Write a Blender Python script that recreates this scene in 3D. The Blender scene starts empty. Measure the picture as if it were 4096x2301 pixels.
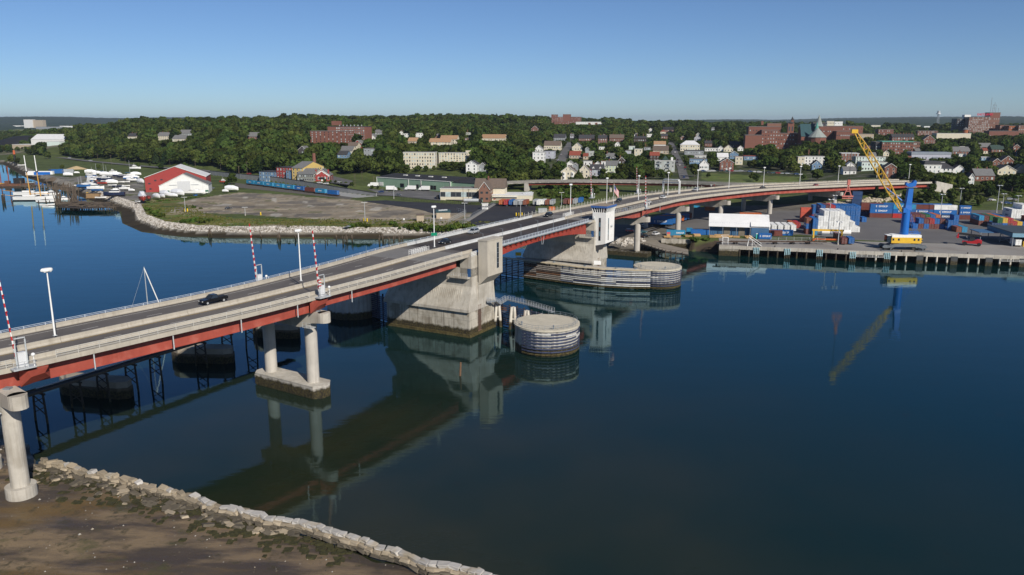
import bpy, bmesh, math, random
import numpy as np
from mathutils import Vector, Matrix
R = random.Random(7)
sc = bpy.context.scene
COL = sc.collection
# ---------------------------------------------------------------- camera, sky, sun
cam = bpy.data.objects.new('camera', bpy.data.cameras.new('camera'))
COL.objects.link(cam); sc.camera = cam
cam.location = (0, 0, 60); cam.rotation_euler = (math.radians(90 - 12.1), 0, 0)
cam.data.sensor_width = 36; cam.data.lens = 27.44
cam.data.clip_start = 1; cam.data.clip_end = 60000
SUN_AZ, SUN_EL = math.radians(150), math.radians(34)
wd = bpy.data.worlds.new("World"); sc.world = wd; wd.use_nodes = True
wn = wd.node_tree.nodes; wl = wd.node_tree.links
sky = wn.new('ShaderNodeTexSky'); sky.sky_type = 'NISHITA'; sky.sun_disc = False
sky.sun_elevation = SUN_EL; sky.sun_rotation = SUN_AZ
sky.altitude = 60; sky.air_density = 0.7; sky.dust_density = 0.25; sky.ozone_density = 2.5
bgn = wn['Background']; bgn.inputs['Strength'].default_value = 0.092
tint = wn.new('ShaderNodeMix'); tint.data_type = 'RGBA'; tint.blend_type = 'MULTIPLY'; tint.inputs[0].default_value = 1; tint.inputs[7].default_value = (.62, .75, .92, 1)
wl.new(sky.outputs[0], tint.inputs[6]); wl.new(tint.outputs[2], bgn.inputs['Color'])
sun = bpy.data.objects.new('sun', bpy.data.lights.new('sun', 'SUN'))
COL.objects.link(sun); sun.data.energy = 5.0; sun.data.angle = math.radians(0.5); sun.data.color = (1, .93, .82)
sd = Vector((math.sin(SUN_AZ)*math.cos(SUN_EL), math.cos(SUN_AZ)*math.cos(SUN_EL), math.sin(SUN_EL)))
sun.rotation_euler = sd.to_track_quat('Z', 'Y').to_euler(); sun.location = (0, -50, 120)
vs = sc.view_settings; vs.view_transform = 'Standard'; vs.look = 'None'; vs.exposure = 0; vs.gamma = 1; vs.use_curve_mapping = False
sc.cycles.max_bounces = 6; sc.cycles.diffuse_bounces = 2; sc.cycles.glossy_bounces = 3
sc.cycles.transmission_bounces = 2; sc.cycles.volume_bounces = 0; sc.cycles.caustics_reflective = False
sc.cycles.use_denoising = True; sc.cycles.sample_clamp_indirect = 6

# ---------------------------------------------------------------- survey helpers: photo point -> place on the ground
F = 3122.; CP = math.cos(math.radians(12.1)); SP = math.sin(math.radians(12.1)); CH = 60.
ZR = dict(a=(0,400,2.516), b=(900,400,2.516), c=(1800,400,2.516), d=(2600,400,3.215), e=(3300,400,3.216), f=(2400,700,2.862),
 g=(3196,700,2.862), h=(0,900,2.516), i=(900,850,2.516), j=(1450,850,1.904), k=(0,1200,1.84), l=(0,1726,2.516), m=(976,1726,2.516),
 n=(1740,920,3.147), o=(2020,780,3.578), p=(0,1060,2.78), q=(0,560,4.52), r=(1160,640,5.15), s=(1600,660,4.593), t=(2120,640,6.76),
 u=(3100,780,6.43), v=(360,640,4.293), w=(3500,780,6.577), x=(2400,680,5.15), y=(2300,560,6.43), z=(2700,640,4.293), A=(3600,700,4.385),
 B=(2580,940,3.68), C=(1900,1140,4.522), S=(0,0,1))
def S(r, x, y):
    o = ZR[r]; return o[0]+x/o[2], o[1]+y/o[2]
def gp(p, z=0.):                       # where the sight line meets height z
    v = p[1]-1150.5; t = (CH-z)/(SP*F+CP*v)
    return (p[0]-2048)*t, (CP*F-SP*v)*t
def atY(p, Y):                         # the point of the sight line at distance Y
    v = p[1]-1150.5; t = Y/(CP*F-SP*v)
    return (p[0]-2048)*t, Y, CH-(SP*F+CP*v)*t
def pr(x, y, z):
    dz = z-CH; d = y*CP-dz*SP; up = y*SP+dz*CP
    return 2048+F*x/d, 1150.5-F*up/d, d
def heading(h):                        # unit vector for a compass-like heading (0 = away, 90 = right)
    return math.sin(math.radians(h)), math.cos(math.radians(h))

# ---------------------------------------------------------------- mesh helpers
class MB:
    def __init__(s): s.v = []; s.f = []; s.m = []
    def add(s, vs, fs, mi=0):
        n = len(s.v); s.v += [tuple(q) for q in vs]
        s.f += [tuple(i+n for i in f) for f in fs]; s.m += [mi]*len(fs); return s
    def box(s, c, d, rz=0, mi=0):      # c = centre of the bottom, d = sizes
        x, y, z = c; a, b, h = d[0]/2, d[1]/2, d[2]; ca, sa = math.cos(rz), math.sin(rz)
        P = [(x+ca*i*a-sa*j*b, y+sa*i*a+ca*j*b, z+k*h) for k in (0, 1) for (i, j) in ((-1,-1),(1,-1),(1,1),(-1,1))]
        return s.add(P, [(3,2,1,0),(4,5,6,7),(0,1,5,4),(1,2,6,5),(2,3,7,6),(3,0,4,7)], mi)
    def hexa(s, P, mi=0):              # 8 corners: bottom ring, top ring
        return s.add(P, [(3,2,1,0),(4,5,6,7),(0,1,5,4),(1,2,6,5),(2,3,7,6),(3,0,4,7)], mi)
    def rings(s, rs, mi=0, cap=True, closed=True):
        n = len(rs[0]); V = [p for r in rs for p in r]; Fc = []
        for k in range(len(rs)-1):
            for i in range(n if closed else n-1):
                j = (i+1) % n; Fc.append((k*n+i, k*n+j, (k+1)*n+j, (k+1)*n+i))
        if cap and closed: Fc += [tuple(range(n-1, -1, -1)), tuple((len(rs)-1)*n+i for i in range(n))]
        return s.add(V, Fc, mi)
    def prism(s, poly, z0, z1, mi=0):
        return s.rings([[(x, y, z0) for x, y in poly], [(x, y, z1) for x, y in poly]], mi)
    def tube(s, pts, r, n=6, mi=0, cap=True):
        pts = [Vector(p) for p in pts]; rr = r if isinstance(r, (list, tuple)) else [r]*len(pts); rs = []
        for i, p in enumerate(pts):
            d = (pts[min(i+1, len(pts)-1)]-pts[max(i-1, 0)]).normalized()
            u = d.cross(Vector((0,0,1)) if abs(d.z) < .95 else Vector((1,0,0))).normalized(); w = d.cross(u).normalized()
            rs.append([p+(u*math.cos(2*math.pi*k/n)+w*math.sin(2*math.pi*k/n))*rr[i] for k in range(n)])
        return s.rings(rs, mi, cap)
    def bar(s, a, b, w, h=None, mi=0):
        a = Vector(a); b = Vector(b); h = h or w; d = (b-a).normalized()
        u = d.cross(Vector((0,0,1)) if abs(d.z) < .98 else Vector((1,0,0))).normalized(); q = d.cross(u).normalized()
        c = [u*i*w/2+q*j*h/2 for i, j in ((-1,-1),(1,-1),(1,1),(-1,1))]
        return s.rings([[a+e for e in c], [b+e for e in c]], mi)
    def cyl(s, c, r, h, n=12, mi=0, r2=None):
        r2 = r if r2 is None else r2; A = [(math.cos(2*math.pi*k/n), math.sin(2*math.pi*k/n)) for k in range(n)]
        return s.rings([[(c[0]+r*a, c[1]+r*b, c[2]) for a, b in A], [(c[0]+r2*a, c[1]+r2*b, c[2]+h) for a, b in A]], mi)
    def ball(s, c, r, n=8, m=5, mi=0, sz=1.):
        rs = []
        for k in range(m+1):
            th = math.pi*(k/m-.5); q = max(math.cos(th), .02)
            rs.append([(c[0]+r*q*math.cos(2*math.pi*i/n), c[1]+r*q*math.sin(2*math.pi*i/n), c[2]+r*sz*math.sin(th)) for i in range(n)])
        return s.rings(rs, mi)
    def mesh(s, name, mats, smooth=False):
        me = bpy.data.meshes.new(name); me.from_pydata(s.v, [], s.f)
        for m in (mats if isinstance(mats, (list, tuple)) else [mats]): me.materials.append(m)
        if any(s.m): me.polygons.foreach_set('material_index', s.m)
        if smooth: me.polygons.foreach_set('use_smooth', [True]*len(s.f))
        me.update(); return me
    def build(s, name, mats, parent=None, world=False, smooth=False):
        return obj(name, s.mesh(name, mats, smooth), parent, world)
def obj(name, me, parent=None, world=False):
    o = bpy.data.objects.new(name, me); COL.objects.link(o)
    if parent is not None:
        o.parent = parent
        if world: o.location = -Vector(parent.location)
    return o
def tag(o, label=None, cat=None, group=None, kind=None):
    if label: o['label'] = label
    if cat: o['category'] = cat
    if group: o['group'] = group
    if kind: o['kind'] = kind
    return o
def thing(name, label, cat, loc=(0,0,0), rz=0, group=None):
    o = bpy.data.objects.new(name, None); COL.objects.link(o); o.location = loc; o.rotation_euler = (0, 0, rz)
    o.empty_display_size = .5
    return tag(o, label, cat, group)
def dup(root, loc, rz=0, label=None, group=None, scale=None):
    r = root.copy(); COL.objects.link(r); r.location = loc; r.rotation_euler = (0, 0, rz)
    if scale: r.scale = scale if isinstance(scale, (tuple, list)) else (scale,)*3
    if label: r['label'] = label
    if group: r['group'] = group
    for ch in list(root.children):
        c = ch.copy(); COL.objects.link(c); c.parent = r
        for g in ch.children:
            d = g.copy(); COL.objects.link(d); d.parent = c
    return r

# ---------------------------------------------------------------- materials
MATS = {}
def nodes(name):
    m = bpy.data.materials.new(name); m.use_nodes = True; nt = m.node_tree; nt.nodes.clear()
    out = nt.nodes.new('ShaderNodeOutputMaterial'); return m, nt, out
def N(nt, t, **kw):
    n = nt.nodes.new(t)
    for k, v in kw.items(): setattr(n, k, v)
    return n
def mixc(nt, fac, a, b, blend='MIX'):
    m = N(nt, 'ShaderNodeMix', data_type='RGBA', blend_type=blend)
    for i, q in ((0, fac), (6, a), (7, b)):
        if isinstance(q, (int, float)): m.inputs[i].default_value = q
        elif isinstance(q, (tuple, list)): m.inputs[i].default_value = (*q[:3], 1)
        else: nt.links.new(q, m.inputs[i])
    return m.outputs[2]
def noise(nt, vec, scale, detail=5, rough=.55):
    n = N(nt, 'ShaderNodeTexNoise'); n.inputs['Scale'].default_value = scale
    n.inputs['Detail'].default_value = detail; n.inputs['Roughness'].default_value = rough
    if vec is not None: nt.links.new(vec, n.inputs['Vector'])
    return n.outputs['Fac']
def ramp(nt, fac, a, b, c0=(0,0,0), c1=(1,1,1)):
    r = N(nt, 'ShaderNodeValToRGB'); r.color_ramp.elements[0].position = a; r.color_ramp.elements[1].position = b
    r.color_ramp.elements[0].color = (*c0, 1); r.color_ramp.elements[1].color = (*c1, 1)
    nt.links.new(fac, r.inputs[0]); return r.outputs[0]
def mapped(nt, src, scale):
    mp = N(nt, 'ShaderNodeMapping'); mp.inputs['Scale'].default_value = scale; nt.links.new(src, mp.inputs[0]); return mp.outputs[0]
def M(name, col, rough=.75, var=.14, sc_=.6, streak=0, metal=0, bump=0, col2=None, t2=(.5,.62), sc2=.15, rand=0, tide=None, streakcol=None, spec=.4, joints=None):
    if name in MATS: return MATS[name]
    m, nt, out = nodes(name); L = nt.links
    tc = N(nt, 'ShaderNodeTexCoord').outputs['Object']; geo = N(nt, 'ShaderNodeNewGeometry').outputs['Position']
    dk = tuple(c*(1-var) for c in col); lt = tuple(min(c*(1+var), 1) for c in col)
    c = mixc(nt, ramp(nt, noise(nt, tc, sc_, 7, .65), .3, .7), dk, lt)
    if col2: c = mixc(nt, ramp(nt, noise(nt, geo, sc2, 5), *t2), c, col2)
    if streak:
        sv = mapped(nt, geo, (1.1, 1.1, .07)); f = ramp(nt, noise(nt, sv, 1.2, 5, .6), .5, .75)
        mul = N(nt, 'ShaderNodeMath', operation='MULTIPLY'); L.new(f, mul.inputs[0]); mul.inputs[1].default_value = streak
        c = mixc(nt, mul.outputs[0], c, streakcol or tuple(q*.35 for q in col))
    if joints:                                                     # cast-in lift lines every 'joints' metres
        sx = N(nt, 'ShaderNodeSeparateXYZ'); L.new(geo, sx.inputs[0])
        md = N(nt, 'ShaderNodeMath', operation='PINGPONG'); L.new(sx.outputs[2], md.inputs[0]); md.inputs[1].default_value = joints/2
        c = mixc(nt, ramp(nt, md.outputs[0], .02, .06), tuple(q*.55 for q in col), c)
    if tide:
        sx = N(nt, 'ShaderNodeSeparateXYZ'); L.new(geo, sx.inputs[0])
        ad = N(nt, 'ShaderNodeMath', operation='MULTIPLY_ADD'); L.new(noise(nt, geo, .8, 5), ad.inputs[0]); ad.inputs[1].default_value = -1.6; L.new(sx.outputs[2], ad.inputs[2])
        f = N(nt, 'ShaderNodeMapRange'); L.new(ad.outputs[0], f.inputs[0]); f.inputs[1].default_value = tide-1.1; f.inputs[2].default_value = tide-.5
        wet = mixc(nt, ramp(nt, noise(nt, geo, 2.5, 5), .4, .65), (.018, .014, .008), (.075, .06, .022))
        c = mixc(nt, f.outputs[0], wet, c)
    if rand:
        oi = N(nt, 'ShaderNodeObjectInfo').outputs['Random']
        hs = N(nt, 'ShaderNodeHueSaturation'); mr = N(nt, 'ShaderNodeMapRange'); L.new(oi, mr.inputs[0])
        mr.inputs[3].default_value = 1-rand; mr.inputs[4].default_value = 1+rand
        L.new(mr.outputs[0], hs.inputs['Value']); L.new(c, hs.inputs['Color']); c = hs.outputs[0]
    p = N(nt, 'ShaderNodeBsdfPrincipled'); L.new(c, p.inputs['Base Color'])
    p.inputs['Roughness'].default_value = rough; p.inputs['Metallic'].default_value = metal; p.inputs['Specular IOR Level'].default_value = spec
    if bump:
        b = N(nt, 'ShaderNodeBump'); b.inputs['Strength'].default_value = .6; b.inputs['Distance'].default_value = bump
        L.new(noise(nt, tc, sc_*4, 6, .7), b.inputs['Height']); L.new(b.outputs[0], p.inputs['Normal'])
    L.new(p.outputs[0], out.inputs[0]); MATS[name] = m; return m
conc = M('pale_concrete', (.46,.43,.375), .85, .16, .35, streak=.5, bump=.03, streakcol=(.17,.135,.09), col2=(.36,.33,.28), sc2=.22, t2=(.48,.66))
concw = M('weathered_concrete', (.42,.39,.33), .88, .28, .25, streak=.9, bump=.05, streakcol=(.09,.07,.05), col2=(.27,.24,.19), sc2=.3, tide=2.4, joints=2.4)
concp = M('pier_concrete', (.46,.43,.385), .85, .15, .25, streak=.4, bump=.03, streakcol=(.15,.13,.1), tide=2.2)
parc = M("parapet_concrete", (.41,.375,.315), .85, .12, .3, streak=.4, streakcol=(.2,.16,.11))
jersey = M('jersey_concrete', (.52,.53,.53), .8, .12, .3, streak=.35)
asph = M('bridge_asphalt', (.105,.096,.092), .9, .2, .12, col2=(.125,.113,.105), sc2=.05, t2=(.45,.6))
grating = M('steel_grating', (.045,.036,.030), .7, .2, .2, col2=(.065,.05,.04), sc2=.08)
redst = M('red_girder_paint', (.33,.068,.046), .6, .16, .15, col2=(.39,.11,.08), sc2=.3, t2=(.52,.66), streak=.2)
dkred = M('dark_red_girder_paint', (.30,.045,.028), .55, .2, .3, streak=.35)
galv = M('galvanised_steel', (.50,.52,.53), .45, .12, 1.2, metal=.25)
galvd = M('dull_steel', (.22,.25,.28), .5, .15, 1.2, metal=.2)
whitep = M('white_paint', (.80,.80,.78), .5, .05, 1)
whitew = M('tower_white', (.78,.77,.74), .6, .05, .3, streak=.1)
redp = M('signal_red', (.55,.03,.03), .5, .08, 1)
blackp = M('black_rubber', (.015,.015,.017), .6, .2, 2)
glass = M('dark_glass', (.02,.025,.03), .08, .2, .3, spec=.9)
lineW = M('white_line_paint', (.50,.49,.47), .8, .2, 1.5); lineY = M('yellow_line_paint', (.42,.27,.05), .8, .25, 1.5)
timber = M('weathered_timber', (.11,.085,.062), .9, .35, 2, tide=1.8, rand=.25)
timberd = M('dark_wet_timber', (.045,.035,.027), .85, .35, 2, tide=1.6)
navy = M('navy_wale', (.045,.055,.10), .7, .25, .8); pale = M('pale_wale', (.58,.58,.56), .75, .15, .8, streak=.4); rusty = M('rusty_wale', (.20,.10,.055), .85, .3, .8)
bluep = M('blue_paint', (.012,.13,.47), .45, .08, .4); yel = M('crane_yellow', (.70,.42,.03), .5, .1, .5)
steelgrey = M('grey_steel', (.12,.135,.15), .5, .2, .5)
# ================================================================ the setting: land, water, mud, roads
FARZ = {-.8:86,-.66:86,-.55:84,-.45:80,-.35:74,-.22:66,-.05:60,.01:58,.1:44,.2:50,.35:62,.5:84,.6:92,.8:92}
COLS = {
 -.8: [(300,3.5),(1500,3.5),(5600,5),(7000,30)], -.66: [(300,3.5),(1500,3.5),(5600,5),(7000,30)],
 -.55:[(300,4.5),(1150,4.5),(1250,6),(1360,21),(1600,28),(2000,22),(2700,6),(5600,6),(7000,35)],
 -.45:[(300,4.5),(900,4.5),(1060,6),(1180,29),(1400,39),(1800,42),(2500,18),(4500,15),(7000,30)],
 -.35:[(300,4.5),(700,4.5),(830,6.5),(900,15),(1000,31),(1200,42),(1600,47),(2300,25),(4500,20)],
 -.3: [(300,4.5),(650,4.6),(675,8),(790,9),(815,12),(880,24),(1000,30),(1200,42),(1600,48),(2300,30),(4500,25)],
 -.22:[(300,4.5),(640,4.9),(660,8),(770,9),(800,14),(860,22),(1050,29),(1300,42),(1700,50),(2300,40),(4500,25)],
 -.16:[(300,4.5),(660,5.1),(720,8),(745,14),(850,21),(1050,28),(1300,39),(1700,50),(2300,45),(4500,25)],
 -.1: [(300,4.5),(640,5),(690,7),(720,14),(820,21),(1000,28),(1300,38),(1700,50),(2300,50),(3500,30)],
 -.05:[(300,4.5),(610,4.9),(665,6.5),(690,13.5),(800,20),(1000,28),(1300,37),(1700,47),(2300,51),(3000,30),(5000,25)],
 .01: [(300,4.5),(575,4.9),(608,8.5),(700,13),(1050,26),(1700,46),(2300,49),(3000,30)],
 .1:  [(300,4.5),(500,4.6),(520,5),(600,9.5),(680,12),(800,17),(1000,24),(1300,33),(1700,42),(2300,46),(3000,30)],
 .2:  [(300,4.5),(470,4.5),(560,8),(680,11),(735,12),(900,19),(1140,26),(1500,34),(2000,38),(2600,30),(3500,15)],
 .35: [(300,4.5),(490,4.5),(540,8),(600,10),(735,12.5),(900,19),(1100,25),(1500,31),(2000,32),(2600,25),(3500,15)],
 .5:  [(300,4.5),(495,4.5),(550,13.5),(600,15),(700,17),(900,21),(1100,25),(1500,31),(2000,32),(2600,25),(3500,15)],
 .6:  [(300,4.5),(500,4.5),(560,6),(610,9),(680,17),(900,20),(1500,31),(2600,25),(3500,15)],
 .8:  [(300,4.5),(500,4.5),(560,6),(610,9),(680,17),(900,20),(1500,31),(2600,25),(3500,15)]}
FARZ.update({-.3:64,-.22:58,-.16:52,-.1:50,-.05:46,.01:44,.1:36,.2:42,.35:54,-.35:68})
AK = sorted(COLS)
for a in AK: COLS[a] = COLS[a]+[(9000, FARZ[a]), (12000, FARZ[a]-5), (16000, 20)]
SHORE = [(-1600,1420),(-1000,1240),(-723,1117),(-523,844),(-439,742),(-345,625),(-262,520),(-232,462),(-203,424.5),(-175,407),(-149,402),(-100,401),(-51,398),
 (-12,388),(28,374),(46,362),(56,358),(68,362),(80,362),(92,359),(110,357),(140,352),(175,346),(222,344),(300,340),(460,334),(700,330)]
SA = np.array(SHORE, float)
def sdist(X, Y):                       # metres inland of the waterline (negative on the water)
    X = np.asarray(X, float); Y = np.asarray(Y, float); best = np.full(X.shape, 1e9); sg = np.ones(X.shape)
    for i in range(len(SA)-1):
        a, b = SA[i], SA[i+1]; d = b-a; l2 = d@d
        t = np.clip(((X-a[0])*d[0]+(Y-a[1])*d[1])/l2, 0, 1); ex = X-a[0]-t*d[0]; ey = Y-a[1]-t*d[1]
        q = np.hypot(ex, ey); s_ = np.where(d[0]*(Y-a[1])-d[1]*(X-a[0]) > 0, 1., -1.)
        k = q < best-1e-9; best = np.where(k, q, best); sg = np.where(k, s_, sg)
    return best*sg
LY = np.linspace(math.log(300), math.log(16000), 500)
TAB = np.array([np.interp(np.exp(LY), [p[0] for p in COLS[a]], [p[1] for p in COLS[a]]) for a in AK])
def hbase(X, Y):
    X = np.asarray(X, float); Y = np.maximum(np.asarray(Y, float), 301); a = np.clip(X/Y, -.799, .799)
    i = np.clip(np.searchsorted(AK, a)-1, 0, len(AK)-2); A = np.array(AK); f = (a-A[i])/(A[i+1]-A[i]); f = f*f*(3-2*f)
    y = np.clip((np.log(Y)-LY[0])/(LY[1]-LY[0]), 0, len(LY)-1.001); j = y.astype(int); g = y-j
    z0 = TAB[i, j]*(1-g)+TAB[i, j+1]*g; z1 = TAB[i+1, j]*(1-g)+TAB[i+1, j+1]*g
    return z0*(1-f)+z1*f
CR = [gp(S(r,*p),z) for r,p,z in (('a',(600,500),5.2),('a',(540,570),5.2),('a',(900,615),5.4),('a',(1500,672),5.8),('a',(2000,705),6.5),('b',(-80,728),7.2),('b',(230,760),8),('b',(600,795),8.4),('b',(1000,856),7.4),('b',(1330,912),6.2),('b',(1600,955),5.1),('s',(0,560),5.1),('s',(600,600),5.1),('s',(1400,660),5.1))]
tot = [0]
for a, q in zip(CR[:-1], CR[1:]): tot.append(tot[-1]+math.dist(a, q))
CZ = [5.2,5.2,5.4,5.8,6.5,7.2,8,8.4,7.4,6.2,5.1,5.1,5.1,5.1]
cz = lambda t: float(np.interp(t*tot[-1], tot, CZ))
CRA = np.array(CR)
def hbase(X, Y, h0=hbase):
    b = h0(X, Y); X = np.asarray(X, float); Y = np.maximum(np.asarray(Y, float), 301); best = np.full(X.shape, 1e9); sg = np.ones(X.shape); zr = np.zeros(X.shape)
    for i in range(2, len(CRA)-1):
        a, c2 = CRA[i], CRA[i+1]; d = c2-a; t = np.clip(((X-a[0])*d[0]+(Y-a[1])*d[1])/(d@d), 0, 1); ex = X-a[0]-t*d[0]; ey = Y-a[1]-t*d[1]; q = np.hypot(ex, ey); k = q < best-1e-9; best = np.where(k, q, best); sg = np.where(k, np.sign(d[0]*ey-d[1]*ex), sg); zr = np.where(k, CZ[i]+(CZ[i+1]-CZ[i])*t, zr)
    sd = best*sg; inx = (X < 15) & (X > -430)
    b = np.where(inx & (sd < -6.5), 4.5, b); b = np.where(inx & (np.abs(sd) <= 7.5), np.minimum(b, zr-.35), b); return b+np.clip((Y-1150)/500, 0, 1)*np.clip((5000-Y)/2500, 0, 1)*(np.sin(X/67+Y/211)+np.sin(X/31-Y/160+1)+np.sin(X/118+2))*1.7
def hgt(X, Y):
    d = sdist(X, Y); b = hbase(X, Y); X = np.asarray(X, float)
    q = np.interp(d, [-40, -4, 0, 7, 8.5, 12.5], [-5, -.9, 0, .9, 1.25, 1e3]); steep = np.interp(d, [-12, -1, 0, 2, 4], [-5, -1, 0, 1.2, 1e3])
    r = np.interp(d, [8.5, 12.5], [1.25, 4.5]); q = np.where(d > 8.5, r, q); q = np.where(d >= 12.5, b, q); st = np.where(d > 2, np.interp(d, [2, 4], [1.2, 4.5]), steep); st = np.where(d >= 4, b, st)
    return np.where(X > 85, st, q)
def hz(x, y): return float(hgt(np.array([x]), np.array([y]))[0])
def hit(p):                            # where a sight line meets the ground
    lo = 120.
    Y = lo
    prev = None
    while Y < 15000:
        x, y, z = atY(p, Y); g = hz(x, Y) if Y > 290 else 0.
        if z < max(g, 0): break
        prev = Y; Y *= 1.02
    a, b = prev or lo, Y
    for _ in range(18):
        m = (a+b)/2; x, y, z = atY(p, m)
        if z < max(hz(x, m) if m > 290 else 0, 0): b = m
        else: a = m
    x, y, z = atY(p, a); return x, y, max(hz(x, y), 0)
def poly_in(P, X, Y):
    c = np.zeros(X.shape, bool); n = len(P)
    for i in range(n):
        (x1, y1), (x2, y2) = P[i], P[(i+1) % n]
        if y1 == y2: continue
        k = ((y1 > Y) != (y2 > Y)) & (X < (x2-x1)*(Y-y1)/(y2-y1)+x1); c ^= k
    return c
NA, NL = 520, 470
av = np.linspace(-.79, .79, NA); yv = np.exp(np.linspace(math.log(312), math.log(15500), NL))
GA, GY = np.meshgrid(av, yv); GX = GA*GY
rs = np.random.RandomState(3)
GZ = hgt(GX, GY); GD = sdist(GX, GY)
far = np.clip((GY-2600)/2500, 0, 1); rough = rs.rand(NL, NA)
GZ = GZ+far*(rough*11+ (np.sin(GX/310+GY/700)+np.sin(GX/830-GY/430+1))*np.clip((GY-4000)/4000,0,1)*7)+np.where(GD > 14, (rough-.5)*.12, 0)
_l0 = math.log(312); _dl = (math.log(15500)-_l0)/(NL-1)
def hz(x, y):
    a = (x/y+.79)/1.58*(NA-1); l = (math.log(max(y, 312))-_l0)/_dl; i = min(max(int(l), 0), NL-2); j = min(max(int(a), 0), NA-2); f = min(max(a-j, 0), 1); g = min(max(l-i, 0), 1)
    return float((GZ[i, j]*(1-f)+GZ[i, j+1]*f)*(1-g)+(GZ[i+1, j]*(1-f)+GZ[i+1, j+1]*f)*g)
def smooth_noise(X, Y, s, seed):
    r = np.random.RandomState(seed); t = np.zeros(X.shape)
    for k in range(7):
        an = r.rand()*6.28; f = (0.6+r.rand()*1.6)/s; t += np.sin((X*math.cos(an)+Y*math.sin(an))*f*6.28+r.rand()*6.28)
    return t/7
col = np.empty((NL, NA, 3)); col[:] = (.075,.098,.030)
n1 = smooth_noise(GX, GY, 60, 1); n2 = smooth_noise(GX, GY, 22, 2); n3 = smooth_noise(GX, GY, 170, 5)
jit = rs.randn(NL, NA)*.05
def paint(mask, c): col[mask] = c
def P4(r, pts, z=4.5): return [gp(S(r, *p), z) for p in pts]
wood = (GY > 2300); paint(wood, (.020,.036,.014)); paint(wood & (smooth_noise(GX,GY,420,31) > .2), (.030,.052,.018))
fld = poly_in([hit(S('a', *p))[:2] for p in ((-300,330),(140,300),(500,300),(760,285),(1140,262),(1040,345),(640,352),(300,335),(-300,345))], GX, GY)
paint(fld, (.16,.175,.075))
paint((GA < -.5) & (GY > 1300) & (GY < 3000) & ~fld & (n1 > 0), (.16,.15,.11))
lot = poly_in(P4('v', [(1700,780),(1500,740),(1800,660),(2560,560)])+P4('r', [(0,720),(700,790),(1200,800),(1500,860),(2000,870),(2570,1000)])+P4('s',[(330,820),(600,850),(1500,900),(1100,1130),(0,1100)])+P4('r',[(1500,1260),(0,1190)])+P4('v',[(2560,930),(1400,905),(1300,850)]), GX, GY)
paint(lot, (.245,.21,.16))
paint(lot & (n2+jit > .22), (.29,.26,.21)); paint(lot & (n1+jit < -.2), (.165,.15,.13)); paint(lot & (n2*.6+n1*.6+jit*1.5 > .42), (.10,.12,.04)); paint(lot & (smooth_noise(GX,GY,35,9) > .45), (.38,.36,.32))
yard = poly_in(P4('v', [(-1500,120),(-400,300),(300,250),(880,320),(960,520),(1060,560),(1120,640),(860,770),(620,800),(480,780),(100,720),(-500,420)])+[], GX, GY)
paint(yard & (n2 > -.35), (.19,.183,.17)); paint(yard & (n2+jit > .35), (.10,.105,.05))
verge = (GD > 13) & (GD < 46) & ~lot & ~yard & (GX > -300) & (GX < 60); paint(verge, (.15,.14,.05)); paint(verge & (n2+jit > .05), (.085,.125,.028)); paint(verge & (n1+jit > .32), (.21,.19,.12))
paint((GD > 0) & (GD <= 8.2) & (GX < 85), (.040,.032,.020)); paint((GD > 8.2) & (GD < 13.5) & (GX < 40), (.24,.225,.20)); paint((GX >= 85) & (GD < 5), (.05,.04,.03))
grass = poly_in([hit(S('z', *p))[:2] for p in ((470,225),(2250,290),(2300,345),(1900,400),(1240,420),(560,360),(430,330))], GX, GY); paint(grass, (.105,.14,.038)); paint(grass & (n2 > .3), (.12,.125,.05))
emb = poly_in([(120,500),(200,500),(280,540),(330,540),(420,540),(330,620),(250,600),(160,530)], GX, GY); paint(emb & (n2 > 0), (.10,.11,.04))
paint((GY > 610) & (GY < 2300) & (GA > -.03) & (GZ > 9.5) & ~grass, (.048,.062,.022)); paint((GY > 640) & (GY < 2300) & (GA > -.03) & (n2 > .3) & ~grass, (.12,.115,.10))
under = poly_in([(20,390),(120,500),(230,520),(225,500),(130,430),(60,350)], GX, GY); paint(under & (GD > 5), (.15,.14,.125))
V = np.stack([GX.ravel(), GY.ravel(), GZ.ravel()], 1)
idx = np.arange(NL*NA).reshape(NL, NA); Q = np.stack([idx[:-1,:-1], idx[:-1,1:], idx[1:,1:], idx[1:,:-1]], -1).reshape(-1, 4)
me = bpy.data.meshes.new('ground'); me.vertices.add(len(V)); me.vertices.foreach_set('co', V.ravel())
me.loops.add(Q.size); me.loops.foreach_set('vertex_index', Q.ravel().astype(np.int32)); me.polygons.add(len(Q))
me.polygons.foreach_set('loop_start', np.arange(0, Q.size, 4, dtype=np.int32)); me.update(); me.validate()
ca = me.color_attributes.new('cover', 'FLOAT_COLOR', 'POINT')
ca.data.foreach_set('color', np.concatenate([col.reshape(-1, 3), np.ones((NL*NA, 1))], 1).ravel().astype(np.float32))
m, nt, out = nodes('ground_cover'); at = N(nt, 'ShaderNodeAttribute', attribute_name='cover').outputs['Color']; gpos = N(nt, 'ShaderNodeNewGeometry').outputs['Position']
f1 = mixc(nt, ramp(nt, noise(nt, gpos, .12, 8, .7), .3, .7), (.62,.62,.62), (1.35,1.33,1.28)); f2 = mixc(nt, ramp(nt, noise(nt, mapped(nt, gpos, (.25,1,1)), .05, 7, .65), .35, .65), (.72,.72,.74), (1.22,1.2,1.16))
c = mixc(nt, 1, mixc(nt, 1, at, f1, 'MULTIPLY'), f2, 'MULTIPLY')
p = N(nt, 'ShaderNodeBsdfPrincipled'); p.inputs['Roughness'].default_value = .95; p.inputs['Specular IOR Level'].default_value = .15; nt.links.new(c, p.inputs['Base Color']); nt.links.new(p.outputs[0], out.inputs[0])
me.materials.append(m); ground = tag(obj('ground', me), kind='structure')

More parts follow.
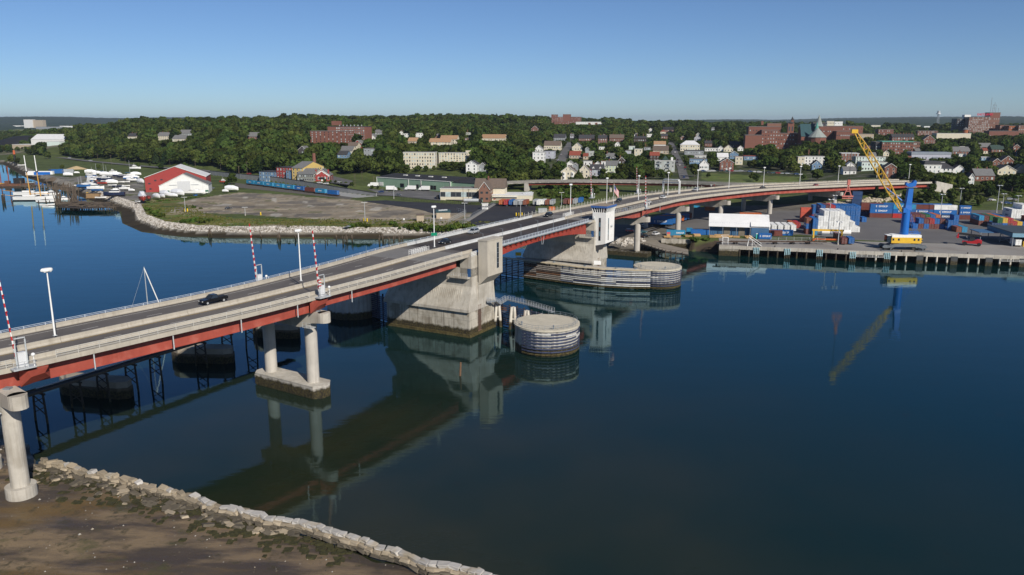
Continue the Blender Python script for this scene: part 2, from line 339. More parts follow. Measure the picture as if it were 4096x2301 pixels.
# water: a mirror of Fresnel strength over a turbid body
m, nt, out = nodes('harbour_water'); L = nt.links; gpos = N(nt, 'ShaderNodeNewGeometry').outputs['Position']
w1 = noise(nt, mapped(nt, gpos, (.35,.9,1)), .9, 4, .6); w2 = noise(nt, mapped(nt, gpos, (.06,.14,1)), .8, 3, .55)
patch = ramp(nt, noise(nt, mapped(nt, gpos, (.5,1,1)), .012, 4, .6), .38, .62)
bmp = N(nt, 'ShaderNodeBump'); bmp.inputs['Distance'].default_value = .035
mr = N(nt, 'ShaderNodeMapRange'); L.new(patch, mr.inputs[0]); mr.inputs[3].default_value = .12; mr.inputs[4].default_value = .5; L.new(mr.outputs[0], bmp.inputs['Strength']); L.new(w1, bmp.inputs['Height'])
bm2 = N(nt, 'ShaderNodeBump'); bm2.inputs['Distance'].default_value = .22; bm2.inputs['Strength'].default_value = .22; L.new(w2, bm2.inputs['Height']); L.new(bmp.outputs[0], bm2.inputs['Normal'])
dst = N(nt, 'ShaderNodeVectorMath', operation='DISTANCE'); L.new(gpos, dst.inputs[0]); dst.inputs[1].default_value = (-40, 85, 0)
sh = N(nt, 'ShaderNodeMapRange', clamp=True); L.new(dst.outputs['Value'], sh.inputs[0]); sh.inputs[1].default_value = 20; sh.inputs[2].default_value = 150
shallow = mixc(nt, ramp(nt, noise(nt, gpos, .03, 5), .35, .65), (.030,.030,.013), (.013,.021,.012))
body = mixc(nt, sh.outputs[0], shallow, (.0015,.017,.018)); body = mixc(nt, ramp(nt, noise(nt, gpos, .25, 6, .7), .62, .74), body, (.02,.018,.012))
df = N(nt, 'ShaderNodeBsdfDiffuse'); L.new(body, df.inputs[0]); gl = N(nt, 'ShaderNodeBsdfGlossy'); gl.inputs['Roughness'].default_value = .035; gl.inputs[0].default_value = (.60,.86,.98,1)
L.new(bm2.outputs[0], gl.inputs['Normal']); fr = N(nt, 'ShaderNodeFresnel'); fr.inputs['IOR'].default_value = 1.40; L.new(bm2.outputs[0], fr.inputs['Normal'])
mx = N(nt, 'ShaderNodeMixShader'); L.new(fr.outputs[0], mx.inputs[0]); L.new(df.outputs[0], mx.inputs[1]); L.new(gl.outputs[0], mx.inputs[2]); L.new(mx.outputs[0], out.inputs[0])
b = MB(); b.add([(-3500,-600,0),(3500,-600,0),(3500,1800,0),(-3500,1800,0)], [(0,1,2,3)]); tag(b.build('water', m), kind='structure')

# mud flat inside the old sea wall
WALLP = [gp(S(r, *p), 1.9) for r, p in (('l',(400,235)),('l',(620,290)),('l',(860,360)),('l',(1090,400)),('l',(1300,450)),('l',(1560,520)),('l',(1780,575)),('l',(2000,640)),('l',(2160,715)),('l',(2400,755)),('l',(2560,800)),
 ('m',(250,850)),('m',(480,875)),('m',(720,930)),('m',(900,990)),('m',(1050,1040)),('m',(1200,1080)),('m',(1340,1140)),('m',(1520,1170)),('m',(1700,1240)),('m',(1850,1310)),('m',(2050,1320)),('m',(2250,1370)),('m',(2450,1430)),('m',(2700,1500)))]
mudP = [(-230,250),(-140,180),(-108,152),(-95,143),(-88,134)]+[(x-.3, y-.3) for x, y in WALLP]+[(30,70),(40,40),(-230,20)]
mp_ = np.array(mudP[2:-2])
def pd(X, Y, P):
    best = np.full(X.shape, 1e9)
    for a, b in zip(P[:-1], P[1:]):
        a = np.array(a); d = np.array(b)-a; t = np.clip(((X-a[0])*d[0]+(Y-a[1])*d[1])/(d@d), 0, 1); best = np.minimum(best, np.hypot(X-a[0]-t*d[0], Y-a[1]-t*d[1]))
    return best
mx_ = np.arange(-150, 22, .8); my_ = np.arange(52, 200, .8); MX, MY = np.meshgrid(mx_, my_)
ins = poly_in(mudP, MX, MY); dd = pd(MX, MY, mudP[:-2]); dd = np.where(ins, dd, -dd)
MZ = np.interp(dd, [-6, 0, 3, 10, 40], [-2.2, -.12, .45, .75, .95])+smooth_noise(MX, MY, 14, 11)*.22+smooth_noise(MX, MY, 4, 12)*.05
mk = np.arange(MX.size).reshape(MX.shape); Q = np.stack([mk[:-1,:-1], mk[:-1,1:], mk[1:,1:], mk[1:,:-1]], -1).reshape(-1, 4)
keep = (dd.ravel()[Q].max(1) > -6); b = MB(); b.v = [tuple(v) for v in np.stack([MX.ravel(), MY.ravel(), MZ.ravel()], 1)]; b.f = [tuple(int(i) for i in q) for q in Q[keep]]; b.m = [0]*len(b.f)
m, nt, out = nodes('wet_mud'); L = nt.links; gpos = N(nt, 'ShaderNodeNewGeometry').outputs['Position']
rot = N(nt, 'ShaderNodeMapping'); rot.inputs['Rotation'].default_value = (0, 0, math.radians(28)); rot.inputs['Scale'].default_value = (.28, 1, 1); L.new(gpos, rot.inputs[0])
band = ramp(nt, noise(nt, rot.outputs[0], .16, 7, .62), .45, .57); c = mixc(nt, band, (.062,.047,.036), (.20,.145,.085))
c = mixc(nt, ramp(nt, noise(nt, rot.outputs[0], .09, 6), .52, .6), c, (.125,.080,.030)); c = mixc(nt, ramp(nt, noise(nt, gpos, .5, 7, .7), .55, .68), c, (.055,.045,.022))
c = mixc(nt, ramp(nt, noise(nt, gpos, .11, 6, .7), .55, .68), c, (.060,.060,.018)); grit = ramp(nt, noise(nt, gpos, 5, 5, .8), .60, .70); c = mixc(nt, mixc(nt, grit, (0,0,0), (.55,.55,.55)), c, (.20,.17,.13))
p = N(nt, 'ShaderNodeBsdfPrincipled'); L.new(c, p.inputs['Base Color']); mr = N(nt, 'ShaderNodeMapRange'); L.new(noise(nt, rot.outputs[0], .2, 5), mr.inputs[0]); mr.inputs[1].default_value = .35; mr.inputs[2].default_value = .6; mr.inputs[3].default_value = .35; mr.inputs[4].default_value = .9
L.new(mr.outputs[0], p.inputs['Roughness']); bb = N(nt, 'ShaderNodeBump'); bb.inputs['Distance'].default_value = .12; bb.inputs['Strength'].default_value = .8; L.new(noise(nt, gpos, 1.8, 9, .7), bb.inputs['Height']); L.new(bb.outputs[0], p.inputs['Normal']); L.new(p.outputs[0], out.inputs[0])
tag(b.build('mud_flat', m, smooth=True), kind='structure')
def mudz(x, y):
    i = int((y-my_[0])/.8); j = int((x-mx_[0])/.8)
    return float(MZ[min(max(i,0),MZ.shape[0]-1), min(max(j,0),MZ.shape[1]-1)])

# roads and paved sheets
def road(name, pts, w, mat, dz=.16, step=7, z=None):
    P = [Vector((*p[:2], 0)) for p in pts]; ps = []
    for a, b_ in zip(P[:-1], P[1:]):
        n = max(1, int((b_-a).length/step)); ps += [a+(b_-a)*i/n for i in range(n)]
    ps.append(P[-1]); b = MB(); rsx = []
    for i, q in enumerate(ps):
        d = (ps[min(i+1, len(ps)-1)]-ps[max(i-1, 0)]).normalized(); r_ = Vector((d.y, -d.x, 0)); row = []
        zc = [hz(*(q+r_*w*k)[:2]) for k in (-.5, -.25, 0, .25, .5)]
        for k, k2 in enumerate((-.5, -.25, 0, .25, .5)): v = q+r_*w*k2; row.append((v.x, v.y, (max(zc)+dz) if z is None else z(i/(len(ps)-1))))
        rsx.append(row)
    b.rings(rsx, cap=False, closed=False); return tag(b.build(name, mat), kind='structure'), ps
tar = M('street_asphalt', (.105,.102,.10), .9, .15, .1, col2=(.15,.145,.14), sc2=.06); tard = M('fresh_asphalt', (.022,.022,.026), .85, .2, .08, col2=(.032,.031,.034), sc2=.05)
yardm = M('yard_asphalt', (.120,.115,.115), .9, .12, .06, col2=(.14,.135,.13), sc2=.03, streak=0); quay = M('quay_concrete', (.27,.255,.235), .88, .14, .08, col2=(.22,.20,.18), sc2=.04)
apron = M('apron_concrete', (.30,.30,.29), .85, .08, .08)
def sheet(name, P, z, mat): b = MB(); b.prism(P, z-.5, z); return tag(b.build(name, mat), kind='structure')
sheet('container_yard', [gp(S('f',*p),4.56) for p in ((470,640),(700,600),(1250,690),(1950,690))]+[gp(S('g',*p),4.56) for p in ((0,680),(600,740),(2000,800),(2600,860))]+[(345,490),(150,497),(118,470),(98,440),(72,400),(60,378)], 4.56, yardm)
sheet('fresh_asphalt_lot', P4('r', [(1480,850),(1980,835)])+P4('s', [(0,672),(600,700),(1500,745),(1780,690),(2560,700)])+P4('t', [(60,1190),(900,1130),(1400,1130)])+[(15,415),(-8,402),(-22,408),(-28,430)]+P4('s',[(1250,1010),(1330,880),(600,890),(340,815)]), 4.60, tard)
sheet('gravel_path', P4('s', [(1080,1090),(1140,1120),(1760,730),(1720,715)]), 4.66, M('path_gravel', (.26,.245,.22), .95))
st1, HILLST = road('hill_street', [gp(S('t',330,660),8.6), gp(S('c',960,830),9)]+[hit(S('c',*p))[:2] for p in ((1040,740),(1110,640),(1150,540),(1185,480),(1215,430))], 9.5, tar, .35)
st2, STEEPST = road('steep_street', [hit(S('c',*p))[:2] for p in ((2360,800),(2330,690),(2300,620),(2270,560),(2240,470),(2215,430))], 8, tar, .35)
comZ = lambda t: np.interp(t, [0,.35,.62,.8,.93,1], [5.2,7.4,8.3,7.6,5.0,5.0])
road('waterfront_road', CR, 11, tar, z=cz)
sheet('warehouse_forecourt', [gp(S('b',*p),5.05) for p in ((1380,880),(1530,830),(2170,930),(2170,1010),(1600,955))], 5.05, tar)
sheet('rail_apron', [gp(S('b',*p),4.55) for p in ((1080,955),(1310,985),(1560,968),(1500,930),(1060,880))], 4.6, apron)
sheet('mill_car_park', [gp(S('b',*p),8.8) for p in ((1060,830),(1060,760),(1290,815),(1240,850))], 8.8, tar)
sheet('rail_bed', [gp(S('b',*p),4.5) for p in ((100,835),(1150,965),(1300,985),(1250,1000),(600,930),(100,880))], 4.58, M('ballast', (.10,.09,.075), .95, .3, 1.5))
# ================================================================ the bridge
EC = [(-160,10),(-118,67),(-75.6,118.5),(-62.8,134.6),(-49.6,151.8),(-36,172.9),(-26.4,188.9),(-15.1,209.6),(-2,233),(11.6,257),(28,286.3),(43.5,316),(59.5,347),(73.5,373),(89.2,398.5),(121.8,435.2),(160.1,470.8),(210,505.2),(264.5,537),(302,557),(330,572)]
def catmull(P, n=24):
    o = []; P = [P[0]]+P+[P[-1]]
    for i in range(1, len(P)-2):
        p0, p1, p2, p3 = [np.array(q, float) for q in P[i-1:i+3]]
        for k in range(n):
            t = k/n; o.append(.5*((2*p1)+(-p0+p2)*t+(2*p0-5*p1+4*p2-p3)*t*t+(-p0+3*p1-3*p2+p3)*t**3))
    o.append(np.array(P[-2], float)); return np.array(o)
ED = catmull(EC); ES = np.concatenate([[0], np.cumsum(np.hypot(*np.diff(ED, axis=0).T))])
def sof(x, y): return float(ES[np.argmin(np.hypot(ED[:,0]-x, ED[:,1]-y))])
sP1, sP2, sA, sB, sC3, sC4, sC5, sC6, sC7, sEnd = [sof(*p) for p in ((-75,119),(-41.5,164),(-14.5,211),(27.5,286),(59.5,347),(88.6,397.6),(119,432.5),(159,470),(213,507),(296,554))]
ZK = ([0,sP1,sP2,sA,sB+15,sC3,sC4,sC5,sC6,sC7,sEnd,ES[-1]], [21.3,22.3,22.9,23.15,23.15,21.7,20.8,20.3,19.7,18.4,16.9,16.6])
WK = ([0,sP2,sA,ES[-1]], [20.4,20.6,25.2,25.8]); MK = ([0,sP2,sA,ES[-1]], [9.2,9.4,11.0,11.4])
def W(s): return float(np.interp(s, *WK))
def MD(s): return float(np.interp(s, *MK))
def bpt(s, d, z=0.):
    s = max(0, min(s, ES[-1]-.01)); x = np.interp(s, ES, ED[:,0]); y = np.interp(s, ES, ED[:,1])
    x2 = np.interp(s+1, ES, ED[:,0]); y2 = np.interp(s+1, ES, ED[:,1]); x1 = np.interp(s-1, ES, ED[:,0]); y1 = np.interp(s-1, ES, ED[:,1])
    l = math.hypot(x2-x1, y2-y1); return (x-(y2-y1)/l*d, y+(x2-x1)/l*d, float(np.interp(s, *ZK))+z)
def bang(s):                           # rotation about z that turns local +x along the bridge
    a = bpt(s-1, 0); b = bpt(s+1, 0); return math.atan2(b[1]-a[1], b[0]-a[0])
def sweep(b, prof, s0, s1, ds=4., mi=0):
    n = max(1, int(math.ceil((s1-s0)/ds))); rs_ = []
    for i in range(n+1):
        s = s0+(s1-s0)*i/n; rs_.append([bpt(s, d(s) if callable(d) else d, z(s) if callable(z) else z) for d, z in prof])
    return b.rings(rs_, mi)
br = thing('road_bridge', 'long grey concrete road bridge on red steel girders crossing the harbour', 'bridge', (-12, 212, 0))
def bp(name, mat, b, smooth=False): return b.build(name, mat, br, world=True, smooth=smooth)
wl_ = lambda o: (lambda s: W(s)+o)
md_ = lambda o: (lambda s: MD(s)+o)
S0, S1 = sP1-75, sEnd
LEAF = (sA+13, sB+1)
for s0, s1 in ((S0, sA+13), (sB+1, S1)): b = MB(); sweep(b, [(0,-.02),(wl_(0),-.02),(wl_(0),-.62),(0,-.62)], s0, s1); bp('deck_slab', parc, b)
b = MB(); sweep(b, [(.4,-.02),(wl_(-.2),-.02),(wl_(-.2),-.4),(.4,-.4)], *LEAF); bp('deck_slab', galvd, b)
for s0, s1, mt, nm in ((S0, sA+10, asph, 'road_surface'), (sA+10, sB+4, grating, 'steel_deck'), (sB+4, S1, asph, 'road_surface')):
    for d0, d1 in ((2.1, md_(-.05)), (md_(.75), wl_(-.4))): b = MB(); sweep(b, [(d0,.015),(d1,.015),(d1,-.01),(d0,-.01)], s0, s1); bp(nm, mt, b)
for s0, s1 in ((sA-9, sA+6), (sB+6, sB+16)):                                                # pale concrete panels by the bascule piers
    for d0, d1 in ((2.1, md_(-.05)), (md_(.75), wl_(-.4))): b = MB(); sweep(b, [(d0,.019),(d1,.019),(d1,.0),(d0,.0)], s0, s1); bp('approach_panel', M('worn_pavement', (.17,.165,.16), .9, .12, .2), b)
# lane markings
ln = [md_(-.55), md_(1.3)]
for s0, s1 in ((S0, sA-10), (sB+17, S1)):
    for d in ln: b = MB(); d2 = (lambda f: (lambda s: f(s)+.13))(d); sweep(b, [(d,.021),(d2,.021),(d2,.01),(d,.01)], s0, s1); bp('edge_line', lineY if d is ln[0] else lineY, b)
    for d in (2.75, wl_(-1.9)): b = MB(); d2 = (lambda f: (lambda s: (f(s) if callable(f) else f)+.13))(d); sweep(b, [(d,.021),(d2,.021),(d2,.01),(d,.01)], s0, s1); bp('edge_line', lineW, b)
dsh = [s for s in np.arange(S0+3, S1, 12.2) if not sA-10 < s < sB+16]
for s in dsh:
    for d in (lambda q: (MD(q)+2.2)/2+.1, lambda q: MD(q)+.75+(W(q)-MD(q)-1.2)*.46):
        b = MB(); sweep(b, [(d,.022),(lambda q, d=d: d(q)+.13,.022),(lambda q, d=d: d(q)+.13,.01),(d,.01)], s, s+3.1, 2); bp('lane_dash', lineW, b)
# walls along the deck, poured in lengths
def walls(s0, s1, d, t, h, name, mat, L=11.8, top=None):
    s = s0
    while s < s1-1:
        e = min(s+L, s1); top = top or t*.7; q = (t-top)/2
        f = lambda o: (lambda u: (d(u) if callable(d) else d)+o)
        b = MB(); sweep(b, [(f(0),.0),(f(0),.18),(f(q),h*.45),(f(q),h),(f(t-q),h),(f(t-q),h*.45),(f(t),.18),(f(t),.0)][::-1], s, e-.05, 4); bp(name, mat, b); s = e
for s0, s1, nm, mt, L in ((S0, sA+10, 'parapet', parc, 11.8), (sA+10, sB+4, 'jersey_barrier', jersey, 6.6), (sB+4, S1, 'parapet', parc, 12.4)):
    walls(s0, s1, wl_(-.42), .42, .92, nm, mt, L); walls(s0, s1, md_(-.1), .85, .95, nm, mt, L, .3)
    if nm == 'parapet': (walls(s0, s1, 1.72, .36, .88, 'parapet', parc, L) if s0 < sA else walls(s0+9, s1, .02, .3, .7, 'parapet', parc, L))
    b = MB(); sweep(b, [(.0,-.02),(1.75,-.02),(1.75,.16),(.0,.16)], s0, s1); bp('footway', M('footway_concrete', (.42,.385,.32), .88, .12, .3, streak=.2) if nm == 'parapet' else galv, b)
b = MB(); sweep(b, [(.16,.16),(.34,.16),(.34,.5),(.16,.5)], *LEAF); bp('kerb_beam', galv, b)
# railings
def rail(s0, s1, d, z0, h, step, bars, mat, pw=.09):
    for k in range(int((s1-s0)/step)+1):
        s = s0+k*step; b = MB(); b.bar(bpt(s, d(s) if callable(d) else d, z0), bpt(s, d(s) if callable(d) else d, z0+h), pw); bp('rail_post', mat, b)
    for z in bars:
        f = lambda u, z=z: z; d2 = lambda o: (lambda u: (d(u) if callable(d) else d)+o); b = MB(); sweep(b, [(d2(-.035), z0+z-.035),(d2(.035), z0+z-.035),(d2(.035), z0+z+.035),(d2(-.035), z0+z+.035)], s0, s1); bp('rail_bar', mat, b)
railm = M('rail_metal', (.55,.53,.48), .5, .1, 1, metal=.1); railb = M('rail_bluish', (.50,.55,.62), .45, .1, 1, metal=.1)
rail(sP1-38, sP1-3.2, .1, .16, 1.25, 3.4, (.3,.62,.95,1.25), railm); rail(sP1+3.2, sP2-2.8, .1, .16, 1.25, 3.4, (.3,.62,.95,1.25), railm); rail(sP2+3, sA+2, .1, .16, 1.25, 2.9, (.3,.62,.95,1.25), railm)
rail(sA+14.5, sB+1, .1, .16, 1.25, 2.2, (.2,.5,.8,1.05,1.25), railb); railg = M('rail_grey', (.30,.29,.27), .55, .1, 1); rail(sB+12, sC3+4, .17, .7, 1.5, 2.3, (.4,.8,1.5), railm, .07); rail(sC3+10, sEnd-12, .17, .7, 1.4, 2.6, (.5,1.4), railg, .07)
rail(S0+40, sB-8, wl_(-.2), .92, .5, 3.7, (.22,.48), railb, .11); rail(sB-6, sC5+18, wl_(-.2), .92, 1.5, 3.4, (.3,.75), railm, .13); rail(sC5+46, sEnd-10, wl_(-.2), .92, .45, 6, (.42,), railm)
# girders
def girder(s0, s1, d, dep, mat, name, w=.55):
    b = MB(); f = (lambda u: -.62-dep(u)) if callable(dep) else (lambda u: -.62-dep)
    pr_ = [(d-.05,-.62),(d-.05,lambda u: f(u)+.1),(d-w/2,lambda u: f(u)+.1),(d-w/2,f),(d+w/2,f),(d+w/2,lambda u: f(u)+.1),(d+.05,lambda u: f(u)+.1),(d+.05,-.62)] if not callable(d) else \
        [(lambda u: d(u)-.05,-.62),(lambda u: d(u)-.05,lambda u: f(u)+.1),(lambda u: d(u)-w/2,lambda u: f(u)+.1),(lambda u: d(u)-w/2,f),(lambda u: d(u)+w/2,f),(lambda u: d(u)+w/2,lambda u: f(u)+.1),(lambda u: d(u)+.05,lambda u: f(u)+.1),(lambda u: d(u)+.05,-.62)]
    sweep(b, pr_[::-1], s0, s1, 3); bp(name, mat, b)
GD_ = (1.9, lambda u: W(u)*.3, lambda u: W(u)*.62, wl_(-1.1))
for s0, s1, dp in ((S0, sP1-.5, 2.9), (sP1-.5, sP2-.3, 2.9), (sP2+.3, sA+1.5, 2.35), (sB+11, sC3-.2, lambda u: float(np.interp(u, [sB+11, sC3-26, sC3-12, sC3], [1.5,1.6,3.0,3.3]))), (sC3, sC4, 2.6), (sC4, sC5, 2.6), (sC5, sC6, 2.6), (sC6, sC7, 2.6), (sC7, sEnd, 2.5)):
    for d in GD_: girder(s0, s1, d, dp, redst, 'girder')
for s_ in (sP1, sP2, sC3):                                                                 # red haunch brackets and hinge pieces at the piers
    b = MB(); a0 = bpt(s_-2.2, .9, -.7); a1 = bpt(s_+2.2, .9, -.7); c0 = bpt(s_-2.2, .9, -3.6); c1 = bpt(s_+2.2, .9, -3.0); e0 = bpt(s_-1.5, -.9, -.75); e1 = bpt(s_+1.5, -.9, -.75); g0 = bpt(s_-1.0, -.6, -1.9); g1 = bpt(s_+1.0, -.6, -1.7)
    b.hexa([c0, g0, g1, c1, a0, e0, e1, a1]); bp('gate_bracket', redst, b)
for s in list(np.arange(sP1+9, sP2, 14))+[sP2+10, sC3+22]:
    b = MB(); b.tube([bpt(s, .3, -.7), bpt(s, .3, -3.4)], .12, 6); bp('drain_pipe', galv, b)
mid = (sA+13+sB+1)/2
for d in (1.6, 9.5, 14, 22.5):
    for s0, s1 in ((sA+12, mid-.2), (mid+.2, sB+2)):
        girder(s0, s1, d, lambda u: 1.55+2.6*abs((u-mid)/(mid-sA-12))**2.2, dkred, 'leaf_girder', .7)
for s in np.arange(sA+15, sB, 3.3):
    b = MB(); b.hexa([bpt(s-.08,.1,-.7), bpt(s+.08,.1,-.7), bpt(s+.08,1.5,-1.5), bpt(s-.08,1.5,-1.5), bpt(s-.08,.1,-.4), bpt(s+.08,.1,-.4), bpt(s+.08,1.5,-.4), bpt(s-.08,1.5,-.4)]); bp('footway_bracket', dkred, b)
for k in (-1.2, 1.2):
    b = MB(); b.tube([bpt(mid+k, .2, -.4), bpt(mid+k*.3, .2, -3.2)], .07, 5); bp('clearance_gauge_rod', galv, b)
for s in np.arange(sA+16, sB-2, (sB-sA-18)/6.01):                                          # thin lamp posts along the leaves
    b = MB(); b.tube([bpt(s,1.9,0), bpt(s,1.9,4.6), bpt(s,3.0,4.75)], .06, 5); bp('footway_lamp_post', galvd, b)
for s in (sA-2, sB+9):                                                                     # railed openings in the median
    b = MB()
    for i in range(9): b.bar(bpt(s-4+i, MD(s)+.3, .9), bpt(s-4+i, MD(s)+.3, 2.1), .08); b.bar(bpt(s-4+i, MD(s)+1.3, .1), bpt(s-4+i, MD(s)+1.3, 2.1), .08)
    for z in (1.2,1.65,2.1):
        for d in (.3,1.3): b.bar(bpt(s-4, MD(s)+d, z), bpt(s+4, MD(s)+d, z), .06)
    tag(bp('median_gate_rails', whitep, b), kind='stuff')
# abutment and wing wall
b = MB(); b.hexa([bpt(sEnd-3,-.5,-12), bpt(sEnd+4,-.5,-12), bpt(sEnd+4,W(sEnd)+.5,-12), bpt(sEnd-3,W(sEnd)+.5,-12), bpt(sEnd-3,-.5,-.65), bpt(sEnd+4,-.5,-.65), bpt(sEnd+4,W(sEnd)+.5,-.65), bpt(sEnd-3,W(sEnd)+.5,-.65)])
b.hexa([bpt(sEnd+4,-.5,-10), bpt(sEnd+16,-5,-10), bpt(sEnd+16,-4,-10), bpt(sEnd+4,.5,-10), bpt(sEnd+4,-.5,1), bpt(sEnd+16,-5,-1.5), bpt(sEnd+16,-4,-1.5), bpt(sEnd+4,.5,1)]); bp('abutment', concp, b)

# ---- approach piers
def pier(s, label, colb, foot=None, ztop=None, d1=3.5, group='concrete piers under the bridge approach'):
    base = bpt(s, 10, 0); zc = ztop or base[2]-3.85
    t = thing('bridge_pier', label, 'bridge pier', (base[0], base[1], colb), 0, group)
    ax = heading(90-math.degrees(bang(s))); rr = (ax[1], -ax[0])
    def q(d, u, z): p = bpt(s, d, 0); return (p[0]+ax[0]*u, p[1]+ax[1]*u, z)
    d2 = W(s)-3.4; w = 1.35; ends = []
    b = MB(); e0 = d1-4.4; prof = [(e0,zc),(e0,zc-2.2),(1.6,zc-2.5),(5.2,zc-3.9),(d2-1.6,zc-3.9),(d2+2,zc-2.5),(W(s)+.7,zc-2.2),(W(s)+.7,zc)]
    b.rings([[q(d, -w, z) for d, z in prof], [q(d, w, z) for d, z in prof]]); b.tube([q(e0,0,zc-2.2), q(e0,0,zc)], w, 14); b.build('pier_cap', conc, t, True)
    for d in (d1, d2):
        p = q(d, 0, 0); b = MB(); b.cyl((p[0],p[1],colb), 1.36, zc-2.0-colb, 24); b.build('column', conc if foot is foot_round else concp, t, True)
    for d in (.9, W(s)*.3, W(s)*.62, W(s)-1.1):
        b = MB(); p = q(d,0,zc); b.box(p, (1,1,.28)); b.build('bearing', galvd, t, True)
    if foot: foot(t, q, d2, d1)
    return t, q
def foot_round(t, q, d2, d1=3.5):
    for d in (d1, d2): p = q(d,0,0); b = MB(); z0 = -.6; b.cyl((p[0],p[1],z0), 2.25, 3.2, 26); b.build('pedestal', conc, t, True)
def foot_water(t, q, d2, d1=3.5):
    b = MB(); o = [(1.0,-2.6),(-.3,-1.2),(-.3,1.2),(1.0,2.6),(d2+2.4,2.6),(d2+3.6,1.2),(d2+3.6,-1.2),(d2+2.4,-2.6)]
    b.rings([[q(d,u,-3) for d,u in o], [q(d,u,2.75) for d,u in o]]); b.build('footing', concp, t, True); b = MB(); b.rings([[q(d,u*1.04,2.7) for d,u in o], [q(d,u*1.04,2.95) for d,u in o]]); b.build('footing_top', conc, t, True)
    for d0 in np.arange(1.2, d2+2.2, 1.25):
        for z in (.2, 1.0, 1.8):
            for u in (-2.6, 2.6):
                b = MB(); p = q(d0+.6, u, z); b.box(p, (1.17,.14,.74), -math.atan2(q(1,0,0)[1]-q(0,0,0)[1], q(0,0,0)[0]-q(1,0,0)[0])); b.build('facing_stone', concp, t, True)
    b = MB(); p = q(5.4, .4, 2.75); b.box(p, (.5,.6,1.4)); b.build('navigation_board', M('board_yellow', (.42,.33,.03), .7, .3, 1), t, True)
def foot_shore(t, q, d2, d1=3.5):
    b = MB(); o = [(-2.4,-3),(-2.4,3),(d2+3,3),(d2+3,-3)]; b.rings([[q(d,u,-3) for d,u in o], [q(d,u,1.9) for d,u in o]]); b.build('footing', concp, t, True)
def cap_platform(t, q, z):
    b = MB(); P = [q(2.6,-1.5,z), q(2.6,-3.1,z), q(.2,-3.1,z), q(.2,-1.5,z)]; b.rings([P, [(x,y,h+.15) for x,y,h in P]])
    for d in (.2,1.4,2.6): b.bar(q(d,-3.1,z), q(d,-3.1,z+1.2), .07)
    for h in (.6,1.2): b.bar(q(.2,-3.1,z+h), q(2.6,-3.1,z+h), .06)
    tag(b.build('inspection_platform', galv, t, True), kind='stuff')
t, q = pier(sP1-4, 'double column concrete pier on round pedestals in the mud', 1.0, foot_round, 18.9, 1.3); cap_platform(t, q, 15.4)
t, q = pier(sP2, 'double column concrete pier on a stone faced footing in the water', 2.6, foot_water, 19.4); cap_platform(t, q, 16.2)
pier(sC3, 'concrete pier on the shore beside the control tower', 1.9, foot_shore, None)
pier(sC4, 'concrete pier left of the white roofed warehouse', 4.3); pier(sC5, 'concrete pier rising behind the white roofed warehouse', 4.3)
pier(sC6, 'concrete pier above the empty trailer frames', 4.3); pier(sC7, 'concrete pier behind the container stacks next to the rock slope', 4.5)

